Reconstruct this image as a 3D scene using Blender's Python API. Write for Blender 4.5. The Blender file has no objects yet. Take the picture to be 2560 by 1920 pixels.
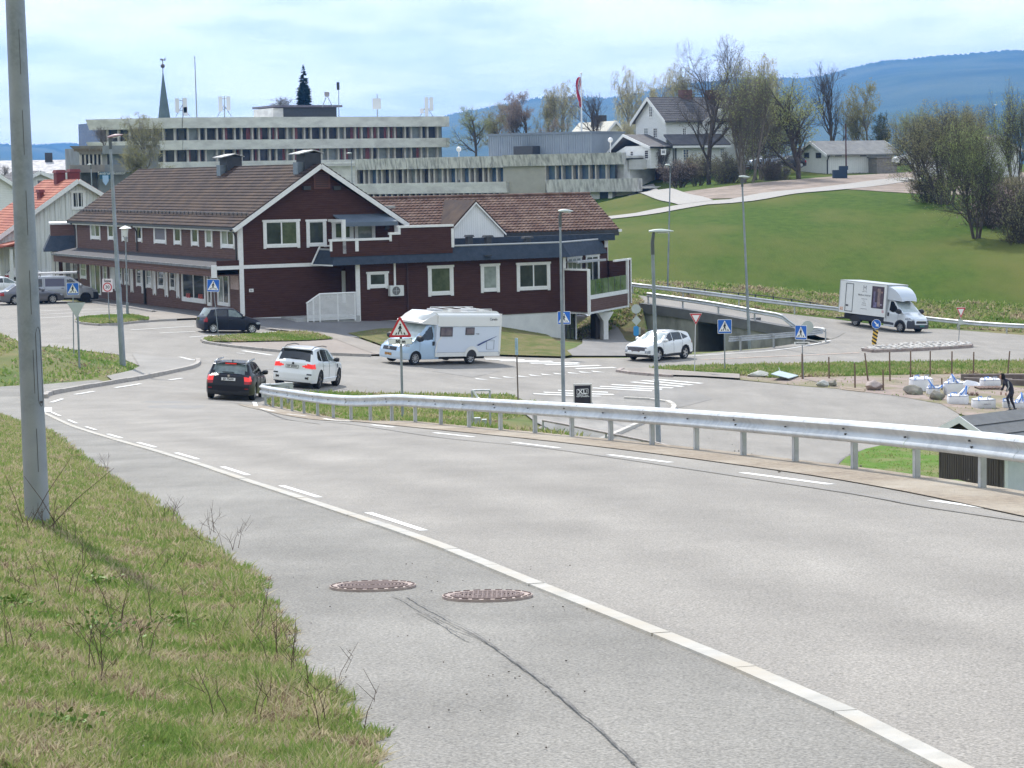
import bpy,bmesh,math,random,numpy as np
from mathutils import Vector,Matrix
random.seed(7);rng=np.random.default_rng(7)
R=math.radians;PI=math.pi
SC=bpy.context.scene
COL=SC.collection
# ---------------------------------------------------------------- camera
FPX=5600.0;PITCH=math.atan(528/5600);ROLL=0.017
cp,sp_,cr,sr=math.cos(PITCH),math.sin(PITCH),math.cos(ROLL),math.sin(ROLL)
_f=Vector((0,cp,-sp_));_r0=Vector((1,0,0));_u0=Vector((0,sp_,cp))
CR=_r0*cr - _u0*sr;CU=_u0*cr + _r0*sr
cam=bpy.data.cameras.new('camera');camo=bpy.data.objects.new('camera',cam);COL.objects.link(camo)
m3=Matrix((CR,CU,-_f)).transposed()
camo.matrix_world=m3.to_4x4()
cam.sensor_width=36;cam.lens=FPX*36/2560;cam.clip_start=.1;cam.clip_end=30000
SC.camera=camo
# ---------------------------------------------------------------- sun, sky, exposure
SUN_DIR=Vector((-0.34,0.94,0)).normalized()*math.cos(R(50)) + Vector((0,0,math.sin(R(50))))
sl=bpy.data.lights.new('sun','SUN');sl.energy=3.9;sl.angle=R(0.8);sl.color=(1,.955,.88)
so=bpy.data.objects.new('sun',sl);COL.objects.link(so)
so.rotation_euler=(-SUN_DIR).to_track_quat('-Z','Y').to_euler()
W=bpy.data.worlds.new('World');SC.world=W;W.use_nodes=True
def build_world():
    nt=W.node_tree;N=nt.nodes;Lk=nt.links;N.clear()
    out=N.new('ShaderNodeOutputWorld');bg=N.new('ShaderNodeBackground');bg.inputs[1].default_value=.15
    sky=N.new('ShaderNodeTexSky');sky.sky_type='NISHITA';sky.sun_disc=False
    sky.sun_elevation=R(50);sky.sun_rotation=math.atan2(SUN_DIR.x,SUN_DIR.y);sky.altitude=100;sky.air_density=1.0;sky.dust_density=.6;sky.ozone_density=1.2
    tc=N.new('ShaderNodeTexCoord');sep=N.new('ShaderNodeSeparateXYZ');Lk.new(tc.outputs['Generated'],sep.inputs[0])
    # flat cloud layers seen in perspective: direction divided by its height above the horizon
    ad=N.new('ShaderNodeMath');ad.operation='ADD';ad.inputs[1].default_value=.10
    ab=N.new('ShaderNodeMath');ab.operation='ABSOLUTE';Lk.new(sep.outputs[2],ab.inputs[0]);Lk.new(ab.outputs[0],ad.inputs[0])
    dv=N.new('ShaderNodeVectorMath');dv.operation='DIVIDE'
    cb=N.new('ShaderNodeCombineXYZ')
    for i in range(3): Lk.new(ad.outputs[0],cb.inputs[i])
    Lk.new(tc.outputs['Generated'],dv.inputs[0]);Lk.new(cb.outputs[0],dv.inputs[1])
    def noise(scale,det,off,rough=.55,dist=0):
        mp=N.new('ShaderNodeMapping');mp.inputs['Location'].default_value=off;mp.inputs['Scale'].default_value=scale
        Lk.new(dv.outputs[0],mp.inputs[0])
        n=N.new('ShaderNodeTexNoise');n.inputs['Scale'].default_value=1;n.inputs['Detail'].default_value=det;n.inputs['Roughness'].default_value=rough;n.inputs['Distortion'].default_value=dist
        Lk.new(mp.outputs[0],n.inputs[0]);return n.outputs[0]
    def ramp(src,a,b):
        r=N.new('ShaderNodeMapRange');r.interpolation_type='SMOOTHSTEP';r.inputs[1].default_value=a;r.inputs[2].default_value=b
        Lk.new(src,r.inputs[0]);return r.outputs[0]
    n1=noise((.9,.55,.5),9,(3.3,1.7,0),.6,.5);n2=noise((.28,.9,1.),6,(7.1,4.2,2),.5)
    m=N.new('ShaderNodeMath');m.operation='ADD';Lk.new(n1,m.inputs[0]);Lk.new(n2,m.inputs[1])
    cov=ramp(m.outputs[0],.70,1.12)
    # body colour of the cloud: bright tops, blue grey bellies
    cc=N.new('ShaderNodeMix');cc.data_type='RGBA'
    cc.inputs[6].default_value=(5.6,6.4,7.6,1);cc.inputs[7].default_value=(8.8,9.1,9.2,1)
    Lk.new(ramp(noise((1.3,.9,1.2),7,(1.3,9.7,3),.55),.33,.62),cc.inputs[0])
    mx=N.new('ShaderNodeMix');mx.data_type='RGBA'
    veil=N.new('ShaderNodeMix');veil.data_type='RGBA';veil.inputs[0].default_value=.42;veil.inputs[7].default_value=(6.4,7.3,8.4,1)
    Lk.new(sky.outputs[0],veil.inputs[6])
    Lk.new(cov,mx.inputs[0]);Lk.new(veil.outputs[2],mx.inputs[6]);Lk.new(cc.outputs[2],mx.inputs[7])
    Lk.new(mx.outputs[2],bg.inputs[0]);Lk.new(bg.outputs[0],out.inputs[0])
build_world()
SC.view_settings.view_transform='Standard';SC.view_settings.look='None';SC.view_settings.exposure=0.32;SC.view_settings.gamma=1
SC.view_settings.use_curve_mapping=False
SC.cycles.max_bounces=5;SC.cycles.diffuse_bounces=3;SC.cycles.glossy_bounces=3;SC.cycles.transmission_bounces=4;SC.cycles.transparent_max_bounces=8
SC.cycles.volume_bounces=0;SC.cycles.use_denoising=True
# ---------------------------------------------------------------- pixel / world helpers (photograph is 2560 x 1920)
def ray(u,v):
    d=_f*FPX + CR*(u-1280) + CU*(960-v)
    return d/d.y
def at(u,v,Y):
    return ray(u,v)*Y
def uv_of(p):
    p=Vector(p);z=p.dot(_f);return 1280+FPX*p.dot(CR)/z,960-FPX*p.dot(CU)/z
# ---------------------------------------------------------------- terrain
class TPS:
    def __init__(s,pts,lam=1e-3):
        P=np.array(pts,float);s.c=P[:,:2];n=len(P)
        K=s.k(s.c,s.c) + lam*np.eye(n)*n
        Q=np.hstack([np.ones((n,1)),s.c])
        A=np.zeros((n+3,n+3));A[:n,:n]=K;A[:n,n:]=Q;A[n:,:n]=Q.T
        s.w=np.linalg.solve(A,np.concatenate([P[:,2],np.zeros(3)]))
    @staticmethod
    def k(a,b):
        d2=((a[:,None,:]-b[None,:,:])**2).sum(-1)/1e4
        return np.where(d2>1e-12,.5*d2*np.log(d2+1e-20),0)*10
    def __call__(s,X,Y):
        q=np.stack([X,Y],-1);out=np.empty(len(q))
        for i in range(0,len(q),20000):
            e=q[i:i+20000]
            out[i:i+20000]=s.k(e,s.c) @ s.w[:-3] + s.w[-3] + e @ s.w[-2:]
        return out
def cz(u,v,Y):
    p=at(u,v,Y);return (p.x,p.y,p.z)
def r1(Y): return -1.84-.0795*Y
def Lz(X): return -10.4-.035*X
C1=[]
for Y in (0,12,25,40,55,66,76):
    for X in (-16,-9,-3): C1.append((X,Y,r1(Y) + (.10 if X<-12 and Y>60 else 0)))
C1 +=[(-30,y,r1(y)+.6) for y in (0,25,50,75)]
C1 +=[(-17,81.6,-7.95),(-15.3,93.5,-8.35),(-14,101,-8.55),(-10.6,84,-8.4),(-8.6,92,-8.95),(-20,88,-8.05),(-28,95,-8.3),
       (-3,86,-9.0),(-1,100,-10.0),(-5,106,-9.85),(-7.2,119,-10.1),(-2.5,122,-10.35),(-12,110,-9.1),(-22,112,-8.6),(-16,124,-8.75),(-22,124,-8.65),
       (-30,120,-8.6),(-16.5,137,-8.6),(-25,150,-8.55),(-32.5,168,-8.5),(-40,150,-8.6),(-60,160,-8.6),(-45,120,-8.6),(-45,175,-8.5)]
C1 +=[cz(745,800,138.5),cz(897,806,138.5),cz(965,811,139.8),cz(1060,800,140.5),cz(1160,794,141.2),cz(1242,796,142),cz(1320,828,143),cz(1400,869,143.5),cz(700,830,131),cz(840,850,130),
       (-2,127.2,-10.4),(3,127.5,-10.5),(-9,126,-9.75),(6.2,147,-11.45),(5.6,165,-11.6),(0,155,-11.2),(10,133,-10.85),(7,138,-11.0)]
for X in (2,8,15,24,34,48):
    for Y in (40,60,80,95,110,126,138): C1.append((X,Y,Lz(X)))
C1 +=[(16,142,-11.0),(20.4,145.4,-10.98),(26,151,-11.33),(34,150,-11.6),(45,148,-12)]
C1 +=[(X,200,-8.) for X in (-60,-40,-20,0)] + [(X,250,-6.) for X in (-60,-40,-20,0)] + [(X,320,-2.) for X in (-60,-30,0,30)] + [(12,160,-11.0),(8,185,-9.5)]
T1=TPS(C1)
C2=[(9.5,152,-9.2),(7.8,155,-9.0),(7.8,161,-8.95),(17.8,143,-10.05),(13.5,148,-9.5),(20.4,145.4,-10.98),(26,151,-11.33),(34,150,-11.6),(22,153,-11.0),(24,146,-11.2),(45,140,-12),
      (9.9,159,-9.05),(5,170,-8.4),(-5,185,-7.5),(16,159.5,-9.8),(22.9,160,-10.65),(29,158,-11.4),(34.7,152.5,-11.7)]
C2 +=[cz(1629,733,162),cz(1800,754,163.5),cz(2080,781,165),cz(2310,806,162),cz(2560,828,157),cz(1600,600,190),cz(2000,600,190),cz(2400,640,182),cz(1600,525,225),
       cz(1800,484,235),cz(2200,474,235),cz(2440,592,190),cz(2580,640,176),cz(1560,545,222),cz(1700,505,232),cz(1517,533,238),cz(1590,478,262),cz(1772,463,265),cz(1683,420,292),cz(1900,415,300),
       cz(1998,447,262),cz(2100,437,280),cz(2220,432,285),cz(2400,440,270),cz(2600,455,250),cz(1500,440,300),cz(2150,462,248),cz(2350,478,238),
       (4,270,-5.6),(9.5,271,-5.0),(-40,260,-6),(-40,330,-.5),(10,340,0),(60,340,.5),(120,340,0),(120,260,-1.5),(90,180,-7),(70,140,-11.5),(-20,220,-6.5)]
T2=TPS(C2)
RAIL=[(8.6,-4),(8.0,6),(7.1,15),(6.2,23),(5.72,27.2),(5.08,31),(4.25,34.6),(2.9,40),(1.08,46.2),(-1.5,54),(-4.24,62.6),(-6.3,69.5),(-8.0,76),(-8.9,80)]
RAILA=np.array(RAIL)
def sdist(X,Y,PL):   # signed distance to a polyline, positive on its right/far side
    best=np.full(X.shape,1e9);sg=np.ones(X.shape)
    for i in range(len(PL)-1):
        ax,ay=PL[i];bx,by=PL[i+1];dx,dy=bx-ax,by-ay;L2=dx*dx+dy*dy
        t=np.clip(((X-ax)*dx+(Y-ay)*dy)/L2,0,1)
        d=np.hypot(X-ax-t*dx,Y-ay-t*dy);s=-np.sign(dx*(Y-ay)-dy*(X-ax))
        c=d<best;best=np.where(c,d,best);sg=np.where(c,s,sg)
    return best*sg
VERGE=[(-.2,-6),(-.45,6),(-.63,10),(-1.34,13.2),(-2.1,18),(-3.35,22.8),(-4.1,26.1),(-6.8,36.4),(-11.6,56),(-15.5,68),(-19,78),(-23,85)]
PIT=[(5,131.8),(10.0,132.6),(13.0,135.0),(15.4,137.2),(18.9,141.5)]
BANK=[(-60,84),(-30,86),(-20.4,87.8),(-18.7,90.3),(-17.3,95),(-16.9,99),(-17.1,102),(-18.6,107),(-19.6,111),(-24,116)]
def sm(x,a,b):
    t=np.clip((x-a)/(b-a),0,1);return t*t*(3-2*t)
def GZ(X,Y):
    X=np.asarray(X,float);Y=np.asarray(Y,float);shp=X.shape;X=X.ravel();Y=Y.ravel()
    a=T1(X,Y);b=T2(X,Y)
    # left bank by the side street
    bd=-sdist(X,Y,BANK)
    a=a + np.where((bd>0) & (Y>84) & (Y<118) & (X<-16),np.interp(X,[-60,-30,-22.8,-21,-19.3,-17.6,-16.9],[3.4,3.0,2.45,1.85,1.25,.5,.1])*sm(bd,0,np.where(X<-21,11,8))*(1-sm(Y,102,111)),0)
    # near road is one even slope; the bank falls away behind the guardrail
    d=sdist(X,Y,RAIL)
    near=r1(Y)
    wy=sm(Y,58,78)
    zn=near*(1-wy)+a*wy
    fall=np.interp(X,[-9,-4,1,4],[.10,.16,.55,.75])
    zf=np.maximum(a,near-fall*np.maximum(d-.75,0))
    zf=np.where(Y>66,zf*(1-sm(Y,66,84))+a*sm(Y,66,84),zf)
    z=np.where(d<.75,zn,np.where(Y<88,zf,a))
    # verge on the left of the footpath
    e=-sdist(X,Y,VERGE)
    rise=np.where((e>.4) & (Y<84),.16*np.minimum(e-.4,6),0)*(1-sm(Y,62,84))
    z=z + rise
    # right hand uphill part (ramp, field, houses)
    behind=(Y>np.interp(X,[-30,0,8.2,9.2,17.8,20,26,60],[420,400,162,158.5,148.5,145.2,145,130]))
    wr=sm(Y-np.interp(X,[17.8,20,24,30,60],[144,145.5,149,156,150]),0,3)
    z2=np.where(X>17.8,z*(1-wr)+b*wr,np.where(behind & (X>-12),b,z))
    # hollow in front of the underpass
    pe=-sdist(X,Y,PIT);z2=np.where((pe>0) & (~behind) & (X>6) & (X<19) & (Y>131) & (Y<156),z2-2.3*sm(pe,.3,3.2)*(1-sm(X,16.2,18.5))*sm(X,7,9.5),z2)
    # embankment left of the bridge abutment
    emb=sm(X,3.5,8.8)*sm(Y,147,154)*(1-sm(Y,170,200))
    z2=np.where((~behind) & (Y>140) & (X<9.3) & (X>2),a*(1-emb)+np.minimum(b,-8.8)*emb,z2)
    # merge to the high plain
    far=sm(Y,300,380)
    wb=sm(X,-12,20)*sm(Y,190,240)
    z2=np.where(X<20,np.maximum(z2,z2*(1-wb)+b*wb) if False else z2,z2)
    z2=z2*(1-far)+(-.5)*far
    z2=z2 + np.where(Y<-12,.42*np.minimum(-12-Y,160),0)  # unseen hillside behind the camera, added to darken window reflections
    return z2.reshape(shp)
def gz(x,y): return float(GZ(np.array([x]),np.array([y]))[0])
def ong(u,v,y0=6,y1=600):
    """point where the line of sight meets the ground"""
    d=ray(u,v);Ys=np.concatenate([np.arange(y0,40,.25),np.arange(40,320,.5),np.arange(320,y1,5)])
    Ys=Ys[Ys>=y0]
    h=d.z*Ys-GZ(d.x*Ys,Ys);i=np.nonzero(h<0)[0]
    if len(i)==0: return d*y1
    i=i[0]
    if i==0: return d*Ys[0]
    a,b=Ys[i-1],Ys[i];ha,hb=h[i-1],h[i]
    return d*float(a+(b-a)*ha/(ha-hb))
XS=sorted(set([round(x,3) for x in list(np.arange(-8,8.01,.5))+list(np.arange(-30,50,1.))+list(np.arange(-60,-30,3.))+list(np.arange(50,110,4.))+[-5000,-2500,-1200,-600,-400,-250,-160,-110,-80,120,140,170,210,280,400,700,1300,2500,5000]]))
YS=sorted(set([round(y,3) for y in [-320,-170,-100,-60,-30,-12,-6,0]+list(np.arange(3,40,.5))+list(np.arange(40,175,1.))+list(np.arange(175,330,3.))+list(np.arange(330,500,15.))+[550,650,800,1000,1400,2000,3000,4500,7000,9300]]))
# ---------------------------------------------------------------- materials
MATS={}
def M(name,c1,c2=None,sc=4.,rough=.6,metal=0.,bump=0.,bsc=40.,c3=None,sc3=.4,alpha=1,emit=None,coat=0,lo=.35,hi=.65,det=6,stretch=None,spec=.5,obj=False,dist=.02,sat=None):
    if name in MATS: return MATS[name]
    m=bpy.data.materials.new(name);m.use_nodes=True;nt=m.node_tree;N=nt.nodes;Lk=nt.links
    b=N['Principled BSDF'];b.inputs['Roughness'].default_value=rough;b.inputs['Metallic'].default_value=metal
    b.inputs['Specular IOR Level'].default_value=spec
    if coat: b.inputs['Coat Weight'].default_value=coat;b.inputs['Coat Roughness'].default_value=.06
    b.inputs['Base Color'].default_value=(*c1,1)
    if emit: b.inputs['Emission Color'].default_value=(*emit[:3],1);b.inputs['Emission Strength'].default_value=emit[3]
    if obj:
        tc=N.new('ShaderNodeTexCoord');pos=tc.outputs['Object']
    else:
        g=N.new('ShaderNodeNewGeometry');pos=g.outputs['Position']
    if stretch:
        mp=N.new('ShaderNodeMapping');mp.inputs['Scale'].default_value=stretch;Lk.new(pos,mp.inputs[0]);pos=mp.outputs[0]
    def noise(s,d=det,r=.6):
        n=N.new('ShaderNodeTexNoise');n.inputs['Scale'].default_value=s;n.inputs['Detail'].default_value=d;n.inputs['Roughness'].default_value=r;Lk.new(pos,n.inputs[0]);return n.outputs[0]
    def mixc(f,a,bcol):
        x=N.new('ShaderNodeMix');x.data_type='RGBA';Lk.new(f,x.inputs[0])
        if isinstance(a,tuple): x.inputs[6].default_value=(*a,1)
        else: Lk.new(a,x.inputs[6])
        x.inputs[7].default_value=(*bcol,1);return x.outputs[2]
    def rng_(f,a,bb):
        r=N.new('ShaderNodeMapRange');r.inputs[1].default_value=a;r.inputs[2].default_value=bb;Lk.new(f,r.inputs[0]);return r.outputs[0]
    colr=None
    if c2: colr=mixc(rng_(noise(sc),lo,hi),c1,c2)
    if c3: colr=mixc(rng_(noise(sc3,3),.42,.68),colr or c1,c3)
    if colr: Lk.new(colr,b.inputs['Base Color'])
    if bump:
        bp=N.new('ShaderNodeBump');bp.inputs['Strength'].default_value=bump;bp.inputs['Distance'].default_value=dist
        Lk.new(noise(bsc,4),bp.inputs['Height']);Lk.new(bp.outputs[0],b.inputs['Normal'])
    MATS[name]=m;return m
def translucent(m,f=.45,k=1.3):
    nt=m.node_tree;N,L=nt.nodes,nt.links;b=N['Principled BSDF'];t=N.new('ShaderNodeBsdfTranslucent');x=N.new('ShaderNodeMixShader');x.inputs[0].default_value=f
    src=b.inputs['Base Color']
    if src.links:
        g=N.new('ShaderNodeGamma');g.inputs[1].default_value=.85;L.new(src.links[0].from_socket,g.inputs[0]);L.new(g.outputs[0],t.inputs[0])
    else: t.inputs[0].default_value=src.default_value
    L.new(b.outputs[0],x.inputs[1]);L.new(t.outputs[0],x.inputs[2]);L.new(x.outputs[0],N['Material Output'].inputs[0])
def nodes_of(m): return m.node_tree.nodes,m.node_tree.links,m.node_tree.nodes['Principled BSDF']
# ---------------------------------------------------------------- mesh helpers
HEX=[(0,1,2,3),(4,5,6,7),(0,1,5,4),(2,3,7,6),(1,2,6,5),(0,3,7,4)]
class MB:
    def __init__(s): s.v=[];s.f=[];s.m=[]
    def add(s,vs,fs,mi=0):
        o=len(s.v);s.v +=[tuple(x) for x in vs];s.f +=[tuple(i+o for i in f) for f in fs];s.m +=[mi]*len(fs);return s
    def box(s,c,d,rot=None,mi=0,tap=1.):
        hx,hy,hz=d[0]/2,d[1]/2,d[2]/2
        vs=[Vector((x*hx*(tap if z>0 else 1),y*hy*(tap if z>0 else 1),z*hz)) for z in (-1,1) for y in (-1,1) for x in (-1,1)]
        if rot is not None: vs=[rot @ w for w in vs]
        c=Vector(c);vs=[w+c for w in vs]
        return s.add(vs,[(0,2,3,1),(4,5,7,6),(0,1,5,4),(2,6,7,3),(0,4,6,2),(1,3,7,5)],mi)
    def bx(s,x0,x1,y0,y1,z0,z1,mi=0): return s.box(((x0+x1)/2,(y0+y1)/2,(z0+z1)/2),(x1-x0,y1-y0,z1-z0),None,mi)
    def tube(s,pts,r,n=8,cap=True,mi=0):
        pts=[Vector(p) for p in pts];k=len(pts);rs=r if hasattr(r,'__len__') else [r]*k
        vs=[];fs=[]
        for i,p in enumerate(pts):
            t=(pts[min(i+1,k-1)]-pts[max(i-1,0)]).normalized()
            a=Vector((0,0,1)) if abs(t.z)<.9 else Vector((1,0,0))
            x=t.cross(a).normalized();y=t.cross(x)
            for j in range(n):
                th=2*PI*j/n;vs.append(p+(x*math.cos(th)+y*math.sin(th))*rs[i])
        for i in range(k-1):
            for j in range(n): fs.append((i*n+j,i*n+(j+1) % n,(i+1)*n+(j+1) % n,(i+1)*n+j))
        if cap: fs.append(tuple(range(n))[::-1]);fs.append(tuple((k-1)*n+j for j in range(n)))
        return s.add(vs,fs,mi)
    def cyl(s,p0,p1,r,n=16,mi=0): return s.tube([p0,p1],r,n,True,mi)
    def prism(s,poly,axis,a,b,mi=0):
        """polygon in a plane, extruded along axis ('x','y','z') from a to b"""
        def P(p,t):
            return {'x': (t,p[0],p[1]),'y': (p[0],t,p[1]),'z': (p[0],p[1],t)}[axis]
        n=len(poly);vs=[P(p,a) for p in poly]+[P(p,b) for p in poly]
        fs=[tuple(range(n)),tuple(range(n,2*n))[::-1]]+[(i,i+n,(i+1) % n+n,(i+1) % n) for i in range(n)]
        return s.add(vs,fs,mi)
    def quad(s,*p,mi=0): return s.add(p,[tuple(range(len(p)))],mi)
    def lathe(s,prof,c,n=20,axis='y',mi=0,cap=True):
        vs=[];k=len(prof)
        for r_,h in prof:
            for j in range(n):
                th=2*PI*j/n;a,b=r_*math.cos(th),r_*math.sin(th)
                vs.append({'y': (c[0]+a,c[1]+h,c[2]+b),'z': (c[0]+a,c[1]+b,c[2]+h),'x': (c[0]+h,c[1]+a,c[2]+b)}[axis])
        fs=[(i*n+j,i*n+(j+1) % n,(i+1)*n+(j+1) % n,(i+1)*n+j) for i in range(k-1) for j in range(n)]
        if cap and prof[0][0]>0: fs.append(tuple(range(n)))
        if cap and prof[-1][0]>0: fs.append(tuple((k-1)*n+j for j in range(n)))
        return s.add(vs,fs,mi)
    def mesh(s,name,mats,smooth=False,fixn=True):
        me=bpy.data.meshes.new(name);me.from_pydata(s.v,[],s.f)
        if not isinstance(mats,(list,tuple)): mats=[mats]
        for m in mats: me.materials.append(m)
        if len(mats)>1: me.polygons.foreach_set('material_index',s.m)
        if fixn:
            bm=bmesh.new();bm.from_mesh(me);bmesh.ops.recalc_face_normals(bm,faces=bm.faces);bm.to_mesh(me);bm.free()
        if smooth:
            me.polygons.foreach_set('use_smooth',[True]*len(me.polygons));me.set_sharp_from_angle(angle=R(smooth if smooth is not True else 35))
        me.update();return me
    def obj(s,name,mats,parent=None,smooth=False,loc=None,rz=0,fixn=True,**k):
        return mobj(name,s.mesh(name,mats,smooth,fixn),parent,loc,rz,**k)
def mobj(name,me,parent=None,loc=None,rz=0,label=None,cat=None,group=None,kind=None):
    o=bpy.data.objects.new(name,me);COL.objects.link(o)
    if parent: o.parent=parent
    if loc is not None: o.location=loc
    if rz: o.rotation_euler=(0,0,rz)
    return tag(o,label,cat,group,kind)
def tag(o,label=None,cat=None,group=None,kind=None):
    for k,v in (('label',label),('category',cat),('group',group),('kind',kind)):
        if v: o[k]=v
    return o
def empty(name,loc=(0,0,0),rz=0,label=None,cat=None,group=None,kind=None):
    o=bpy.data.objects.new(name,None);o.empty_display_size=.2;COL.objects.link(o);o.location=loc;o.rotation_euler=(0,0,rz)
    return tag(o,label,cat,group,kind)
def kids(o): return [c for c in KID.get(o.name,[])]
def copy_tree(o,loc=None,rz=None,label=None,parent=None,scale=None):
    c=o.copy();COL.objects.link(c)
    if parent is not None: c.parent=parent
    for ch in [x for x in list(bpy.data.objects) if x.parent==o] if parent is None else [x for x in o.children]: copy_tree(ch,parent=c)
    if loc is not None: c.location=loc
    if rz is not None: c.rotation_euler=(0,0,rz)
    if scale: c.scale=(scale,)*3
    if label: c['label']=label
    return c
_txt={}
def text_mesh(s,size,mat,bold=0.):
    k=(s,size,mat.name,bold)
    if k in _txt: return _txt[k]
    cu=bpy.data.curves.new('lettering','FONT');cu.body=s;cu.size=size;cu.align_x='CENTER';cu.align_y='CENTER';cu.extrude=.002;cu.offset=bold;cu.resolution_u=3
    o=bpy.data.objects.new('lettering',cu);COL.objects.link(o)
    bpy.context.view_layer.update()
    me=bpy.data.meshes.new_from_object(o.evaluated_get(bpy.context.evaluated_depsgraph_get()));bpy.data.objects.remove(o)
    me.materials.clear();me.materials.append(mat);_txt[k]=me;return me
def lettering(s,size,mat,parent,loc,rot=(PI/2,0,0),bold=0.,name='lettering',sx=1.):
    o=mobj(name,text_mesh(s,size,mat,bold),parent,loc);o.rotation_euler=rot;o.scale=(sx,1,1);return o
def drape_mesh(name,poly,lift,mat,fine=True,zf=None):
    """a sheet cut along the same lattice as the ground and laid on it"""
    bm=bmesh.new();vs=[bm.verts.new((p[0],p[1],0)) for p in poly];bm.faces.new(vs)
    bmesh.ops.triangulate(bm,faces=bm.faces[:])
    xs=[p[0] for p in poly];ys=[p[1] for p in poly]
    for A,ax,lo,hi in ((XS,Vector((1,0,0)),min(xs),max(xs)),(YS,Vector((0,1,0)),min(ys),max(ys))):
        for a in A:
            if lo<a<hi: bmesh.ops.bisect_plane(bm,geom=bm.verts[:]+bm.edges[:]+bm.faces[:],dist=1e-5,plane_co=ax*a,plane_no=ax)
    me=bpy.data.meshes.new(name);bm.normal_update()
    for f in bm.faces:
        if f.normal.z<0: f.normal_flip()
    bm.to_mesh(me);bm.free()
    co=np.empty(len(me.vertices)*3);me.vertices.foreach_get('co',co);co=co.reshape(-1,3)
    co[:,2]=(zf or GZ)(co[:,0],co[:,1])+lift
    me.vertices.foreach_set('co',co.ravel())
    if mat: me.materials.append(mat)
    me.polygons.foreach_set('use_smooth',[True]*len(me.polygons));me.update();return me
def sheet(name,poly,lift,mat,parent=None,zf=None,**k): return mobj(name,drape_mesh(name,poly,lift,mat,zf=zf),parent,**k)
def gp(L,y0=6):   # pixel list -> ground points (x,y)
    out=[]
    for q in L:
        if len(q)==2: p=ong(q[0],q[1],y0);out.append((p.x,p.y))
        else: out.append((q[1],q[2]))
    return out
def resample(P,step):
    P=[Vector(p) for p in P];out=[P[0]];acc=0
    for a,b in zip(P,P[1:]):
        L=(b-a).length;t=step-acc
        while t<=L: out.append(a+(b-a)*(t/L));t +=step
        acc=L-(t-step)
    return out
def smooth_line(P,k=6):
    P=[Vector(p) for p in P];out=[]
    for i in range(len(P)-1):
        p0,p1,p2,p3=P[max(i-1,0)],P[i],P[i+1],P[min(i+2,len(P)-1)]
        for j in range(k):
            t=j/k;out.append(.5*((2*p1)+(p2-p0)*t+(2*p0-5*p1+4*p2-p3)*t*t+(3*p1-p0-3*p2+p3)*t**3))
    return out+[P[-1]]
def strip_poly(P,w):   # closed outline of a band of width w round a polyline (2D)
    P=[Vector((p[0],p[1])) for p in P];Lf=[];Rt=[]
    for i,p in enumerate(P):
        t=(P[min(i+1,len(P)-1)]-P[max(i-1,0)]).normalized();n=Vector((-t.y,t.x))*w/2
        Lf.append(p+n);Rt.append(p-n)
    return [tuple(x) for x in Lf]+[tuple(x) for x in reversed(Rt)]
# ================================================================ GROUND
def mat_ground():
    m=M('ground_grass',(.075,.115,.028),(.12,.16,.045),sc=.9,rough=.95,bump=.6,bsc=9,c3=(.20,.17,.08),sc3=.16,spec=.2,dist=.08)
    N,L,b=nodes_of(m)
    return m
G_GRASS=mat_ground()
FIELD=M('field_grass',(.040,.078,.008),(.066,.108,.014),sc=1.3,rough=.95,bump=.7,bsc=5,c3=(.105,.115,.028),sc3=.09,spec=.08,dist=.12,lo=.3,hi=.7,stretch=(1,.5,1))
DRY=M('dry_grass',(.20,.17,.08),(.09,.12,.035),sc=1.3,rough=.95,bump=.8,bsc=6,c3=(.13,.10,.06),sc3=.5,spec=.15,dist=.1)
DIRT=M('dirt',(.27,.22,.18),(.19,.155,.13),sc=1.2,rough=.95,bump=.6,bsc=20,c3=(.33,.27,.23),sc3=.4,spec=.2)
GRAVEL=M('gravel_ground',(.36,.31,.26),(.22,.19,.165),sc=14,rough=.95,bump=.8,bsc=40,c3=(.42,.36,.30),sc3=.7,spec=.2)
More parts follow.
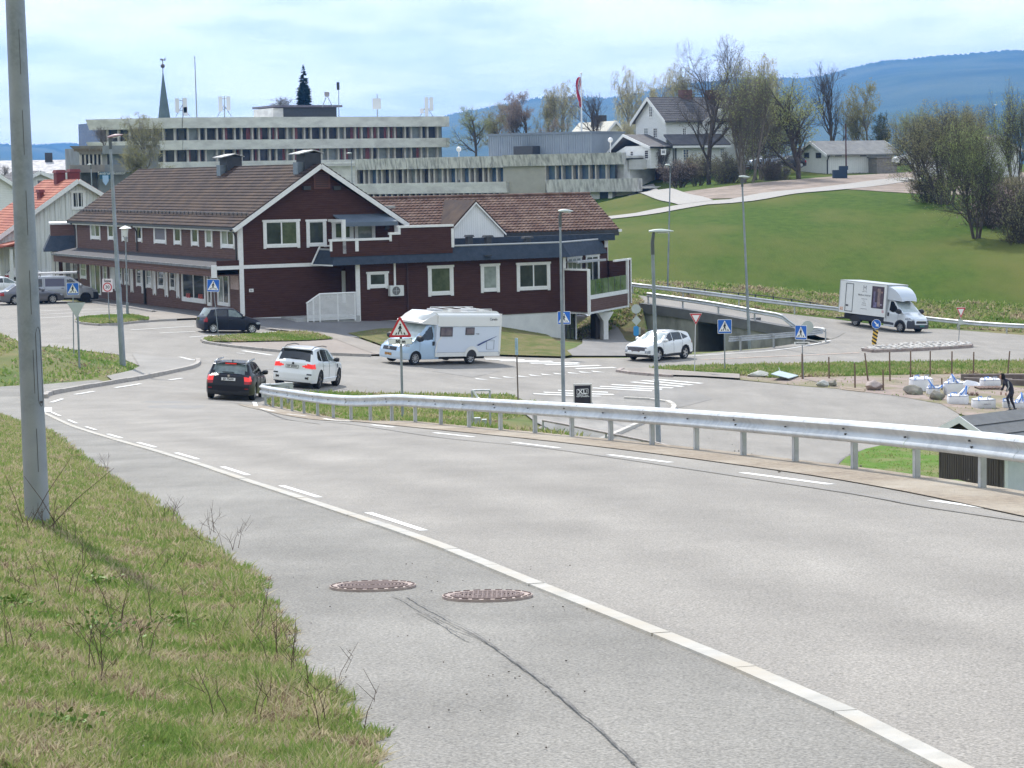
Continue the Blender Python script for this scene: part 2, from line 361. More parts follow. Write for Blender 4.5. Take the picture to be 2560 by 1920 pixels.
def asphalt(name,c,patch=.12,grain=.5,dark=.5):
    m=bpy.data.materials.new(name);m.use_nodes=True;N,L,b=nodes_of(m);b.inputs['Roughness'].default_value=.86;b.inputs['Specular IOR Level'].default_value=.35
    g=N.new('ShaderNodeNewGeometry')
    def nz(s,d,r=.6,st=None):
        p=g.outputs['Position']
        if st: mp=N.new('ShaderNodeMapping');mp.inputs['Scale'].default_value=st;mp.inputs['Rotation'].default_value=(0,0,.25);L.new(p,mp.inputs[0]);p=mp.outputs[0]
        n=N.new('ShaderNodeTexNoise');n.inputs['Scale'].default_value=s;n.inputs['Detail'].default_value=d;n.inputs['Roughness'].default_value=r;L.new(p,n.inputs[0]);return n.outputs[0]
    def mr(f,a,bb,c0,c1):
        r=N.new('ShaderNodeMapRange');r.inputs[1].default_value=a;r.inputs[2].default_value=bb;r.inputs[3].default_value=c0;r.inputs[4].default_value=c1;L.new(f,r.inputs[0]);return r.outputs[0]
    def mul(a,bb):
        x=N.new('ShaderNodeMath');x.operation='MULTIPLY';L.new(a,x.inputs[0]);L.new(bb,x.inputs[1]);return x.outputs[0]
    f=mul(mr(nz(.35,5),.3,.7,1-patch,1+patch),mr(nz(1.,6,.65,(.9,.18,1)),.3,.7,1-patch*.8,1+patch*.8))
    f=mul(f,mr(nz(55,3,.7),.28,.72,1-grain,1+grain))
    vo=N.new('ShaderNodeTexVoronoi');vo.inputs['Scale'].default_value=26;L.new(g.outputs['Position'],vo.inputs[0])
    f=mul(f,mr(vo.outputs['Distance'],.0,.25,1.25,.97))
    hs=N.new('ShaderNodeMix');hs.data_type='RGBA';hs.blend_type='MULTIPLY';hs.inputs[0].default_value=1;hs.inputs[6].default_value=(*c,1)
    L.new(f,hs.inputs[7]);L.new(hs.outputs[2],b.inputs['Base Color'])
    bp=N.new('ShaderNodeBump');bp.inputs['Strength'].default_value=.5;bp.inputs['Distance'].default_value=.006;L.new(nz(60,3),bp.inputs['Height']);L.new(bp.outputs[0],b.inputs['Normal'])
    MATS[name]=m;return m
ASPH=asphalt('asphalt_pale',(.250,.232,.208),.12,.6)
ASPH2=asphalt('asphalt_footpath',(.215,.204,.184),.20,.6)
ASPH3=asphalt('asphalt_dark',(.17,.165,.165),.10,.3)
PAVE=asphalt('paving_pale',(.275,.245,.215),.12,.3)
PAINT=M('road_paint',(.80,.80,.78),(.66,.65,.62),sc=9,rough=.7,bump=.2,bsc=80)
def terrain():
    nx,ny=len(XS),len(YS);X,Y=np.meshgrid(XS,YS);Z=GZ(X,Y)
    v=np.stack([X,Y,Z],-1).reshape(-1,3)
    me=bpy.data.meshes.new('ground');i=(np.arange(ny-1)[:,None]*nx+np.arange(nx-1)[None,:]).ravel()
    f=np.stack([i,i+1,i+nx+1,i+nx],-1)
    me.from_pydata(v.tolist(),[],f.tolist())
    for m in (G_GRASS,FIELD,DRY): me.materials.append(m)
    cx=(X[:-1,:-1]+X[1:,1:]).ravel()/2;cy=(Y[:-1,:-1]+Y[1:,1:]).ravel()/2
    mi=np.where((cy>158) & (cx>6),1,0)
    mi=np.where((cy>138) & (cy<168) & (cx>2) & (cx<9.5),2,mi)
    me.polygons.foreach_set('material_index',mi.astype(np.int32));me.polygons.foreach_set('use_smooth',[True]*len(me.polygons));me.update()
    return mobj('ground',me,kind='structure')
terrain()
def offset_line(P,d):
    P=[Vector((p[0],p[1])) for p in P];out=[]
    for i,p in enumerate(P):
        t=(P[min(i+1,len(P)-1)]-P[max(i-1,0)]).normalized();out.append(tuple(p+Vector((t.y,-t.x))*d))
    return out
KERBLINE=[(2.6,4.5),(2.05,8),(1.52,11.3),(.26,16.66),(-1.15,22.4),(-3.8,31.9),(-6.0,39.8),(-9.97,53.2),(-13.3,65),(-15.6,73),(-16.9,79)]
KERBS=[tuple(p) for p in smooth_line([(p[0],p[1],0) for p in KERBLINE],6)]
shoulder=[p for p in offset_line([p for p in RAIL if p[1]<72],-.75) if p[1]>4]
gran=gp([(125,990),(200,976),(290,961),(362,948),(440,931),(485,921),(499,911),(490,903)],40)
strip_far=gp([(665,1008),(680,985),(760,981),(900,983),(1080,986),(1273,987),(1302,1001),(1389,1010),(1400,1018)],50)
lowL=gp([(1345,1072)],60)
road_poly=[(p[0],p[1]) for p in KERBS]+gran+gp([(410,896)],60)+[(-16.9,102),(-18.5,107),(-19.5,111),(-24,116),(-60,116),(-60,168)] \
    + gp([(20,745),(231,757),(396,783),(478,800),(560,812),(638,819),(704,830)],90)+gp([(690,881),(836,889),(940,892),(1242,892),(1410,897),(1560,896),(1640,893),(1736,887),(1812,880),(1913,872),(1990,860)],90) \
    + [(20.8,145.0),(22.5,150),(29,157.2),(34.7,151.8),(46,146),(60,140),(60,112)]+gp([(2560,904),(2238,908),(1920,912),(1700,918),(1624,923),(1560,927),(1542,930),(1575,936),(1650,942),(1740,944),(1849,952),(1994,966),(2094,974),(2238,991),(2354,1012),(2396,1036)],70) \
    + gp([(2420,1075),(2290,1096),(2166,1125),(2110,1150),(2094,1170),(2105,1192)],60)+[(14,70),(6,74)]+lowL+list(reversed(strip_far))+[tuple(p) for p in reversed(shoulder)]
road=sheet('road',road_poly,.03,None,kind='structure')
_n=len(road.data.vertices);_c=np.empty(_n*3);road.data.vertices.foreach_get('co',_c);_c=_c.reshape(-1,3);_d=sdist(_c[:,0],_c[:,1],[p[:2] for p in KERBS]);_w=1-sm(_c[:,1],60,76)
_t=sum(a*np.exp(-((_d-c)/w)**2) for a,c,w in ((.75,.6,.5),(-.8,1.5,.5),(.9,2.4,.5),(-.8,3.3,.55),(.5,4.3,.5),(-.55,5.3,.5)))*_w
_a=road.data.color_attributes.new('wear','FLOAT_COLOR','POINT');_q=np.ones((_n,4));_q[:,:3]=(.5+.5*_t)[:,None];_a.data.foreach_set('color',_q.ravel())
RM=ASPH.copy();RM.name='asphalt_road';N,L,b=nodes_of(RM);at_=N.new('ShaderNodeAttribute');at_.attribute_name='wear';mr_=N.new('ShaderNodeMapRange');mr_.inputs[3].default_value=.88;mr_.inputs[4].default_value=1.12;L.new(at_.outputs['Fac'],mr_.inputs[0])
mx_=N.new('ShaderNodeMix');mx_.data_type='RGBA';mx_.blend_type='MULTIPLY';mx_.inputs[0].default_value=1;L.new(b.inputs['Base Color'].links[0].from_socket,mx_.inputs[6]);L.new(mr_.outputs[0],mx_.inputs[7]);L.new(mx_.outputs[2],b.inputs['Base Color']);road.data.materials.append(RM)
foot_poly=[(p[0],p[1]) for p in KERBS]+gran[:3]+[(-17.3,93),(-18.6,90.2),(-20.4,87.7),(-30,85.9)]+[tuple(p) for p in reversed([q for q in VERGE if q[1]>4 and q[1]<80])]+[(-.4,4.5)]
footpath=sheet('footpath',foot_poly,.02,ASPH2,kind='structure')
side_poly=gran[2:]+gp([(410,896),(330,886)],60)+[(-17.0,102),(-16.85,99),(-17.25,95)]
sheet('pavement',side_poly,.06,asphalt('asphalt_pavement',(.26,.245,.225),.1,.25),kind='structure')
# ---------------------------------------------------------------- ramp, path, yard, pavements
ramp_poly=[(20.75,145.05),(17.9,143.15),(9.7,152.0),(9.0,156),(8.6,161.6),(9.9,160.6),(12,160.2),(16,159.6),(23,159.4),(29,157.15),(22.5,150)]
def ramp_z(X,Y): w=sm(X,18.5,21);return T2(X,Y)*(1-w)+GZ(X,Y)*w
sheet('ramp_road',ramp_poly,.035,ASPH,kind='structure',zf=ramp_z)
dirt=sheet('dirt_ground',gp([(1700,503),(1850,497),(1950,479),(2100,473),(2210,480),(2330,487),(2480,490),(2600,492),(2600,432),(2300,428),(2110,440),(2000,449),(1900,457),(1800,469),(1700,482)],160),.05,DIRT,kind='structure')
PATHM=M('path_gravel',(.36,.345,.32),(.30,.28,.26),sc=3,rough=.9,bump=.3)
sheet('gravel_path',strip_poly(smooth_line([(*p,0) for p in gp([(1500,548),(1600,537),(1680,522),(1760,509),(1850,502),(1950,484),(2060,474),(2160,463),(2230,453),(2300,446)],160)],4),4.2),.08,PATHM,kind='structure')
sheet('gravel_path',strip_poly(smooth_line([(*p,0) for p in gp([(1598,468),(1640,478),(1682,493),(1740,508)],160)],4),3.6),.10,PATHM,kind='structure')
yard_poly=gp([(1849,951),(1849,941),(1920,947),(2100,943),(2300,938),(2590,935)],80)+[(40,100),(33,88),(28,80),(24,76)]+gp([(2396,1036),(2354,1012),(2238,991),(2094,974),(1994,966)],70)
sheet('construction_yard',yard_poly,.045,M('yard_gravel',(.34,.27,.235),(.25,.20,.175),sc=2.2,rough=.95,bump=.8,bsc=25,c3=(.17,.17,.07),sc3=.35,spec=.2),kind='structure')
lawn=sheet('lawn',gp([(2166,1125),(2290,1097),(2420,1076)],60)+[(24,74.5),(24,70),(14,70)]+gp([(2105,1191),(2094,1168),(2115,1146)],60),.06,M('lawn_grass',(.075,.155,.018),(.11,.19,.03),sc=2.5,rough=.95,bump=.7,bsc=14,c3=(.22,.19,.10),sc3=.5,spec=.15),kind='structure')
KS=M('kerb_granite',(.40,.37,.34),(.30,.275,.25),sc=6,rough=.85,bump=.3,bsc=60)
KC=M('kerb_concrete',(.55,.52,.47),(.45,.42,.38),sc=7,rough=.9,bump=.3,bsc=70)
def kerb(name,P,w=.22,h=.13,L=1.0,m=KS,gap=.02,wob=.01,sink=.1):
    P=[Vector((p[0],p[1],0)) for p in P];Q=resample(P,L);root=empty(name,(Q[0].x,Q[0].y,gz(Q[0].x,Q[0].y)),kind='structure')
    o=root.location
    pts=[]
    for a in Q: pts.append(Vector((a.x,a.y,gz(a.x,a.y)+.03)))
    for a,b in zip(pts,pts[1:]):
        d=(b-a);d2=d.normalized();n=Vector((-d2.y,d2.x,0)).normalized()*w/2
        a2=a+d2*gap/2;b2=b-d2*gap/2;hz=Vector((0,0,h+random.uniform(-wob,wob)));s=Vector((0,0,sink));j=n*random.uniform(-.06,.06);c=.82
        mb=MB();mb.add([a2-n-s-o+j,a2+n-s-o+j,b2+n-s-o+j,b2-n-s-o+j,a2-n*c+hz-o+j,a2+n*c+hz-o+j,b2+n*c+hz-o+j,b2-n*c+hz-o+j],HEX)
        mb.obj('kerb_stone',m,root)
    return root
kerb('kerb',[p for p in KERBS if p[1]<79],w=.15,h=.012,L=1.6,m=M('kerb_flat',(.47,.45,.41),(.37,.355,.325),sc=5,rough=.9,bump=.3,bsc=70,c3=(.42,.38,.32),sc3=1.5),gap=.015,wob=.003,sink=.12)
kerb('kerb',smooth_line([(*p,0) for p in gp([(112,998),(125,989),(200,975),(290,960),(362,948),(440,931),(480,922),(497,911),(492,903)],40)],3),w=.26,h=.15,L=1.25)
isl1=gp([(190,806),(197,801),(225,797),(280,794),(330,793.5),(372,801),(371,805),(300,813),(250,815.5),(205,811.5)],90)
pav1=gp([(372,806),(371,801),(330,793.5),(396,784),(430,787),(500,797),(520,800),(477,801)],90)
pav0=gp([(231,757),(396,783),(430,787),(500,797),(520,800),(560,811),(638,819),(704,830),(800,842),(930,850),(1100,850)],90)
base_front=[(-32.6,168.3),(-16.6,137.0),(-16.6+.888*6,137+.458*6)]
sheet('pavement',[tuple(p) for p in pav0[:10]]+[gp([(1000,845),(1060,830),(1060,802)],90)[k] for k in range(3)]+[(-8.9,136.3),(-10,139.5)]+[(-16.4,137.4),(-32.4,168.4)],.10,ASPH3,kind='structure')
sheet('paving',pav1,.14,PAVE,kind='structure')
GR2=M('verge_grass',(.085,.145,.022),(.13,.18,.04),sc=2.2,rough=.95,bump=.8,bsc=12,c3=(.21,.19,.08),sc3=.5,spec=.15,dist=.06)
sheet('grass_island',isl1,.16,GR2,kind='structure')
isl2=gp([(506,856),(520,850),(560,846.5),(640,841),(700,836),(760,835),(795,840),(832,853),(760,857.5),(600,861),(530,861)],80)
sheet('footway',gp([(503,858),(520,849),(560,845.5),(640,840),(700,835),(800,833),(890,850),(1000,884),(940,891),(836,888),(689,880),(585,869)],80),.11,asphalt('asphalt_pink',(.285,.245,.215),.1,.25),kind='structure')
sheet('footway',gp([(660,826),(704,830),(800,833),(840,853),(940,891),(1010,889),(900,852),(830,838),(760,829),(700,824)],80),.125,PAVE,kind='structure')
sheet('grass_island',isl2,.17,GR2,kind='structure')
sheet('grass_patch',gp([(870,838),(950,826),(1060,824),(1180,826),(1242,891),(1100,890),(960,870),(930,858)],80),.13,DRY,kind='structure')
sheet('mound_grass',gp([(1180,826),(1244,797),(1290,808),(1400,866),(1430,893),(1410,897),(1242,892),(1150,890)],80),.14,M('mound',(.13,.135,.045),(.21,.17,.085),sc=1.4,rough=.95,bump=.9,bsc=7,c3=(.09,.12,.03),sc3=.6,spec=.15,dist=.12),kind='structure')
kerb('kerb',smooth_line([(*p,0) for p in gp([(193,803),(190,806),(205,811.8),(250,815.8),(300,813.3),(371,806),(477,801.3)],80)],3),w=.2,h=.12,L=1.2)
kerb('kerb',smooth_line([(*p,0) for p in gp([(225,755.5),(231,757),(300,768),(350,776),(396,783.5)],80)],3),w=.22,h=.12,L=1.3)
kerb('kerb',smooth_line([(*p,0) for p in gp([(640,819),(704,830)],80)],3),w=.2,h=.1,L=1.1)
kerb('kerb',smooth_line([(*p,0) for p in gp([(520,849.5),(504,855),(510,859),(545,864.5),(585,870),(689,881),(760,886),(836,889.5),(940,893)],80)],3),w=.24,h=.13,L=1.25)
trpoly=gp([(1542,930),(1560,926.5),(1624,923.5),(1647,928),(1740,934),(1849,940),(1849,951),(1740,944.5),(1650,941.5),(1600,938)],80)
sheet('pavement',trpoly,.12,PAVE,kind='structure')
kerb('kerb',smooth_line([(*p,0) for p in gp([(1556,926.5),(1542,929.5),(1556,934),(1600,938.5),(1650,942.5),(1700,945)],80)],3),w=.28,h=.13,L=1.3,m=M('kerb_red_granite',(.30,.24,.22),(.42,.37,.34),sc=5,rough=.9,bump=.4))
kerb('kerb',smooth_line([(*p,0) for p in gp([(1560,1000),(1640,1004),(1668,1009),(1684,1018),(1684,1028),(1665,1036),(1600,1062),(1476,1114)],60)],3),w=.26,h=.12,L=1.2,m=KC)
sheet('pavement',gp([(1330,1002),(1400,994),(1530,994),(1640,1004),(1668,1009),(1684,1018),(1684,1028),(1665,1036),(1600,1062),(1470,1116),(1400,1090),(1340,1060),(1290,1020)],60),.07,asphalt('asphalt_patchy',(.27,.255,.235),.25,.3),kind='structure')
kerb('kerb',smooth_line([(*p,0) for p in gp([(2168,1124),(2130,1137),(2100,1154),(2092,1172),(2104,1193)],60)],3),w=.12,h=.02,L=1.2,m=M('kerb_dark',(.12,.10,.10)))
# gravel shoulder under the guardrail
shp=smooth_line([(*p,0) for p in RAIL],3)
so_=[tuple(p)[:2] for p in offset_line(shp,-.95)];si_=[tuple(p)[:2] for p in offset_line(shp,.35)]
so_=[p for p in so_ if 4<p[1]<80];si_=[p for p in si_ if 4<p[1]<80]
sheet('gravel_shoulder',so_+si_[::-1],.045,M('shoulder_gravel',(.40,.335,.26),(.26,.215,.175),sc=9,rough=.95,bump=.9,bsc=35,c3=(.45,.40,.33),sc3=.5,spec=.2,dist=.04),kind='structure')
# ---------------------------------------------------------------- paint
mark=empty('road_markings',(0,60,gz(0,60)),kind='structure')
def paint(poly,lift=.055,m=PAINT,name='marking'):
    lift=lift-(.021 if max(p[1] for p in poly)<57 else .008)
    me=drape_mesh(name,poly,lift,m);me.transform(Matrix.Translation(-mark.location));return mobj(name,me,mark)
def pstripe(pa,pb,w,y0=8,lift=.055,m=PAINT,name='lane_dash'):
    (ax,ay),(bx,by)=gp([pa,pb],y0);return paint(strip_poly([(ax,ay),((ax+bx)/2,(ay+by)/2),(bx,by)],w),lift,m,name)
off=offset_line(KERBS,.24);offv=[Vector((p[0],p[1],0)) for p in off]
acc=[0]
for a,b in zip(offv,offv[1:]): acc.append(acc[-1]+(b-a).length)
def onl(s):
    i=min(max(int(np.searchsorted(acc,s))-1,0),len(acc)-2);t=(s-acc[i])/(acc[i+1]-acc[i]);return offv[i].lerp(offv[i+1],t)
s0=acc[min(range(len(offv)),key=lambda i: abs(offv[i].y-21.9))]
k=0
while s0+k*5.75+2.8<acc[-1]:
    a=s0+k*5.75;paint(strip_poly([tuple(onl(a+2.8*t/3))[:2] for t in range(4)],.09),.055,PAINT,'lane_dash');k +=1
for a,b in (((128,1009),(156,1000)),((188,989),(235,981)),((288,972),(352,962)),((423,952.5),(455,948)),((636,1008),(640,1018)),((652,1024.5),(686,1031.5)),((718,1038.5),(766,1043.5)),((811,1050),(875,1057.5)),((930,1065),(985,1071)),((1085,1085),(1184,1096)),((1282,1109.5),(1397,1124)),((1523,1141.5),(1676,1161)),((1855,1187),(2078,1217)),((2328,1257.5),(2580,1293))):
    pstripe(a,b,.15 if a[0]<700 else .13)
pstripe((118,1022),(118,1034),.3)
for a,b in (((1213,899.6),(1311,901)),((1250,904),(1346,903.4)),((1291,906.5),(1381,905)),((1326,910),(1447,908.6)),((1363,913.6),(1447,912)),((1411,918.7),(1499,915.4)),((1440,923.7),(1537,920.4)),
             ((1635,950),(1754,960.7)),((1606,953),(1729,964.7)),((1580,957),(1707,968.5)),((1529,963.6),(1682,972)),((1500,968),(1655,975.2)),((1482,972),(1630,979)),((1395,978),(1520,983)),((1360,983),(1534,988.5)),((1334,986.5),(1505,993.5))):
    pstripe(a,b,.42,80,name='crossing_stripe')
for c in ((1203,949.5),(1238,946.5),(1272,944.6),(1306,942.5),(1337,940),(1367,938),(1398,936),(1433,934),(1462,932),(1494,930.6)):
    (x,y),=gp([c],80);paint([(x-.33,y+.35),(x-.33+.12,y-.35),(x+.38,y-.5)],.055,PAINT,'yield_triangle')
for a,b in (((327,827),(486,817)),((399,834.5),(489,830.5)),((474,844.5),(690,830.5)),((98,779),(290,773)),((98,788),(305,779)),((200,795),(318,784)),((100,797),(188,792))):
    pstripe(a,b,.12,100,name='parking_line')
pstripe((410,897),(488,902),.35,60);pstripe((450,894.5),(500,906),.18,60);pstripe((608,879),(680,890),.35,60);pstripe((592,884),(612,886.5),.1,60)
for L in ([(1722,892.5),(1830,885),(1920,879),(2010,867),(2078,852)],):
    P=smooth_line([(*p,0) for p in gp(L,100)],4);paint(strip_poly(P,.16),.055,PAINT,'edge_line')
P=smooth_line([(*p,0) for p in gp([(1750,901),(1830,898),(1907,894),(2011,890),(2150,883)],100)],4);paint(strip_poly(P,.22),.056,M('worn_orange_paint',(.62,.42,.30),(.34,.29,.26),sc=4),'edge_line')
CRK=M('crack_dark',(.10,.095,.09),(.21,.20,.19),sc=9,rough=.95)
SCAR=M('scar_pale',(.31,.30,.28),(.25,.235,.22),sc=14,rough=.95)
for L,w,m in (([(700,1050),(860,1062),(1100,1097.5),(1331,1121),(1534,1149.5),(1740,1181),(2122,1240),(2296,1272),(2590,1317)],.05,M('seam',(.19,.18,.17),(.24,.23,.22),sc=6,rough=.9)),
                ([(978,1498),(1010,1513),(1087,1560),(1130,1590),(1171,1613)],.009,CRK),([(1015,1500),(1060,1528),(1125,1563),(1200,1604),(1262,1650),(1330,1700),(1410,1765),(1520,1860),(1600,1935)],.011,CRK),
                ([(1060,1540),(1130,1572),(1210,1615),(1290,1668),(1365,1722),(1440,1788),(1560,1900),(1600,1945)],.008,CRK),([(1040,1540),(1100,1570),(1180,1600)],.007,CRK),([(440,1000),(600,1012),(720,1052),(800,1064)],.05,M('seam',(.19,.18,.17)))):
    P=[(*p,0) for p in gp(L,8)];Q=smooth_line(P,7) if len(P)>2 else P
    Q=[Vector((q[0]+random.uniform(-.006,.006),q[1]+random.uniform(-.01,.01),0)) for q in Q]
    paint(strip_poly(Q,w),.058,m,'asphalt_crack')
for u,v,rx,ry in ((440,1019,1.15,1.1),(412,1007,.8,.6)):
    (x,y),=gp([(u,v)],40);paint([(x+rx*math.cos(a)*random.uniform(.75,1.1),y+ry*2*math.sin(a)*random.uniform(.75,1.1)) for a in np.linspace(0,2*PI,17)[:-1]],.04,M('asphalt_stain',(.205,.195,.185),(.25,.24,.225),sc=3,rough=.9),'asphalt_patch')
# manhole covers
IRON=M('cast_iron_rust',(.12,.085,.08),(.18,.13,.12),sc=14,rough=.75,metal=.3,bump=.3,bsc=70);IRONP=M('frame_dusty_iron',(.42,.34,.30),(.30,.23,.21),sc=16,rough=.85)
HOLE=M('dark_hole',(.015,.013,.013),rough=.9)
def manhole(u,v,label,grid):
    (x,y),=gp([(u,v)],8);z=gz(x,y)+.028;root=empty('manhole_cover',(x,y,z),label=label,cat='manhole cover',group='round iron covers in the footpath');root.rotation_euler=(-math.atan(.0795),0,0)
    mb=MB();mb.lathe([(.335,-.02),(.335,.012),(.30,.014),(.275,.012),(.27,-.02)],(0,0,0),40,'z');mb.obj('frame_ring',IRONP,root)
    mb=MB()
    for k in range(24):
        a=2*PI*k/24;mb.box((.318*math.cos(a),.318*math.sin(a),.016),(.012,.05,.006),Matrix.Rotation(a,3,'Z'))
    mb.obj('frame_notches',IRON,root,kind='stuff')
    mb=MB();mb.lathe([(0.0001,.0),(.262,.0),(.262,-.02)],(0,0,0),40,'z');mb.obj('cover_plate',HOLE,root)
    mb=MB()
    for r in np.arange(.03,.265,.0285):
        mb.lathe([(r-.009,0),(r-.009,.016),(r+.009,.016),(r+.009,0)],(0,0,0),40,'z')
    if grid:
        for k in range(-7,8):
            h=math.sqrt(max(.26**2-(k*.035)**2,0));mb.box((k*.035,0,.01),(.012,2*h,.014))
    mb.obj('cover_ribs',IRON,root,smooth=30)
manhole(932,1475,'round rusty manhole cover with curved ribs, left of the two in the footpath',False)
manhole(1218.6,1500,'round rusty grated manhole cover nearer the pale kerb line',True)
# cobbled traffic island
ci=gp([(2157,879),(2180,882.5),(2296,878.5),(2426,870.5),(2430,867.5),(2412,862.5),(2354,862),(2267,865),(2189,873),(2165,876)],90)
isl=empty('cobbled_island',(*ci[0],gz(*ci[0])),kind='structure')
def chm(name,poly,lift,m,par): me=drape_mesh(name,poly,lift,m);me.transform(Matrix.Translation(-par.location));return mobj(name,me,par)
chm('mortar_bed',ci,.17,M('island_mortar',(.36,.33,.30),(.24,.22,.2),sc=5,rough=.95),isl)
kerb('kerb',[(*p,0) for p in ci+[ci[0]]],w=.22,h=.17,L=1.1,m=M('kerb_brownstone',(.26,.2,.18),(.36,.3,.27),sc=4,rough=.9))
cb=[]
for k in range(3):
    b=bmesh.new();bmesh.ops.create_icosphere(b,subdivisions=1,radius=1)
    for v in b.verts: v.co=Vector((v.co.x*random.uniform(.8,1.15),v.co.y*random.uniform(.8,1.15),v.co.z*.55))
    me=bpy.data.meshes.new('cobble');b.to_mesh(me);b.free();me.materials.append(M('cobble_stone',(.52,.50,.47),(.36,.34,.32),sc=3,rough=.85));cb.append(me)
def inside(p,poly):
    c=False;n=len(poly)
    for i in range(n):
        (x1,y1),(x2,y2)=poly[i],poly[i-1]
        if (y1>p[1]) !=(y2>p[1]) and p[0]<(x2-x1)*(p[1]-y1)/(y2-y1)+x1: c=not c
    return c
bx0,bx1=min(p[0] for p in ci),max(p[0] for p in ci);by0,by1=min(p[1] for p in ci),max(p[1] for p in ci)
spots=[(x+random.uniform(-.1,.1),y+random.uniform(-.12,.12)) for x in np.arange(bx0,bx1,.42) for y in np.arange(by0,by1,.55)]
spots=[p for p in spots if inside(p,ci)][:298]
for x,y in spots:
    o=mobj('cobble',random.choice(cb),isl);o.location=Vector((x,y,gz(x,y)+.19))-isl.location;s=random.uniform(.13,.21);o.scale=(s,s*1.15,s);o.rotation_euler=(0,0,random.uniform(0,3))
sheet('pavement',gp([(1432,893),(1408,884),(1440,872),(1456,862),(1456,822),(1545,822),(1556,838),(1600,862),(1625,880),(1640,893)],100),.09,asphalt('asphalt_passage',(.21,.2,.19),.12,.25),kind='structure')

OLD=asphalt('asphalt_old_patch',(.235,.222,.205),.12,.34)
for L in ([(1500,1010),(1620,1040),(1780,1000),(1700,960),(1560,975)],[(560,930),(700,925),(690,905),(600,900)],[(1080,930),(1180,945),(1250,930),(1160,915)]): sheet('asphalt_patch',gp(L,60),.040,OLD,kind='structure')
# ================================================================ BUILDINGS
ANG=math.atan2(.458,.888)
class Fr:
    def __init__(s,x,y,zb,ang=ANG):
        s.o=Vector((x,y,0));s.zb=zb;s.ang=ang;s.e1=Vector((math.cos(ang),math.sin(ang),0));s.e2=Vector((-math.sin(ang),math.cos(ang),0))
    def root(s,name,label,cat='building',**k): s.r=empty(name,(s.o.x,s.o.y,s.zb),s.ang,label,cat,**k);return s.r
    def tr(s,u,v,y=0):
        d=ray(u,v);t=(s.o+s.e2*y).dot(s.e2)/d.dot(s.e2);p=d*t;return (p-s.o).dot(s.e1),p.z-s.zb
    def trx(s,u,v,x=0):
        d=ray(u,v);t=(s.o+s.e1*x).dot(s.e1)/d.dot(s.e1);p=d*t;return (p-s.o).dot(s.e2),p.z-s.zb
    def w(s,x,y,z=0): p=s.o+s.e1*x+s.e2*y;return Vector((p.x,p.y,s.zb+z))
def fr2(u0,Y0,u1,Y1,zb):
    a=at(u0,440,Y0);b=at(u1,440,Y1);return Fr(a.x,a.y,zb,math.atan2(b.y-a.y,b.x-a.x)),(Vector((a.x,a.y))-Vector((b.x,b.y))).length
def clad(name,c1,c2,pitch=.14,vert=False,bump=.8,c3=None,rough=.75,dark=.45,ang=ANG):
    """board cladding: shadow gaps between the boards"""
    m=M(name,c1,c2,sc=1.6,rough=rough,c3=c3,sc3=.25,stretch=(1,1,5) if not vert else (4,4,.6),spec=.12);N,L,b=nodes_of(m)
    g=N.new('ShaderNodeNewGeometry');sp=N.new('ShaderNodeSeparateXYZ')
    if vert:
        mp=N.new('ShaderNodeMapping');mp.inputs['Rotation'].default_value=(0,0,-ang);L.new(g.outputs['Position'],mp.inputs[0]);L.new(mp.outputs[0],sp.inputs[0])
        ad=N.new('ShaderNodeMath');ad.operation='ADD';L.new(sp.outputs[0],ad.inputs[0]);L.new(sp.outputs[1],ad.inputs[1]);src=ad.outputs[0]
    else: L.new(g.outputs['Position'],sp.inputs[0]);src=sp.outputs[2]
    dv=N.new('ShaderNodeMath');dv.operation='DIVIDE';dv.inputs[1].default_value=pitch;L.new(src,dv.inputs[0])
    fr=N.new('ShaderNodeMath');fr.operation='FRACT';L.new(dv.outputs[0],fr.inputs[0])
    mr=N.new('ShaderNodeMapRange');mr.inputs[1].default_value=0;mr.inputs[2].default_value=.16;L.new(fr.outputs[0],mr.inputs[0])
    old=b.inputs['Base Color'].links[0].from_socket if b.inputs['Base Color'].links else None
    x=N.new('ShaderNodeMix');x.data_type='RGBA';L.new(mr.outputs[0],x.inputs[0]);x.inputs[6].default_value=(c1[0]*dark,c1[1]*dark,c1[2]*dark,1)
    if old: L.new(old,x.inputs[7])
    L.new(x.outputs[2],b.inputs['Base Color'])
    bp=N.new('ShaderNodeBump');bp.inputs['Strength'].default_value=bump;bp.inputs['Distance'].default_value=.02;L.new(mr.outputs[0],bp.inputs['Height']);L.new(bp.outputs[0],b.inputs['Normal']);return m
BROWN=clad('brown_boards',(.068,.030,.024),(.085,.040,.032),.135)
BROWN2=clad('lighter_brown_boards',(.14,.082,.070),(.175,.11,.096),.135)
WHITE=M('white_trim',(.80,.80,.79),(.72,.72,.71),sc=5,rough=.5)
NAVY=M('navy_shingle',(.030,.042,.062),(.045,.058,.082),sc=3,rough=.8,bump=.5,bsc=18,spec=.3)
DARK=M('dark_metal',(.030,.032,.036),(.045,.047,.052),sc=5,rough=.5)
GLASS=M('window_glass',(.018,.022,.024),(.05,.06,.055),sc=1.1,rough=.06,spec=.6)
GLASSG=M('window_green_reflection',(.04,.055,.03),(.10,.12,.07),sc=1.6,rough=.07,spec=.6)  # green reflection of trees put into the pane colour
GLASSL=M('window_glass_pale',(.32,.36,.34),(.18,.21,.20),sc=1.5,rough=.08,spec=.6)
CURT=M('curtain_white',(.66,.66,.63),(.5,.5,.48),sc=8,rough=.9)
FOUND=M('white_render',(.72,.73,.72),(.64,.65,.65),sc=1.4,rough=.85,bump=.2,bsc=30)
TILE=M('roof_tile_brown',(.036,.024,.023),(.054,.035,.031),sc=2.2,rough=.85,c3=(.085,.055,.038),sc3=.9,bump=.4,bsc=25,spec=.25)
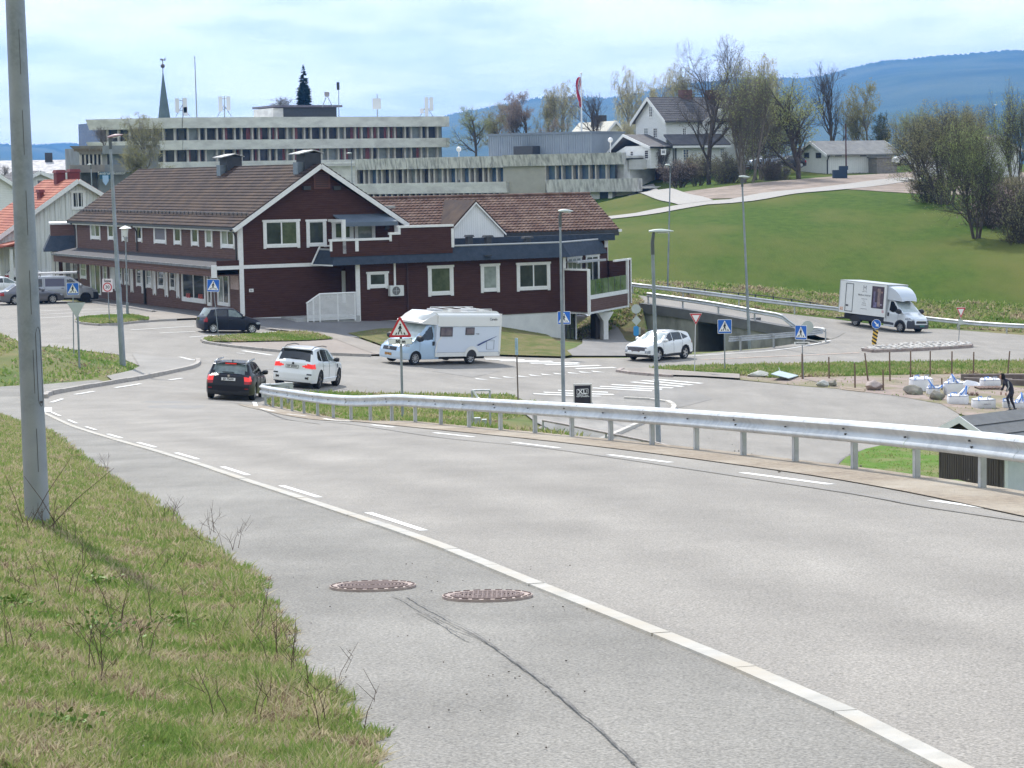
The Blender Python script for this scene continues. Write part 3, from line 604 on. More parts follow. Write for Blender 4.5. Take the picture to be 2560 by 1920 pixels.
TILE2=M('roof_tile_worn',(.15,.085,.065),(.085,.052,.044),sc=2.8,rough=.9,c3=(.22,.15,.12),sc3=1.4,bump=.4,bsc=25,spec=.2)
TILER=M('roof_tile_red',(.36,.095,.055),(.27,.075,.05),sc=2.,rough=.8,c3=(.42,.15,.09),sc3=.6)
TILEG=M('roof_tile_grey',(.075,.072,.078),(.12,.115,.12),sc=1.5,rough=.8)
def tiles(mb,o,du,dv,wid,slp,pr=.34,pc=.30,h=.045,wave=.022,mi=0):
    """courses of lapped, wavy tiles on a slope: o = lower corner, du along the eave, dv up the slope"""
    o=Vector(o);du=Vector(du).normalized();dv=Vector(dv).normalized();n=du.cross(dv)
    if n.z<0: n=-n
    nr=int(math.ceil(slp/pr));nc=int(wid/(pc/4))
    base=len(mb.v)
    for r in range(nr):
        a=r*pr;b=min((r+1)*pr+.03,slp);b0=len(mb.v);ph=0
        for c in range(nc+1):
            s=wid*c/nc;wv=wave*math.sin(2*PI*s/pc)
            mb.v.append(tuple(o+du*s+dv*a+n*(h+wv-.04)));mb.v.append(tuple(o+du*s+dv*a+n*(h+wv)));mb.v.append(tuple(o+du*s+dv*b+n*(wv*.6)))
        for c in range(nc):
            i=b0+c*3;mb.f.append((i,i+3,i+4,i+1));mb.f.append((i+1,i+4,i+5,i+2));mb.m +=[mi,mi]
def wm(o,sdir):
    s=Vector((sdir[0],sdir[1],0)).normalized();n=Vector((s.y,-s.x,0));return Matrix(((s.x,n.x,0,o[0]),(s.y,n.y,0,o[1]),(0,0,1,o[2]),(0,0,0,1)))
def put(mb,name,m,par,T,**k):
    me=mb.mesh(name,m,k.pop('smooth',False));me.transform(T);
    if T.to_3x3().determinant()<0: me.flip_normals()
    return mobj(name,me,par,**k)
def window(par,T,s0,s1,z0,z1,n=1,glass=None,trim=.12,proud=.05,sill=True,frm=.06,ears=False,cm=None,tm=None,cross=0,bars=0):
    """casing > pane, mullion; coordinates are (along wall, outward, up)"""
    if s1<s0: s0,s1=s1,s0
    if z1<z0: z0,z1=z1,z0
    tm=tm or WHITE;glass=glass or GLASS
    mb=MB();e=.03 if ears else 0
    mb.bx(s0,s0+trim,0,proud,z0-(.06 if ears else 0),z1);mb.bx(s1-trim,s1,0,proud,z0-(.06 if ears else 0),z1)
    mb.bx(s0-.05,s1+.05,0,proud+.02,z1,z1+trim*.7)
    if sill: mb.bx(s0+trim,s1-trim,0,proud+.03,z0,z0+trim)
    w=put(mb,'window',tm,par,T)
    a,b,c,d=s0+trim,s1-trim,z0+(trim if sill else 0),z1
    if frm:
        mb=MB();mb.bx(a,a+frm,0,proud-.012,c,d);mb.bx(b-frm,b,0,proud-.012,c,d);mb.bx(a+frm,b-frm,0,proud-.012,d-frm,d);mb.bx(a+frm,b-frm,0,proud-.012,c,c+frm)
        for k in range(1,n): x=a+(b-a)*k/n;mb.bx(x-frm*.7,x+frm*.7,0,proud-.012,c+frm,d-frm)
        for k in range(1,cross+1): z=c+(d-c)*k/(cross+1);mb.bx(a+frm,b-frm,0,proud-.02,z-.02,z+.02)
        for k in range(1,bars+1): x=a+(b-a)*k/(bars+1);mb.bx(x-.015,x+.015,0,proud-.022,c+frm,d-frm)
        put(mb,'sash_frame',tm,w,T)
    for k in range(n):
        x0=a+(b-a)*k/n+frm*.7;x1=a+(b-a)*(k+1)/n-frm*.7;g=glass if not isinstance(glass,(list,tuple)) else glass[k % len(glass)]
        mb=MB();mb.bx(x0,x1,-.02,.012,c+frm,d-frm);put(mb,'pane',g,w,T)
        if cm and k in cm:
            mb=MB();mb.bx(x0,x0+(x1-x0)*.3,.012,.018,c+frm,d-frm);put(mb,'curtain',CURT,w,T)
    return w
def boxp(name,m,par,*b,**k): mb=MB();mb.bx(*b);return mb.obj(name,m,par,**k)
# ---- main brown building
A=Fr(-16.5,137.0,-8.75);rA=A.root('shop_building','brown timber building with white trimmed gable, tiled roof and shops under a long canopy','building')
ZE,ZB,ZR=-2.85+8.75,-5.45+8.75,.62+8.75;WA,LA=10.6,34.6
mb=MB();mb.prism([(0,0),(WA,0),(WA,ZE),(WA/2,ZR-.25),(0,ZE)],'y',0,LA,0)
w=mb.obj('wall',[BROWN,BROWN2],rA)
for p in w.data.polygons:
    if p.normal.x<-.9: p.material_index=1  # street side lighter: fading plus grazing light put into the board colour
FT=wm((0,0,0),(1,0));LT=wm((0,0,0),(0,-1))
mb=MB();mb.bx(-.02,WA,-.03,.3,-.5,.14);mb.obj('foundation',FOUND,rA)
slope=Vector((WA/2,0,ZR-ZE)).normalized()
for sx,nm in ((1,'left'),(-1,'right')):
    x0=0 if sx>0 else WA;d=Vector((slope.x*sx,0,slope.z));n=Vector((-slope.z*sx,0,slope.x));ov=.55
    p0=Vector((x0,-.55,ZE))-d*ov;ln=(WA/2)/slope.x+ov
    mb=MB();q=[p0,p0+d*ln];th=n*.16
    mb.add([q[0],q[1],q[1]+th,q[0]+th]+[v+Vector((0,LA+1.1,0)) for v in (q[0],q[1],q[1]+th,q[0]+th)],HEX)
    rf=mb.obj('roof',TILE,rA)
    mb=MB();tiles(mb,p0+n*.165,(0,1,0),d,LA+1.1,ln);mb.obj('roof_tiles',TILE,rf,kind='stuff',fixn=False,smooth=60)
    mb=MB();a=p0+Vector((0,-.03,0))-n*.14-d*.1;b=p0+d*(ln+.02)+Vector((0,-.03,0))-n*.14
    mb.add([a,b,b+n*.27,a+n*.27]+[v+Vector((0,.06,0)) for v in (a,b,b+n*.27,a+n*.27)],HEX);mb.obj('barge_board',WHITE,rA)
    e=p0-d*.02;boxp('gutter',DARK,rA,e.x-.08,e.x+.08,-.5,LA+.5,e.z-.02,e.z+.13)
    boxp('eave_fascia',WHITE,rA,min(e.x+.09*sx,e.x+.14*sx),max(e.x+.09*sx,e.x+.14*sx),-.5,LA+.5,e.z-.12,e.z+.1)
    for k in range(44):
        if sx>0 and k<1:
            mb=MB();c0=p0+n*.34+d*1.25;mb.tube([c0,c0+Vector((0,LA+1,0))],.022,4);mb.tube([c0-n*.09,c0-n*.09+Vector((0,LA+1,0))],.022,4)
            for j in range(46): mb.box(c0+Vector((0,.4+j*.76,0))-n*.08,(.05,.04,.22))
            mb.obj('snow_guard',DARK,rA,kind='stuff')
mb=MB();mb.tube([(WA/2,-.55,ZR-.0),(WA/2,LA+.5,ZR-.0)],.13,8);mb.obj('ridge_cap',TILE,rA)
# corner boards, belt
for x0,x1 in ((-.06,.22),(WA-.22,WA+.06)):
    boxp('corner_board',WHITE,rA,x0,x1,-.05,0,.1 if x0<1 else ZB+1.2,ZE-.02)
boxp('corner_board',WHITE,rA,-.05,0,0,.22,ZB+.3,ZE-.1);boxp('corner_board',WHITE,rA,-.05,0,LA-.22,LA,ZB,ZE-.1)
boxp('belt_board',WHITE,rA,.22,5.45,-.06,0,ZB-.12,ZB+.1)
# gable front windows
def fwin(F,par,T,box,y=0,**k):
    (x0,z1),(x1,z0)=F.tr(box[0],box[1],y),F.tr(box[2],box[3],y);return window(par,T,x0,x1,z0,z1,**k)
fwin(A,rA,FT,(657,555,750,617),n=2,glass=[GLASS,GLASSG],trim=.17,ears=True);fwin(A,rA,FT,(765,554,816.5,615),n=1,glass=GLASS,trim=.17,ears=True)
fwin(A,rA,FT,(829,557,884,603),n=1,glass=GLASSG,trim=.2);fwin(A,rA,FT,(886,557,938,603),n=1,glass=GLASSL,trim=.16)
(vx,vz)=A.tr(804,447);mb=MB();mb.bx(vx-.55,vx+.55,-.05,0,vz-.62,vz+.62);vt=mb.obj('gable_vent',M('brown_plain',(.12,.05,.038),rough=.8),rA)
for k in range(8): boxp('louvre',M('louvre',(.05,.022,.018)),vt,vx-.42,vx+.42,-.075,-.051,vz-.5+k*.13,vz-.44+k*.13)
for u in (765,840.5): x,z=A.tr(u,470);boxp('wall_lamp',DARK,rA,x-.24,x+.24,-.2,0,z-.12,z+.12)
# awning over the upper door
(x0,z0),(x1,z1)=A.tr(832,541),A.tr(974,541);(_,z2)=A.tr(977,557,-1.1)
mb=MB();mb.add([(x0,-.02,z0+.1),(x1-.3,-.02,z0+.1),(x1,-1.2,z2+.1),(x0+.35,-1.2,z2+.1),(x0,-.02,z0+.04),(x1-.3,-.02,z0+.04),(x1,-1.2,z2-.16),(x0+.35,-1.2,z2-.16)],[(0,1,2,3),(4,5,6,7),(0,1,5,4),(1,2,6,5),(2,3,7,6),(3,0,4,7)]);mb.obj('awning',M('awning_blue_grey',(.10,.13,.17),(.13,.16,.20),sc=2,rough=.6),rA)
(x,z)=A.tr(967.5,569);mb=MB();mb.lathe([(.0,-.06),(.1,-.06),(.17,-.03),(.17,0)],(x,0,z),16,'y');mb.obj('round_lamp',DARK,rA)
(x,z)=A.tr(628,726);boxp('number_plate',WHITE,rA,x-.14,x+.14,-.03,0,z-.1,z+.1);lettering('8a',.16,DARK,rA,(x,-.034,z))
# white upper door post
(x0,z0),(_,z1)=A.tr(823,548),A.tr(823,640);boxp('corner_post',WHITE,rA,x0-.1,x0+.12,-2.3,-2.12,z1+.2,z0);boxp('corner_post',WHITE,rA,x0-.1,x0+.12,-2.12,0,z0-.16,z0)
# terrace parapet
for (u0,u1,vt_) in ((826,975,604),(975,997,587),(997,1131,570)):
    x0,zt=A.tr(u0,vt_,-2.3);x1,_=A.tr(u1,vt_,-2.3);boxp('parapet',BROWN,rA,x0,x1,-2.3,-2.18,ZB+.5,zt);boxp('parapet_cap',WHITE,rA,x0-.06,x1+.06,-2.36,-2.12,zt,zt+.14)
    boxp('parapet_post',WHITE,rA,x0-.06,x0+.1,-2.34,-2.301,(ZB+.85 if u0<900 else zt-.4),zt)
x1,zt=A.tr(1131,571,-2.3);boxp('parapet_post',WHITE,rA,x1-.1,x1+.08,-2.34,-2.301,ZB+.85,zt)
xa,_=A.tr(854,700);xb,_=A.tr(858,700);boxp('parapet_post',WHITE,rA,xa-.02,xa+.2,-2.34,-2.301,ZB+.8,ZB+1.5)
boxp('parapet',BROWN,rA,A.tr(1131,571,-2.3)[0]-.12,A.tr(1131,571,-2.3)[0],-2.18,2.3,ZB+.5,A.tr(1131,571,-2.3)[1]);boxp('parapet_cap',WHITE,rA,x1-.18,x1+.06,-2.12,2.3,zt,zt+.14)
# left (street) side upper windows
for i,bxx in enumerate(((780,512,872,690),(930,515,990,695),(1050,517,1108,705),(1172,517,1234,712),(1328,528,1442,725),(1500,532,1572,735),(1650,539,1722,745),(1772,542,1842,752),(1905,547,2032,765))):
    (y0,z1),(y1,z0)=A.trx(bxx[0]/3.456,400+bxx[1]/3.456),A.trx(bxx[2]/3.456,400+bxx[3]/3.456);zm=z1
    (_,z0)=A.trx(bxx[0]/3.456,400+(bxx[3]-9)/3.456)
    window(rA,LT,-y0,-y1,z0,z1-.05,n=2 if i in (0,8) else 1,glass=M('blind_grey',(.16,.15,.17),rough=.6) if i==4 else [GLASSL,GLASS] if i in (0,8) else GLASSL if i in (2,7) else GLASS,trim=.15,ears=True,frm=.10)
# canopy along the street side
CX=-1.75;yR=-.02;yL=34.9
mb=MB();mb.add([(0,yR,ZB+.42),(CX,yR,ZB+.10),(CX,yL,ZB+.10),(0,yL,ZB+.42),(0,yR,ZB+.30),(CX,yR,ZB-.02),(CX,yL,ZB-.02),(0,yL,ZB+.30)],[(0,1,2,3),(4,5,6,7),(0,1,5,4),(1,2,6,5),(2,3,7,6)]);cn=mb.obj('canopy',M('roofing_felt_dark',(.045,.043,.05),(.065,.062,.07),sc=3,rough=.85),rA)
boxp('gutter',M('zinc_grey',(.22,.22,.23),(.12,.12,.125),sc=4,rough=.5,metal=.5),cn,CX-.14,CX+.02,yR,yL,ZB-.07,ZB+.09)
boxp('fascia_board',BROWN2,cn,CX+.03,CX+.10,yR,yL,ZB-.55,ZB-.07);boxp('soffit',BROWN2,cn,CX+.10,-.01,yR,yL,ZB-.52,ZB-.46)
boxp('end_post',WHITE,cn,CX-.12,CX+.22,yR-.07,yR-.005,ZB-.62,ZB+.16);boxp('end_board',BROWN,cn,CX+.23,-.07,yR-.03,yR+.02,ZB+.1,ZB+.42);boxp('belt_board',WHITE,cn,CX+.23,-.07,yR-.06,yR+.02,ZB-.14,ZB+.09)
# ground floor, street side
def g3(a,b): return 180+a/5.027,600+b/5.027
def gwin(bxx,**k):
    (y0,z1),(y1,z0)=A.trx(*g3(bxx[0],bxx[1])),A.trx(*g3(bxx[2],bxx[3]));(_,z0)=A.trx(*g3(bxx[0],bxx[3]-(bxx[2]-bxx[0])*.12));return window(rA,LT,-y0,-y1,z0,min(z1,ZB-.55),**k)
for bxx in ((100,230,190,488),(388,285,452,540),(590,305,640,548),(655,310,727,562),(805,322,882,580),(925,328,1012,602),(1075,340,1167,612),(1225,350,1307,632)):
    gwin(bxx,n=1,glass=random.choice([GLASS,GLASSL,GLASS]),trim=.13,ears=True,cross=1,frm=.08)
for bxx in ((480,295,555,632),(735,315,780,660),(875,330,913,675),(1015,340,1066,695),(1165,350,1217,716),(1310,360,1362,732)):
    (y0,z1),(y1,z0)=A.trx(*g3(bxx[0],bxx[1])),A.trx(*g3(bxx[2],bxx[3]));(_,z0)=A.trx(*g3(bxx[0],bxx[3]-6));mb=MB()
    a,b=-y0,-y1;mb.bx(a,a+.16,0,.06,z0,ZB-.56);mb.bx(b-.16,b,0,.06,z0,ZB-.56);mb.bx(a+.16,b-.16,0,.035,z0+.1,ZB-.56);put(mb,'pilaster',WHITE,rA,LT)
boxp('lintel_board',WHITE,rA,-.075,-.001,A.trx(*g3(1365,345))[0],A.trx(*g3(385,285))[0],ZB-.75,ZB-.57)
gwin((1375,340,1690,800),n=2,glass=[GLASS,GLASS],trim=.2,frm=.1);gwin((1695,365,1765,830),n=1,trim=.12,frm=.1);gwin((1825,385,1990,835),n=2,trim=.13,frm=.1,glass=[GLASSL,GLASS]);gwin((225,262,372,690),n=2,trim=.13,frm=.1,glass=[GLASSL,GLASS],sill=False)
RED=M('red_letters',(.55,.06,.05),rough=.5)
for a,b in ((1474,700),(1628,712)):
    y,z=A.trx(*g3(a,b));o=lettering('ASAS',.42,RED,rA,(-.08,y,z),(PI/2,0,-PI/2),.01,sx=.9)
(y,z)=A.trx(*g3(2045,520));boxp('poster',M('poster_pink',(.45,.30,.27),(.6,.5,.46),sc=9),rA,-.03,-.001,y-.7,y+.7,z-.5,z+.35)
for (a,b),z0 in (((1190,518),ZB+.5),((2050,560),ZB+.35)):
    y,z=A.trx(a/3.456,400+b/3.456);mb=MB();mb.tube([(-.5,y,ZE-.35),(-.3,y,ZE-.4),(-.12,y,ZE-.75),(-.12,y,z0)],.055,8);mb.obj('downpipe',DARK,rA,smooth=40)
mb=MB();mb.tube([(-.5,LA-.3,ZE-.35),(-.3,LA-.2,ZE-.4),(-.12,LA-.1,ZE-.75),(-.12,LA-.1,ZB+.5)],.055,8);mb.obj('downpipe',DARK,rA,smooth=40)
mb=MB();y=A.trx(*g3(918,300))[0];mb.tube([(-.1,y,ZB-.5),(-.1,y,.2)],.09,8);mb.obj('downpipe',DARK,rA)
# roof chimneys
for u0,u1,vt_,vb in ((543,580,392,428),(733,777,383,423)):
    xr=WA/2-.6;y0,zt=A.trx((u0+u1)/2,vt_,xr);_,z0=A.trx((u0+u1)/2,vb,xr)
    c=boxp('chimney',M('chimney_slate',(.035,.038,.045),(.05,.052,.06),sc=4,rough=.7),rA,xr-.1,xr+.95,y0-.75,y0+.75,ZR-.7,zt)
    boxp('flue_duct',M('duct_steel',(.16,.19,.22),(.22,.25,.28),sc=3,rough=.45,metal=.4),c,xr-.5,xr-.101,y0-.45,y0+.3,ZR-1.0,zt-.55)
    mb=MB();mb.prism([(xr-.55,zt-.08),(xr+.45,zt+.14),(xr+1.1,zt-.03),(xr+1.1,zt+.02),(xr+.45,zt+.20),(xr-.55,zt-.02)],'y',y0-.9,y0+.9);mb.obj('chimney_cap',M('cap_pale',(.42,.42,.41),(.1,.1,.1),sc=2,lo=.5,hi=.7),c)
# ---- lower flat-roofed part B
xb0=A.tr(893,700,-1.9)[0];xb1=A.tr(1409,700,-1.9)[0];BT=wm((0,-1.9,0),(1,0));zbb=-9.03+8.75
boxp('extension_wall',BROWN,rA,xb0,xb1,-1.9,4,zbb,ZB+.35);boxp('extension_foundation',FOUND,rA,xb0+.05,xb1-.1,-1.86,4,-3.3,zbb-.001)
boxp('corner_board',WHITE,rA,xb0-.12,xb0+.16,-1.97,-1.9,-.5,ZB-.05);boxp('corner_board',WHITE,rA,xb1-.05,xb1+.14,-1.97,-1.9,zbb,ZB-.05)
fwin(A,rA,BT,(917,685,970.5,719),y=-1.9,n=1,glass=GLASS,trim=.18,ears=True);fwin(A,rA,BT,(1069,670,1134,736.5),y=-1.9,n=1,glass=GLASSG,trim=.2,ears=True)
fwin(A,rA,BT,(1201,665,1249,728),y=-1.9,n=1,glass=GLASSL,trim=.18,ears=True);fwin(A,rA,BT,(1291,662,1375.5,723),y=-1.9,n=2,glass=[GLASS,GLASS],trim=.18,ears=True)
(x0,z0),(x1,z1)=A.tr(855,733,0),A.tr(881,676,0);boxp('door',M('door_white',(.66,.69,.68),rough=.5),rA,x0,x1,-.06,0,z0-.6,z1);boxp('door_handle',DARK,rA,x1-.2,x1-.08,-.12,-.061,(z0+z1)/2-.2,(z0+z1)/2)
# mansard band and flat roof
yf,yt=-2.5,-2.05;xm0=A.tr(849,663,yf)[0]-.9;xc=A.tr(1426,648,yf)[0];zm0,zm1=ZB-.02,-4.52+8.75
P0=A.w(xc,yf);P1=at(1519,632,150.7);ex=(P1-A.o).dot(A.e1);ey=(P1-A.o).dot(A.e2)
q=[(xm0,0),(xm0+.45,yf),(xc,yf),(ex,ey)];qt=[(xm0+.55,0),(xm0+.75,yt),(xc-.42,yt),(ex-.55,ey)]
mb=MB()
for i in range(3): mb.add([(*q[i],zm0),(*q[i+1],zm0),(*qt[i+1],zm1),(*qt[i],zm1)],[(0,1,2,3)])
mb.obj('mansard_band',NAVY,rA,fixn=False)
mb=MB();mb.add([(*p,zm0-.001) for p in q],[tuple(range(4))]);mb.obj('soffit',WHITE,rA)
mb=MB()
for i in range(3):
    a=Vector((*qt[i],zm1));b=Vector((*qt[i+1],zm1));mb.tube([a,b],.06,6)
mb.obj('roof_edge',M('edge_pale',(.45,.46,.47),rough=.5),rA)
mb=MB();mb.add([(*p,zm1-.06) for p in qt],[tuple(range(4))]);mb.obj('flat_roof',M('felt_grey',(.22,.22,.23),(.3,.3,.31),sc=2,rough=.9),rA)
mb=MB();mb.tube([A.w(0,0)*0+Vector((xm0-.05,-.3,zm0)),Vector((xm0+.4,yf-.05,zm0))],.05,6);mb.tube([Vector((xm0-.05,-.3,zm0)),Vector((xm0+.55,-.3,zm1+.2)),Vector((xm0+.55,-2.2,zm1+.25))],.06,6);mb.obj('edge_trim',WHITE,rA)
for u0,u1,v0,v1 in ((1163,1182,588,611),(1208,1231,589,612),(1306,1331,592,610)):
    x0,zt=A.tr(u0,v0,-.6);x1,_=A.tr(u1,v0,-.6);xm=(x0+x1)/2;mb=MB();mb.bx(xm-.18,xm+.18,-.78,-.42,zm1-.1,zt-.1);v_=mb.obj('roof_vent',DARK,rA);mb=MB();mb.box((xm,-.6,zt-.05),(x1-x0,.5,.13),tap=.8);mb.obj('vent_cap',DARK,v_)
# heat pump, pipes
(x0,z1),(x1,z0)=A.tr(969,714,-1.9),A.tr(1003,738.5,-1.9);hp=boxp('heat_pump',M('pump_white',(.68,.69,.67),(.6,.61,.6),sc=6,rough=.5),rA,x0,x1,-2.32,-1.98,z0,z1)
mb=MB();mb.lathe([(.0,-.012),(.06,-.02),(.06,-.004),(.23,-.004),(.25,-.02),(.27,-.004),(.27,0)],((x0+x1)/2-.06,-2.325,(z0+z1)/2),20,'y');mb.obj('fan_grille',M('fan_dark',(.10,.10,.10),(.2,.2,.2),sc=20),hp)
mb=MB();mb.box(((x0+x1)/2-.06,-2.35,(z0+z1)/2),(.4,.01,.025));mb.box(((x0+x1)/2-.06,-2.352,(z0+z1)/2),(.025,.01,.4));mb.obj('fan_bars',M('bar_grey',(.5,.5,.5)),hp)
x,_=A.tr(986,690,-1.9);boxp('pipe_cover',WHITE,rA,x-.06,x+.06,-1.99,-1.901,z1,ZB-.03);x,_=A.tr(1017,690,-1.9);mb=MB();mb.tube([(x,-1.98,ZB-.02),(x,-1.98,zbb+.0)],.05,8);mb.obj('downpipe',M('pipe_plum',(.05,.02,.022)),rA)
boxp('cable_hook',DARK,rA,A.tr(1210,648,-2.5)[0],A.tr(1228,648,-2.5)[0],-2.62,-2.45,ZB+.22,ZB+.28)
# slatted rail of the entrance ramp
(x0,z0),(x1,z1)=A.tr(769,803,-2.6),A.tr(889,732,-2.6);xk,_=A.tr(799,732,-2.6)
rmp=boxp('entrance_ramp',M('concrete_step',(.42,.42,.41),(.34,.34,.33),sc=3),rA,A.tr(742,800,-2.6)[0],xb0-.13,-2.5,-.02,-.6,.14)
mb=MB();nsl=24
for k in range(nsl):
    z=z0+(z1-z0)*(k+.5)/nsl;xs=x0 if z<z1-.55 else x0+(xk-x0)*(z-(z1-.55))/.55;mb.bx(xs,x1,-2.62,-2.6,z-.025,z+.022)
mb.obj('railing_slats',WHITE,rmp,kind='stuff');mb=MB()
for x in (x0+.02,(x0+xk)/2,xk,(xk+x1)/2,x1-.05): mb.bx(x-.04,x+.04,-2.6,-2.54,z0-.1,z1 if x>xk-.1 else (z1-.5 if x<x0+.1 else z1-.26))
mb.obj('railing_posts',WHITE,rmp,kind='stuff');mb=MB();mb.tube([(x0-.05,-2.6,z1-.52),(xk,-2.6,z1+.02),(x1,-2.6,z1+.02)],.055,6);mb.obj('handrail',WHITE,rmp)
# chamfered right side with balcony
cB=A.w(xb1,-1.9);eB=at(1519,640,150.9);dB=Vector((eB.x-cB.x,eB.y-cB.y));LB=dB.length;dB.normalize()
def lc(p): p=Vector((p[0],p[1],0));return ((p-A.o).dot(A.e1),(p-A.o).dot(A.e2))
lcB=lc((cB.x,cB.y));leB=lc((cB.x+dB.x*LB,cB.y+dB.y*LB));dl=(Vector(leB)-Vector(lcB)).normalized();CT=wm((lcB[0],lcB[1],0),dl)
mb=MB();mb.prism([lcB,leB,(leB[0]-2,leB[1]+2.2),(lcB[0]-4,lcB[1]+3)],'z',zbb,ZB+.35);mb.obj('extension_wall',BROWN,rA)
zb_=-8.95+8.75;zt_=-6.34+8.75
b1=lc((5.05,143.6));b2=lc((7.9,150.6));b0=(lcB[0]+.02,lcB[1]-.06)
mb=MB();mb.prism([b0,b1,(b1[0]+.01,b1[1]+.1),(b0[0],b0[1]+.1)],'z',zb_-.12,zt_);mb.obj('balcony_screen',BROWN,rA)
BD=(Vector(b2)-Vector(b1)).normalized();BLn=(Vector(b2)-Vector(b1)).length;BM=wm((*b1,0),BD)
mb=MB();mb.bx(0,BLn,-.12,0,zb_-.05,zb_+.75);put(mb,'balcony_band',BROWN2,rA,BM);mb=MB();mb.bx(0,BLn,-.08,.03,zb_+.76,zb_+1.02);put(mb,'balcony_rail',WHITE,rA,BM)
BG=M('balcony_glass',(.05,.085,.035),(.12,.16,.07),sc=1.2,rough=.06,spec=.7,c3=(.2,.24,.16),sc3=.8)
for k in range(6):
    a=.1+(BLn-.25)*k/6;b=.1+(BLn-.25)*(k+1)/6;mb=MB();mb.bx(a+.04,b-.04,-.05,-.03,zb_+1.03,zb_+2.0);put(mb,'glass_panel',BG,rA,BM);mb=MB();mb.bx(a-.035,a+.035,-.07,-.02,zb_+1.03,zb_+2.02);put(mb,'glass_post',DARK,rA,BM)
for s,zt2 in ((0,zt_+.1),(BLn,zt_+.42)): mb=MB();mb.bx(s-.08,s+.1,-.1,.06,zb_-.2,zt2);put(mb,'balcony_post',WHITE,rA,BM)
mb=MB();mb.bx(BLn+.1,BLn+.62,-.1,-.04,zb_+.05,zt_+.34);put(mb,'balcony_screen',BROWN,rA,BM);mb=MB();mb.bx(BLn+.62,BLn+.76,-.12,.02,zb_+.05,zt_+.42);mb.bx(BLn-2.6,BLn+.76,-.12,.02,zt_+.36,zt_+.48);put(mb,'balcony_trim',WHITE,rA,BM)
mb=MB();mb.prism([b2,(b2[0]+.1,b2[1]+.12),leB,(leB[0],leB[1]-.2)],'z',zb_+.5,zt_+.34);mb.obj('balcony_screen',BROWN,rA)
mb=MB();mb.prism([b0,b1,b2,leB],'z',zb_-.18,zb_-.06);mb.obj('balcony_floor',FOUND,rA)
mb=MB();mb.bx(0.02,.0+(Vector(b1)-Vector(b0)).length,.0,.06,zt_,zt_+.12);put(mb,'balcony_trim',WHITE,rA,wm((*b0,0),(Vector(b1)-Vector(b0))))
window(rA,CT,.5,2.6,zb_+2.2,ZB-.15,n=3,glass=GLASSL,trim=.12);window(rA,CT,3.2,5.2,zb_+.2,ZB-.15,n=2,glass=GLASS,trim=.14)
mb=MB();mb.bx(.2,4.4,0,.9,ZB-.42,ZB-.34);mb.bx(.2,4.4,.86,.95,ZB-.46,ZB-.32);put(mb,'small_awning',M('awning_grey',(.35,.36,.38),rough=.7),rA,CT)
# entrance glazing below and the column
mb=MB();mb.bx(0.0,1.6,-3,-.02,-3.1,zbb-.02);put(mb,'lower_wall',FOUND,rA,CT);window(rA,CT,.12,1.5,-2.6,zbb-.1,n=2,cross=1,glass=GLASSG,trim=.1,tm=DARK)
mb=MB();mb.bx(1.5,1.75,-.3,.04,-3.1,zbb-.02);mb.bx(.05,1.75,-.1,.05,-2.9,-2.68);put(mb,'entrance_frame',WHITE,rA,CT)
pc=at(1512,869,147.6);cl=lc((pc.x,pc.y));zc=pc.z+8.75;mb=MB();mb.bx(cl[0]-.18,cl[0]+.18,cl[1]-.2,cl[1]+.5,zc-.3,zb_-.9);mb.add([(cl[0]-.18,cl[1]-.2,zb_-.9),(cl[0]+.18,cl[1]-.2,zb_-.9),(cl[0]+.18,cl[1]+.5,zb_-.9),(cl[0]-.18,cl[1]+.5,zb_-.9),(cl[0]-.6,cl[1]-.2,zb_-.3),(cl[0]+.6,cl[1]-.2,zb_-.3),(cl[0]+.6,cl[1]+.5,zb_-.3),(cl[0]-.6,cl[1]+.5,zb_-.3)],[(4,5,6,7),(0,1,5,4),(1,2,6,5),(2,3,7,6),(3,0,4,7)]);mb.obj('column',WHITE,rA)
boxp('column_back',M('dark_brown_post',(.04,.03,.03)),rA,cl[0]-.55,cl[0]-.25,cl[1]+.2,cl[1]+.9,zc-.3,zb_-.2)
# ---- rear wing C
xC1,yC=27.5,2.95;zeC=-4.02+8.75;zrC=-1.72+8.75;xC0=WA+.2
boxp('wing_wall',BROWN,rA,xC0,xC1,yC,10,-9.5+8.75,zeC-.05);boxp('corner_board',WHITE,rA,xC1-.2,xC1+.07,yC-.06,yC,-9.5+8.75,zeC-.1)
d=Vector((0,4.0,zrC-zeC)).normalized();n=Vector((0,-d.z,d.y));ov=Vector((xC0-.6,2.38,zeC))
for sgn in (1,-1):
    p0=Vector((xC0-.8,2.38 if sgn>0 else 2.38+8,zeC));dd=Vector((0,d.y*sgn,d.z));nn=Vector((0,-d.z*sgn,d.y));ln=4.0/d.y;wd=xC1+.62-p0.x
    mb=MB();mb.add([p0,p0+dd*ln,p0+dd*ln+nn*.14,p0+nn*.14]+[v+Vector((wd,0,0)) for v in (p0,p0+dd*ln,p0+dd*ln+nn*.14,p0+nn*.14)],HEX);rc=mb.obj('wing_roof',TILE2,rA)
    if sgn>0: mb=MB();tiles(mb,p0+nn*.145,(1,0,0),dd,wd,ln,.33,.32,.055,.03);mb.obj('roof_tiles',TILE2,rc,kind='stuff',fixn=False,smooth=60)
boxp('eave_board',DARK,rA,xC0,xC1+.6,2.30,2.42,zeC-.32,zeC+.06);boxp('gutter_end',WHITE,rA,xC1+.55,xC1+.8,2.25,2.4,zeC-.08,zeC+.1)
mb=MB();mb.tube([(xC0-.8,6.38,zrC+.2),(xC1+.65,6.38,zrC+.2)],.11,8);mb.obj('ridge_cap',TILE2,rA);boxp('white_soffit',WHITE,rA,xC1-1.9,xC1+.25,2.5,2.9,zeC-.62,zeC-.34)
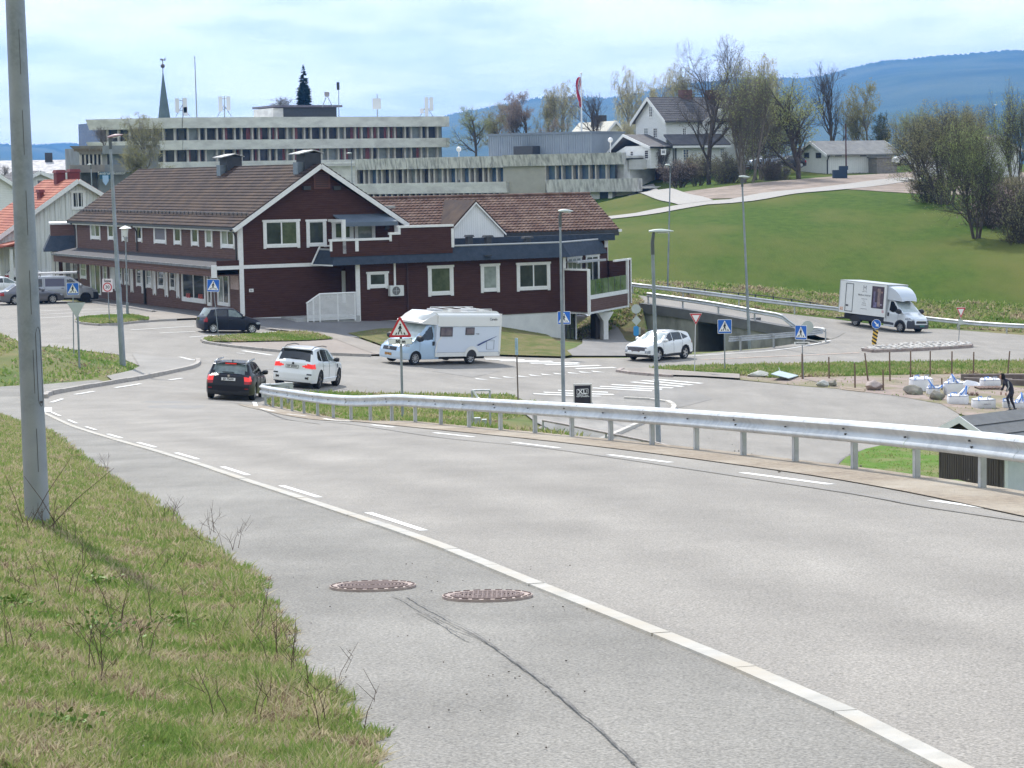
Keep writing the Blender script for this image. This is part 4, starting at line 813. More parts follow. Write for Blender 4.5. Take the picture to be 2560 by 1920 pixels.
# white cross gable
yg=1.4;(xp,zp)=A.tr(1187.6,505,yg);(xl,zl)=A.tr(1134,567,yg);(xr_,zr_)=A.tr(1263,584,yg);hw=(xr_-xp);zl=zp-hw*(zp-zr_)/(xr_-xp)
hl=xp-A.tr(1136,567,yg)[0]
mb=MB();mb.prism([(xp-hl,zm1-.4),(xp+hw-.1,zm1-.4),(xp+hw-.1,zr_),(xp,zp-.05),(xp-hl,zp-.05-hl*(zp-zr_)/hw)],'y',yg,5.5);mb.obj('dormer_wall',clad('white_boards_vertical',(.68,.70,.71),(.74,.75,.76),.16,vert=True,bump=.4,dark=.75),rA)
for sgn in (-1,1):
    h_=hl+.1 if sgn<0 else hw;mb=MB();a=Vector((xp,yg-.12,zp));b=Vector((xp+sgn*h_,yg-.12,zp-h_*(zp-zr_)/hw));up=Vector((0,0,.14));bk=Vector((0,5.0,0))
    mb.add([a,b,b+up,a+up,a+bk,b+bk,b+bk+up,a+bk+up],HEX);mb.obj('dormer_roof',TILE,rA)
    mb=MB();k=Vector((0,-.05,0));mb.add([a+k,b+k,b+k-up*.8,a+k-up*.8,a,b,b-up*.8,a-up*.8],HEX);mb.obj('barge_board',WHITE,rA)
boxp('upstand',NAVY,rA,xp-hl,xC1-.3,yg-.1,yg+.2,zm1-.1,zm1+.35)
(x0,z0)=A.tr(975,518,1.0);boxp('roof_hood',M('hood_grey',(.4,.4,.38),(.3,.3,.29),sc=5),rA,x0-.2,x0+1.1,2.6,3.3,z0-.1,z0+.06);boxp('hood_stack',BROWN2,rA,x0+.3,x0+.6,2.8,3.1,z0-.9,z0-.1)
# ---------------------------------------------------------------- concrete offices
CONC=M('concrete_pale',(.74,.735,.70),(.66,.655,.63),sc=.9,rough=.9,c3=(.54,.53,.51),sc3=.5,stretch=(1,1,2.2),spec=.25,bump=.15,bsc=12)
CONCW=M('concrete_weathered',(.68,.67,.64),(.56,.55,.53),sc=.8,rough=.9,c3=(.30,.295,.285),sc3=1.1,stretch=(2.4,2.4,.5),spec=.25)
MULL=M('mullion_concrete',(.50,.47,.41),(.40,.375,.33),sc=2,rough=.85)
REDC=M('curtain_red',(.28,.085,.08),(.20,.06,.06),sc=3,rough=.8)
DGL=M('office_glass',(.022,.022,.03),(.07,.065,.07),sc=.8,rough=.09,spec=.6)
DGL2=M('office_blind',(.28,.31,.30),(.20,.22,.22),sc=1.2,rough=.25)
BLUEG=M('blue_mirror_glass',(.06,.10,.17),(.10,.16,.24),sc=.6,rough=.05,spec=.9)
def office_row(F,par,u0,u1,v0,v1,y,step,pal,fin=.26,dep=.7,narrow=True):
    """a strip of windows: concrete fins, panes between them"""
    x0,zt=F.tr(u0,v0,y);x1,zb=F.tr(u1,v1,y);zt=F.tr((u0+u1)/2,(v0+v1)/2-(v1-v0)/2,y)[1];n=int(round((x1-x0)/step));st=(x1-x0)/n
    boxp('window_wall',DGL,par,x0,x1,y+dep+.05,y+dep+.3,zb-.4,zt+.4)
    fm=MB();fm.bx(-fin/2,fin/2,0,dep,zb-.3,zt+.3);fme=fm.mesh('fin',MULL)
    wa=st*.62 if narrow else st;pms={}
    for k in range(n):
        xs=x0+k*st
        mobj('fin',fme,par,(xs,y,0))
        if narrow: mobj('fin',fme,par,(xs+wa,y,0))
        for a,b in (((fin/2,wa-fin/2),(wa+fin/2,st-fin/2)) if narrow else ((fin/2,wa-fin/2),)):
            m=pal(k);kk=(round(b-a,2),m.name)
            if kk not in pms: q=MB();q.bx(0,b-a,0,.04,zb-.3,zt+.3);pms[kk]=q.mesh('pane',m)
            mobj('pane',pms[kk],par,(xs+a,y+dep,0))
            if m is DGL and random.random()<.55 and REDC and par.get('red'):
                w_=(b-a)*random.uniform(.25,.5);q=MB();q.bx(0,w_,-.03,-.01,zb-.3,zt+.3);o=q.obj('curtain',REDC,par,loc=(xs+a+random.choice((0,(b-a)-w_)),y+dep,0))
def band(F,par,u0,v0,u1,v1,y,dep=1.2,m=CONC,name='concrete_band',lean=.25):
    x0,zt=F.tr(u0,v0,y);x1,_=F.tr(u1,v0,y);zm=F.tr((u0+u1)/2,v1,y)[1];zt=F.tr((u0+u1)/2,v0,y)[1]
    mb=MB();mb.add([(x0,y+lean,zm),(x1,y+lean,zm),(x1,y+dep,zm),(x0,y+dep,zm),(x0,y,zt),(x1,y,zt),(x1,y+dep,zt),(x0,y+dep,zt)],HEX);return mb.obj(name,m,par)
pI=at(458,440,318);I=Fr(pI.x,pI.y,-6.0);rI=I.root('office_block','long pale concrete office block with two window strips with red curtains','building');rI['red']=1
xa,xb=0,I.tr(1116,300)[0];zI=I.tr(800,292)[1]
boxp('core_wall',DGL,rI,1.5,xb-1.5,2.2,20,0,zI-.6);boxp('roof_deck',CONC,rI,.5,xb-.5,1.2,21,zI-1.2,zI-.35)
for v0,v1 in ((292,318),(347.5,371),(400,424),(452,480)):
    band(I,rI,458,v0,1116,v1,0);zt=I.tr(787,v0)[1];zb=I.tr(787,v1)[1]
    (yl,_)=I.trx(378,(v0+v1)/2,-9);q=[(0,0),(-11,9),(-9.6,9.6),(.6,1.2)]
    mb=MB();mb.add([(*p,zb) for p in ((.1,.25),(-10.6,9.2),(-9.6,9.9),(.9,1.2))]+[(*p,zt) for p in ((0,0),(-11.2,9),(-9.6,9.9),(.9,1.2))],HEX);mb.obj('concrete_band',CONC,rI)
    mb=MB();mb.add([(*p,z) for z in (zb,zt) for p in ((xb,.1),(xb+.9,.9),(xb+.9,12),(xb,12))],HEX);mb.obj('concrete_band',CONC,rI)
mb=MB();mb.prism([(.8,1.2),(-9,9.6),(-9,20),(.8,20)],'z',0,zI-.4);mb.obj('core_wall',DGL,rI)
WT=wm((-9,9.2,0),(9.8,-8.2));
for v0,v1 in ((318,347.5),(371,400)):
    zt=I.tr(787,v0)[1];zb=I.tr(787,v1)[1]
    for k in range(7):
        mb=MB();mb.bx(1.0+k*1.7,1.3+k*1.7,-.1,.35,zb-.2,zt+.2);put(mb,'fin',MULL,rI,WT)
office_row(I,rI,470,1110,319,346.5,.9,2.74,lambda k: DGL if random.random()<.9 else DGL2)
office_row(I,rI,470,1110,372,399,.9,2.74,lambda k: DGL if random.random()<.55 else DGL2)
x0,z0=I.tr(687,291,4);x1,z1=I.tr(846,268,4);ph=boxp('penthouse',DARK,rI,x0+1.4,x1-.3,4,12,z0-.6,z1);boxp('penthouse_end',CONC,ph,x0-.2,x0+1.39,4.1,12,z0-.6,z1-.1);boxp('penthouse_roof',M('purple_grey_felt',(.10,.09,.12),(.16,.15,.18),sc=1),ph,x0-.2,x1+.4,3.4,12.6,z1,z1+.3)
# wing J (recedes to the left)
J,LJ=fr2(870,301,1558,277,-6.0);rJ=J.root('office_wing','low pale concrete office wing with a blue glazed end and streaked parapet panels','building')
ztJ=J.tr(1200,391)[1];zbJ=J.tr(1200,419.5)[1]
xx0=J.tr(885,400)[0];xx1=J.tr(1256,400)[0]
npn=14
for k in range(npn):
    a=xx0+(xx1-xx0)*k/npn;b=xx0+(xx1-xx0)*(k+1)/npn;mb=MB();mb.add([(a+.04,.3,zbJ),(b-.04,.3,zbJ),(b-.04,1,zbJ),(a+.04,1,zbJ),(a+.04,0,ztJ),(b-.04,0,ztJ),(b-.04,1,ztJ),(a+.04,1,ztJ)],HEX);mb.obj('parapet_panel',CONCW,rJ)
xx2=J.tr(1556,400)[0];ztK=J.tr(1400,384.5)[1];zbK=J.tr(1400,413.5)[1]
for k in range(4):
    a=xx1+(xx2-xx1)*k/4;b=xx1+(xx2-xx1)*(k+1)/4;mb=MB();mb.add([(a+.04,.2,zbK),(b-.04,.2,zbK),(b-.04,1,zbK),(a+.04,1,zbK),(a+.04,-.2,ztK),(b-.04,-.2,ztK),(b-.04,1,ztK),(a+.04,1,ztK)],HEX);mb.obj('parapet_panel',CONCW,rJ)
boxp('wing_wall',CONC,rJ,xx0-8,xx2-1,2,16,-2,zbJ+.6);boxp('roof_deck',CONC,rJ,xx0-8,xx2-.3,1,16,ztJ-.6,ztJ-.3)
office_row(J,rJ,890,1256,423,456,.8,2.1,lambda k: random.choice([DGL,DGL2,DGL,BLUEG]),narrow=True,fin=.26)
band(J,rJ,870,457,1265,484,0);boxp('window_wall',DGL,rJ,xx0-6,J.tr(1258,500)[0],.9,1.5,J.tr(1100,520)[1],J.tr(1100,484)[1])
for k in range(24):
    x=J.tr(900+k*15,490)[0];boxp('fin',MULL,rJ,x-.12,x+.12,.4,.85,J.tr(1100,520)[1],J.tr(1100,484)[1])
x0,z0=J.tr(1259,500,.6);x1,z1=J.tr(1363,414,.6);boxp('blank_wall',M('concrete_beige',(.40,.385,.33),(.35,.34,.29),sc=1.2,rough=.9),rJ,x0,x1,.6,1.9,z0-2,z1+.3)
office_row(J,rJ,1363,1532,413,448,.5,2.35,lambda k: BLUEG,narrow=True,fin=.2)
band(J,rJ,1363,447.5,1593,480,-.6,m=CONCW);x0,_=J.tr(1363,447,-.6);x1,zt=J.tr(1601,447,-.6)
boxp('terrace_floor',CONC,rJ,J.tr(1530,460)[0],x1-.1,.6,12,J.tr(1560,472)[1],J.tr(1560,468)[1]);boxp('dark_wall',M('dark_blue_wall',(.03,.04,.06)),rJ,J.tr(1363,500)[0],J.tr(1450,500)[0],.9,1.9,J.tr(1400,530)[1],J.tr(1400,480)[1])
x0,z0=J.tr(1494,531,.8);boxp('dark_door',M('door_teal',(.02,.035,.05)),rJ,x0,J.tr(1518,531,.8)[0],.8,1.4,z0-.5,J.tr(1500,480)[1]);boxp('base_wall',CONC,rJ,J.tr(1518,531)[0],J.tr(1528,531)[0],.3,1.5,z0-.5,J.tr(1500,480)[1]);boxp('base_wall',CONC,rJ,J.tr(1528,531)[0],J.tr(1572,531)[0],1.2,2,z0-.5,J.tr(1500,480)[1]);boxp('base_wall',CONC,rJ,J.tr(1450,531)[0],J.tr(1492,531)[0],.7,1.5,z0-.5,J.tr(1500,480)[1])
METB=M('metal_blue_grey',(.23,.27,.32),(.27,.31,.36),sc=.7,rough=.5,metal=.2)
x0,zt=J.tr(1221,337,6);x1,_=J.tr(1480,335,6);zb=J.tr(1350,388,6)[1];zt=J.tr(1350,337,6)[1];mbx=boxp('roof_storey',METB,rJ,x0,x1,6,14,zb-.6,zt);boxp('roof_flashing',M('flashing',(.16,.19,.23),rough=.5),mbx,x0-.15,x1+.1,5.85,14.1,zt,zt+.28)
n=46;sm_=MB();sm_.bx(-.05,.05,-.07,0,zb-.5,zt);sme=sm_.mesh('standing_seam',METB)
for k in range(n): mobj('standing_seam',sme,mbx,(x0+.1+(x1-x0-.2)*k/(n-1),5.999,0))
x0,zt=J.tr(1292,366,5);x1,zb=J.tr(1340,384,5);boxp('roof_hatch',DARK,rJ,x0,x1,4.2,5.9,zb-.5,zt)
# concrete building H far left
H,LH=fr2(192,262,420,266,-6);rH=H.root('municipal_building','small weathered concrete office with lettering on its top band behind the white gabled house','building')
xA,zt=H.tr(186,365);xM,_=H.tr(256,365);xB,_=H.tr(400,364);zb=H.tr(230,386)[1]
CH=M('concrete_warm',(.34,.30,.25),(.27,.24,.21),sc=1,rough=.9,c3=(.2,.18,.17),sc3=.6);CHG=M('concrete_cool',(.27,.29,.29),(.22,.23,.235),sc=1,rough=.9,c3=(.18,.18,.18),sc3=.6)
mb=MB();mb.add([(xA+1,.4,zb),(xM,.4,zb),(xM,1,zb),(xA+1,1,zb),(xA-.4,0,zt),(xM,0,zt),(xM,1,zt),(xA-.4,1,zt)],HEX);mb.obj('concrete_band',CH,rH)
boxp('concrete_band',CHG,rH,xM,xB,.1,1,zb,zt);xt,zz=H.tr(221,375.5,.2);lettering('KONTOR OG HUS',.42,M('bronze_letters',(.16,.11,.05)),rH,(xt,.12,zz),bold=.02)
x1_,zc0=H.tr(204,411),H.tr(230,411)[1];boxp('core_wall',CHG,rH,x1_[0],xB,1.1,10,0,zt-.2)
z2,z3=H.tr(230,412)[1],H.tr(230,431)[1];boxp('concrete_band',CH,rH,x1_[0]-1.3,xM+.2,0,1,z3,z2);boxp('concrete_band',CHG,rH,xM+.2,xB,.1,1,z3,z2)
for k in range(5): x=H.tr(205+k*10.3,400)[0];boxp('pane',DGL,rH,x+.1,x+1.4,.9,1.05,z2,zb)
for k in range(6): x=H.tr(205+k*10.2,400)[0];boxp('fin',MULL,rH,x-.1,x+.1,.5,1.05,z2,zb)
boxp('wall_panel',M('panel_pale',(.36,.35,.32)),rH,H.tr(255,400)[0],H.tr(272,400)[0],.85,1.05,z2,zb);boxp('wall_panel',M('panel_grey',(.2,.23,.25)),rH,H.tr(280,400)[0],H.tr(301,400)[0],.85,1.05,z2,zb)
(xs,zs),(xe,ze)=H.tr(249,430,-.3),H.tr(283,447,-.3);sb=boxp('sign_panel',M('sign_teal',(.015,.09,.15),rough=.4),rH,xs,xe,-.4,-.3,ze,zs);lettering('Sentrum kontor',.5,WHITE,sb,((xs+xe)/2+.6,-.405,(zs+ze)/2+.25));mb=MB();mb.prism([(xs+.3,zs-.4),(xs+1.,zs-.4),(xs+1.,zs-1.1),(xs+.65,zs-1.6),(xs+.3,zs-1.1)],'y',-.41,-.4);mb.obj('sign_shield',M('shield_blue',(.35,.5,.7)),sb)
boxp('window_wall',DGL,rH,H.tr(206,440)[0],H.tr(247,440)[0],.8,1.09,z3-3,z3)
# ---------------------------------------------------------------- timber houses
def gable_house(F,name,label,hwl,hwr,zr,zel,zer,L,wmat,rmat,zfloor=0,over=.45,tile=True,front=0,base=None,trim=True):
    """gable end on the plane y=front with its peak at x=0"""
    r=F.root(name,label,'house');y0,y1=front,front+L
    mb=MB();mb.prism([(-hwl,zfloor),(hwr,zfloor),(hwr,zer),(0,zr),(-hwl,zel)],'y',y0,y1);mb.obj('wall',wmat,r)
    for sg,hw,ze in ((-1,hwl,zel),(1,hwr,zer)):
        d=Vector((sg*hw,0,ze-zr));ln=d.length;d.normalize();n=Vector((-d.z*sg,0,d.x*sg));a=Vector((0,y0-over,zr+.03));b=a+d*(ln+over);th=n*.16;k=Vector((0,L+2*over,0))
        mb=MB();mb.add([a,b,b+th,a+th,a+k,b+k,b+th+k,a+th+k],HEX);rf=mb.obj('roof',rmat,r)
        if tile: mb=MB();tiles(mb,b+n*.165,(0,1,0),-d,L+2*over,ln+over,.36,.3,.04,.02);mb.obj('roof_tiles',rmat,rf,kind='stuff',fixn=False,smooth=60)
        if trim:
            mb=MB();f_=Vector((0,-.04,0));lo=n*-.16;mb.add([a+lo,b+lo,b+th*1.1,a+th*1.1,a+lo+f_,b+lo+f_,b+th*1.1+f_,a+th*1.1+f_],HEX);mb.obj('barge_board',WHITE,r)
    return r
WB=clad('white_boards',(.70,.71,.70),(.76,.77,.76),.16,vert=False,bump=.35,dark=.72);WBV=clad('white_board_batten',(.64,.66,.64),(.70,.71,.69),.30,vert=True,bump=.5,dark=.7)
# E: white batten house behind the shop building
pe=at(192.5,447,184);E=Fr(pe.x,pe.y,-8.6);zr=pe.z+8.6
rE=gable_house(E,'white_house','white timber house with red tiled roof and dark red chimneys behind the lamp post',6.6,2.9,zr-.2,zr-4.6,zr-1.95,9,WBV,TILER)
(x0,z1),(x1,z0)=E.tr(175,481),E.tr(215,524);window(rE,FT,x0,x1,z0,z1,n=2,glass=[GLASS,GLASS],trim=.2)
bt=MB();bt.bx(-.03,.03,-.05,0,0,1);
for k in range(22):
    x=-6.3+k*.44;h_=(zr-.35-(-x)*4.4/6.6) if x<0 else (zr-.35-x*1.75/2.9)
    if x<2.8: o=boxp('batten',WBV,rE,x-.03,x+.03,-.05,-.001,0,h_)
CHR=M('chimney_red',(.20,.035,.035),(.15,.03,.03),sc=3,rough=.7)
for a,b,v0,v1,y in ((138,167,427,455,3.4),(172.5,203,425,450,2.2),(96,113,476,498,2.5)):
    (x0,zt),(x1,z0)=E.tr(a,v0,y),E.tr(b,v1,y);c=boxp('chimney',CHR,rE,x0+.1,x1-.1,y,y+.9,z0-.9,zt-.15);mb=MB();mb.box(((x0+x1)/2,y+.45,zt-.05),((x1-x0),1.1,.25),tap=.8);mb.obj('chimney_cap',CHR,c)
boxp('porch_roof',TILER,rE,-7.5,-5.1,-2.6,-.4,3.4,3.55);mb=MB();mb.prism([(-8.2,3.1),(-4.6,3.9),(-4.6,4.0),(-8.2,3.25)],'y',-2.8,0);mb.obj('porch_roof',TILER,rE)
for x in (-7.6,-6.3,-5.): boxp('porch_post',WHITE,rE,x-.12,x+.12,-2.5,-2.3,0,3.2)
boxp('eave_board',WHITE,rE,-7.1,-6.9,-.4,9.4,zr-4.9,zr-4.6)
# D: brown annex at the far end of the shop building
pd=at(126,560,169.5);D=Fr(pd.x,pd.y,-8.6,R(12));rD=D.root('brown_annex','low brown annex with dark sloping canopy at the far end of the shop building','building')
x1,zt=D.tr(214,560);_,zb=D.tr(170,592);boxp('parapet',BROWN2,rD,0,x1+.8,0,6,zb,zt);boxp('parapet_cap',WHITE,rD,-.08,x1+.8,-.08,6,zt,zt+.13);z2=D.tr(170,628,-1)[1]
mb=MB();mb.add([(-.05,-.02,zb+.1),(x1+1,-.02,zb+.1),(x1+1,-1.,z2),(-.6,-1.,z2),(-.6,6,z2),(-.05,6,zb+.1)],[(0,1,2,3),(0,3,4,5)]);mb.obj('canopy',NAVY,rD,fixn=False)
boxp('wall',BROWN,rD,.1,x1+1,.3,6,0,zb)
for a,b in ((129,146),(156,182)): xa_,zt_a=D.tr(a,640,.3);xb_,_=D.tr(b,640,.3);window(rD,wm((0,.3,0),(1,0)),xa_,xb_,.25,zt_a+.2,n=1,glass=M('screen_grey',(.25,.25,.25),(.16,.17,.17),sc=2,rough=.2),trim=.16)
boxp('sign_board',M('board_sign',(.35,.33,.31),(.6,.6,.58),sc=4),rD,D.tr(186,700,-.5)[0],D.tr(195,700,-.5)[0],-.6,-.5,1.2,3.1)
# F, G: white houses and long pale roof at the far left
pf=at(98,428,215);F_=Fr(pf.x,pf.y,-8.0);zr=pf.z+8;rF=gable_house(F_,'white_house','white house with grey roof and small gable window, left of the red chimneys',9,2.6,zr-.15,zr-4.2,zr-1.3,9,WB,TILEG)
(x0,z1),(x1,z0)=F_.tr(89,450),F_.tr(111,472);window(rF,FT,x0,x1,z0,z1,n=1,glass=M('blind_grey',(.16,.15,.17)),trim=.12)
pf=at(-30,425,205);F2=Fr(pf.x,pf.y,-8.0);zr=pf.z+8;rF2=gable_house(F2,'white_house','large white walled house cut by the left edge of the picture',3,4.6,zr,zr-3,zr-3.0,9,WB,TILEG)
pg=at(79,398,270);Gf=Fr(pg.x,pg.y,-8,R(10));rG=Gf.root('long_hall','long low building with mottled pale roof and two small chimneys at the far left','building')
x1=Gf.tr(205,398)[0];zt=Gf.tr(140,398)[1];zb=Gf.tr(140,421)[1];PR=M('roof_speckled',(.60,.58,.58),(.30,.29,.29),sc=1.6,rough=.9)
mb=MB();mb.prism([(0,zb-.6),(8,zt),(16,zb-.6)],'x',-8,x1);mb.obj('roof',PR,rG);boxp('wall',WB,rG,-7.5,x1-.5,.5,15.5,0,zb-.6);boxp('eave_board',WHITE,rG,-8,x1,-.2,.1,zb-1.4,zb-.6)
for u in (121.5,176): x,z=Gf.tr(u,386,7);boxp('chimney',M('chimney_slate'
 ,(.035,.038,.045)),rG,x-.45,x+.45,6.6,7.4,zt-1.5,z+.2)
# L: big white house on the hill
pl=at(1666.5,420,283);L_=Fr(pl.x,pl.y,-.1);rL=L_.root('white_villa','large white timber villa with dark tiled roof and porches on the hill behind bare trees','house')
wd=8.9;yk=L_.trx(1590,380)[0]
ln=L_.tr(1908,380)[0];zeL=L_.tr(1700,296)[1];wy=yk;zrL=L_.trx(1621,243)[1]-.2;BASE=M('brick_red_base',(.14,.06,.045),(.09,.045,.04),sc=3,rough=.9)
z0L=L_.tr(1680,420)[1]
mb=MB();mb.prism([(0,z0L+.0),(wy,z0L),(wy,zeL),(wy/2,zrL),(0,zeL)],'x',0,ln);mb.obj('wall',WB,rL);boxp('foundation',BASE,rL,.1,ln-.1,.1,wy-.1,-2.5,z0L-.001)
for sg in (0,1):
    a=Vector((-.5,wy/2,zrL));e=Vector((-.5,-.55 if sg==0 else wy+.55,zeL-.5));up=Vector((0,0,.2));k=Vector((ln+1,0,0));mb=MB();mb.add([a,e,e+up,a+up,a+k,e+k,e+up+k,a+up+k],HEX);rf=mb.obj('roof',TILEG,rL)
    if sg==0:
        dv=(a-e);mb=MB();tiles(mb,e+up,(1,0,0),dv,ln+1,dv.length,.4,.34,.06,.03);mb.obj('roof_tiles',TILEG,rf,kind='stuff',fixn=False,smooth=60)
    mb=MB();f_=Vector((-.06,0,0));lo=Vector((0,0,-.28));mb.add([a+lo,e+lo,e+up*1.1,a+up*1.1,a+lo+f_,e+lo+f_,e+up*1.1+f_,a+up*1.1+f_],HEX);mb.obj('barge_board',WHITE,rL)
LLT=wm((0,0,0),(0,-1));TRG=M('trim_dark_green',(.05,.06,.06))
for bxx,n in (((352,745,390,845),1),((308,935,352,1035),1),((388,935,430,1025),1)):
    (y0,z1),(y1,z0)=L_.trx(1520+bxx[0]/3.456,50+bxx[1]/3.456),L_.trx(1520+bxx[2]/3.456,50+bxx[3]/3.456);window(rL,LLT,-y0,-y1,z0,z1,n=2,glass=DGL2 if bxx[0]==308 else DGL,trim=.12,cross=3,frm=.07)
for bxx in ((635,935,682,1018),(640,1118,705,1220),(1000,935,1040,1010),(1190,930,1230,1010),(960,1110,1010,1200),(1200,1110,1250,1200)):
    yy=-1.6 if bxx[1]>1100 and bxx[0]<980 else 0;(x0,z1),(x1,z0)=L_.tr(1520+bxx[0]/3.456,50+bxx[1]/3.456,yy),L_.tr(1520+bxx[2]/3.456,50+bxx[3]/3.456,yy);window(rL,wm((0,yy,0),(1,0)),x0,x1,z0,z1,n=2,glass=BLUEG if yy else DGL,trim=.14,cross=3,frm=.06)
# porches
xq=L_.tr(1812,380,-1.6)[0];zq=L_.tr(1690,363,-1.6)[1]
boxp('porch_wall',WB,rL,0.3,xq,-1.6,-.01,z0L,zq);mb=MB();mb.add([(-.4,-2.2,zq-.1),(xq+.5,-2.2,zq-.1),(xq+.5,0,zq+1.2),(-.4,0,zq+1.2),(-.4,-2.2,zq+.1),(xq+.5,-2.2,zq+.1),(xq+.5,0,zq+1.4),(-.4,0,zq+1.4)],HEX);mb.obj('porch_roof',TILEG,rL)
boxp('foundation',BASE,rL,.4,xq-.1,-1.5,0,-2.5,z0L-.002);boxp('eave_board',WHITE,rL,-.4,xq+.5,-2.28,-2.2,zq-.35,zq-.08)
xl=-3.2;mb=MB();mb.prism([(-1.5,zq),(wy*.62,zq),(wy+1.2,zq-1.2),(wy+1.2,z0L),(-1.5,z0L)],'x',xl,-.01);mb.obj('side_porch',WB,rL)
mb=MB();mb.add([(x,y,z) for x in (xl-.4,0) for (y,z) in ((-2.0,zq-.35),(wy*.6,zq+1.3),(wy+1.8,zq-1.2))]+[(x,y,z+.2) for x in (xl-.4,0) for (y,z) in ((-2.0,zq-.35),(wy*.6,zq+1.3),(wy+1.8,zq-1.2))],[(0,1,4,3),(1,2,5,4),(6,7,10,9),(7,8,11,10),(0,1,7,6),(1,2,8,7),(3,4,10,9),(4,5,11,10)]);mb.obj('porch_roof',TILEG,rL)
mb=MB();mb.add([(xl-.42,y,z) for (y,z) in ((-2.1,zq-.5),(wy*.6,zq+1.2),(wy+1.9,zq-1.35),(wy+1.9,zq-1.0),(wy*.6,zq+1.55),(-2.1,zq-.15))]+[(xl-.5,y,z) for (y,z) in ((-2.1,zq-.5),(wy*.6,zq+1.2),(wy+1.9,zq-1.35),(wy+1.9,zq-1.0),(wy*.6,zq+1.55),(-2.1,zq-.15))],[(0,1,4,5),(1,2,3,4),(6,7,10,11),(7,8,9,10),(0,1,7,6),(1,2,8,7),(5,4,10,11),(4,3,9,10)]);mb.obj('barge_board',WHITE,rL)
XLT=wm((xl,0,0),(0,-1))
for bxx in ((190,1135,225,1210),(312,1125,355,1208),(460,1122,503,1165)):
    (y0,z1),(y1,z0)=L_.trx(1520+bxx[0]/3.456,50+bxx[1]/3.456,xl),L_.trx(1520+bxx[2]/3.456,50+bxx[3]/3.456,xl);window(rL,XLT,-y0,-y1,z0,z1,n=1,glass=DGL,trim=.12,cross=3,frm=.07)
dk=boxp('deck',M('deck_white',(.62,.62,.60),(.52,.52,.5),sc=2),rL,xl-2.6,xl-.01,-.5,wy+7,z0L-.1,z0L+1.15)
for k in range(4): boxp('deck_post',WHITE,dk,xl-2.5,xl-2.3,-.2+k*4.6,.05+k*4.6,-2.6,z0L-.1)
for u in (1713,1779): x,z=L_.tr(u,225,wy/2);boxp('chimney',M('chimney_brick',(.16,.07,.055),(.11,.05,.04),sc=4),rL,x-.75,x+.75,wy/2-.5,wy/2+.5,zrL-.8,z)
xg=L_.tr(1818,260)[0];hg=3.6;zg=L_.tr(1818,256,-.2)[1];mb=MB();mb.prism([(xg-hg,zeL-.6),(xg+hg,zeL-.6),(xg+hg,zeL-.2),(xg,zg),(xg-hg,zeL-.2)],'y',-.25,wy/2);mb.obj('gable_wall',WB,rL)
for s in (-1,1):
    a=Vector((xg,-.6,zg));b=Vector((xg+s*(hg+.5),-.6,zeL-.7));up=Vector((0,0,.22));k=Vector((0,wy/2+.6,0));mb=MB();mb.add([a,b,b+up,a+up,a+k,b+k,b+up+k,a+up+k],HEX);mb.obj('gable_roof',TILEG,rL)
    mb=MB();f_=Vector((0,-.06,0));lo=Vector((0,0,-.25));mb.add([a+lo,b+lo,b+up,a+up,a+lo+f_,b+lo+f_,b+up+f_,a+up+f_],HEX);mb.obj('barge_board',WHITE,rL)
mb=MB();x,z=L_.tr(1691,372,-1.66);mb.tube([(x-.1,-1.68,zq-.2),(x-.1,-1.68,z0L)],.09,6);mb.obj('downpipe',DARK,rL)
# M: garage
pm=at(2068,437,281);Mg=Fr(pm.x,pm.y,pm.z-.2);rM=Mg.root('garage','long low white boarded garage with grey felt roof and small high windows','garage')
ln=Mg.tr(2236,420)[0];wy=Mg.trx(1998,425)[0];zeM=Mg.tr(2100,383)[1];zrM=Mg.trx(2027,353)[1]-.15;FELT=M('felt_roof_grey',(.16,.16,.16),(.22,.22,.21),sc=1.2,rough=.9)
mb=MB();mb.prism([(0,0),(wy,0),(wy,zeM),(wy/2,zrM),(0,zeM)],'x',0,ln);mb.obj('wall',WBV,rM);boxp('foundation',CONCW,rM,-.02,ln,-.02,wy,-.8,.45)
for sg in (0,1):
    a=Vector((-.5,wy/2,zrM));e=Vector((-.5,-.6 if sg==0 else wy+.6,zeM-.3));up=Vector((0,0,.16));k=Vector((ln+1.2,0,0));mb=MB();mb.add([a,e,e+up,a+up,a+k,e+k,e+up+k,a+up+k],HEX);mb.obj('roof',FELT,rM)
    for xo in (-.56,ln+.7):
        mb=MB();lo=Vector((0,0,-.2));a2,e2_=Vector((xo,a.y,a.z)),Vector((xo,e.y,e.z));f_=Vector((.06,0,0));mb.add([a2+lo,e2_+lo,e2_+up*1.1,a2+up*1.1,a2+lo+f_,e2_+lo+f_,e2_+up*1.1+f_,a2+up*1.1+f_],HEX);mb.obj('barge_board',WHITE,rM)
for a,b in ((2088,2104),(2150,2166)): (x0,z1),(x1,z0)=Mg.tr(a,382),Mg.tr(b,391);window(rM,FT,x0,x1,z0,z1,n=2,glass=DGL,trim=.08,frm=.05,tm=DARK)
for a,b in ((2011,2023),(2040,2053)): (y0,z1),(y1,z0)=Mg.trx(a,383),Mg.trx(b,395);window(rM,LLT,-y0,-y1,z0,z1,n=1,glass=DGL,trim=.08,frm=.05,tm=DARK)
mb=MB();mb.tube([(-.05,-.5,zeM-.3),(-.02,-.08,zeM-.9),(-.02,-.08,.2)],.09,6);mb.obj('downpipe',DARK,rM)
(x0,z1)=Mg.tr(2190,395,-1.6);x1=Mg.tr(2240,395,-1.6)[0];boxp('lean_to',M('boards_grey_brown',(.26,.24,.21),(.19,.175,.16),sc=3,rough=.9),rM,x0,x1,-1.8,-.02,-.3,z1);boxp('lean_to_roof',FELT,rM,x0-.2,x1+.2,-2,-.02,z1,z1+.15)
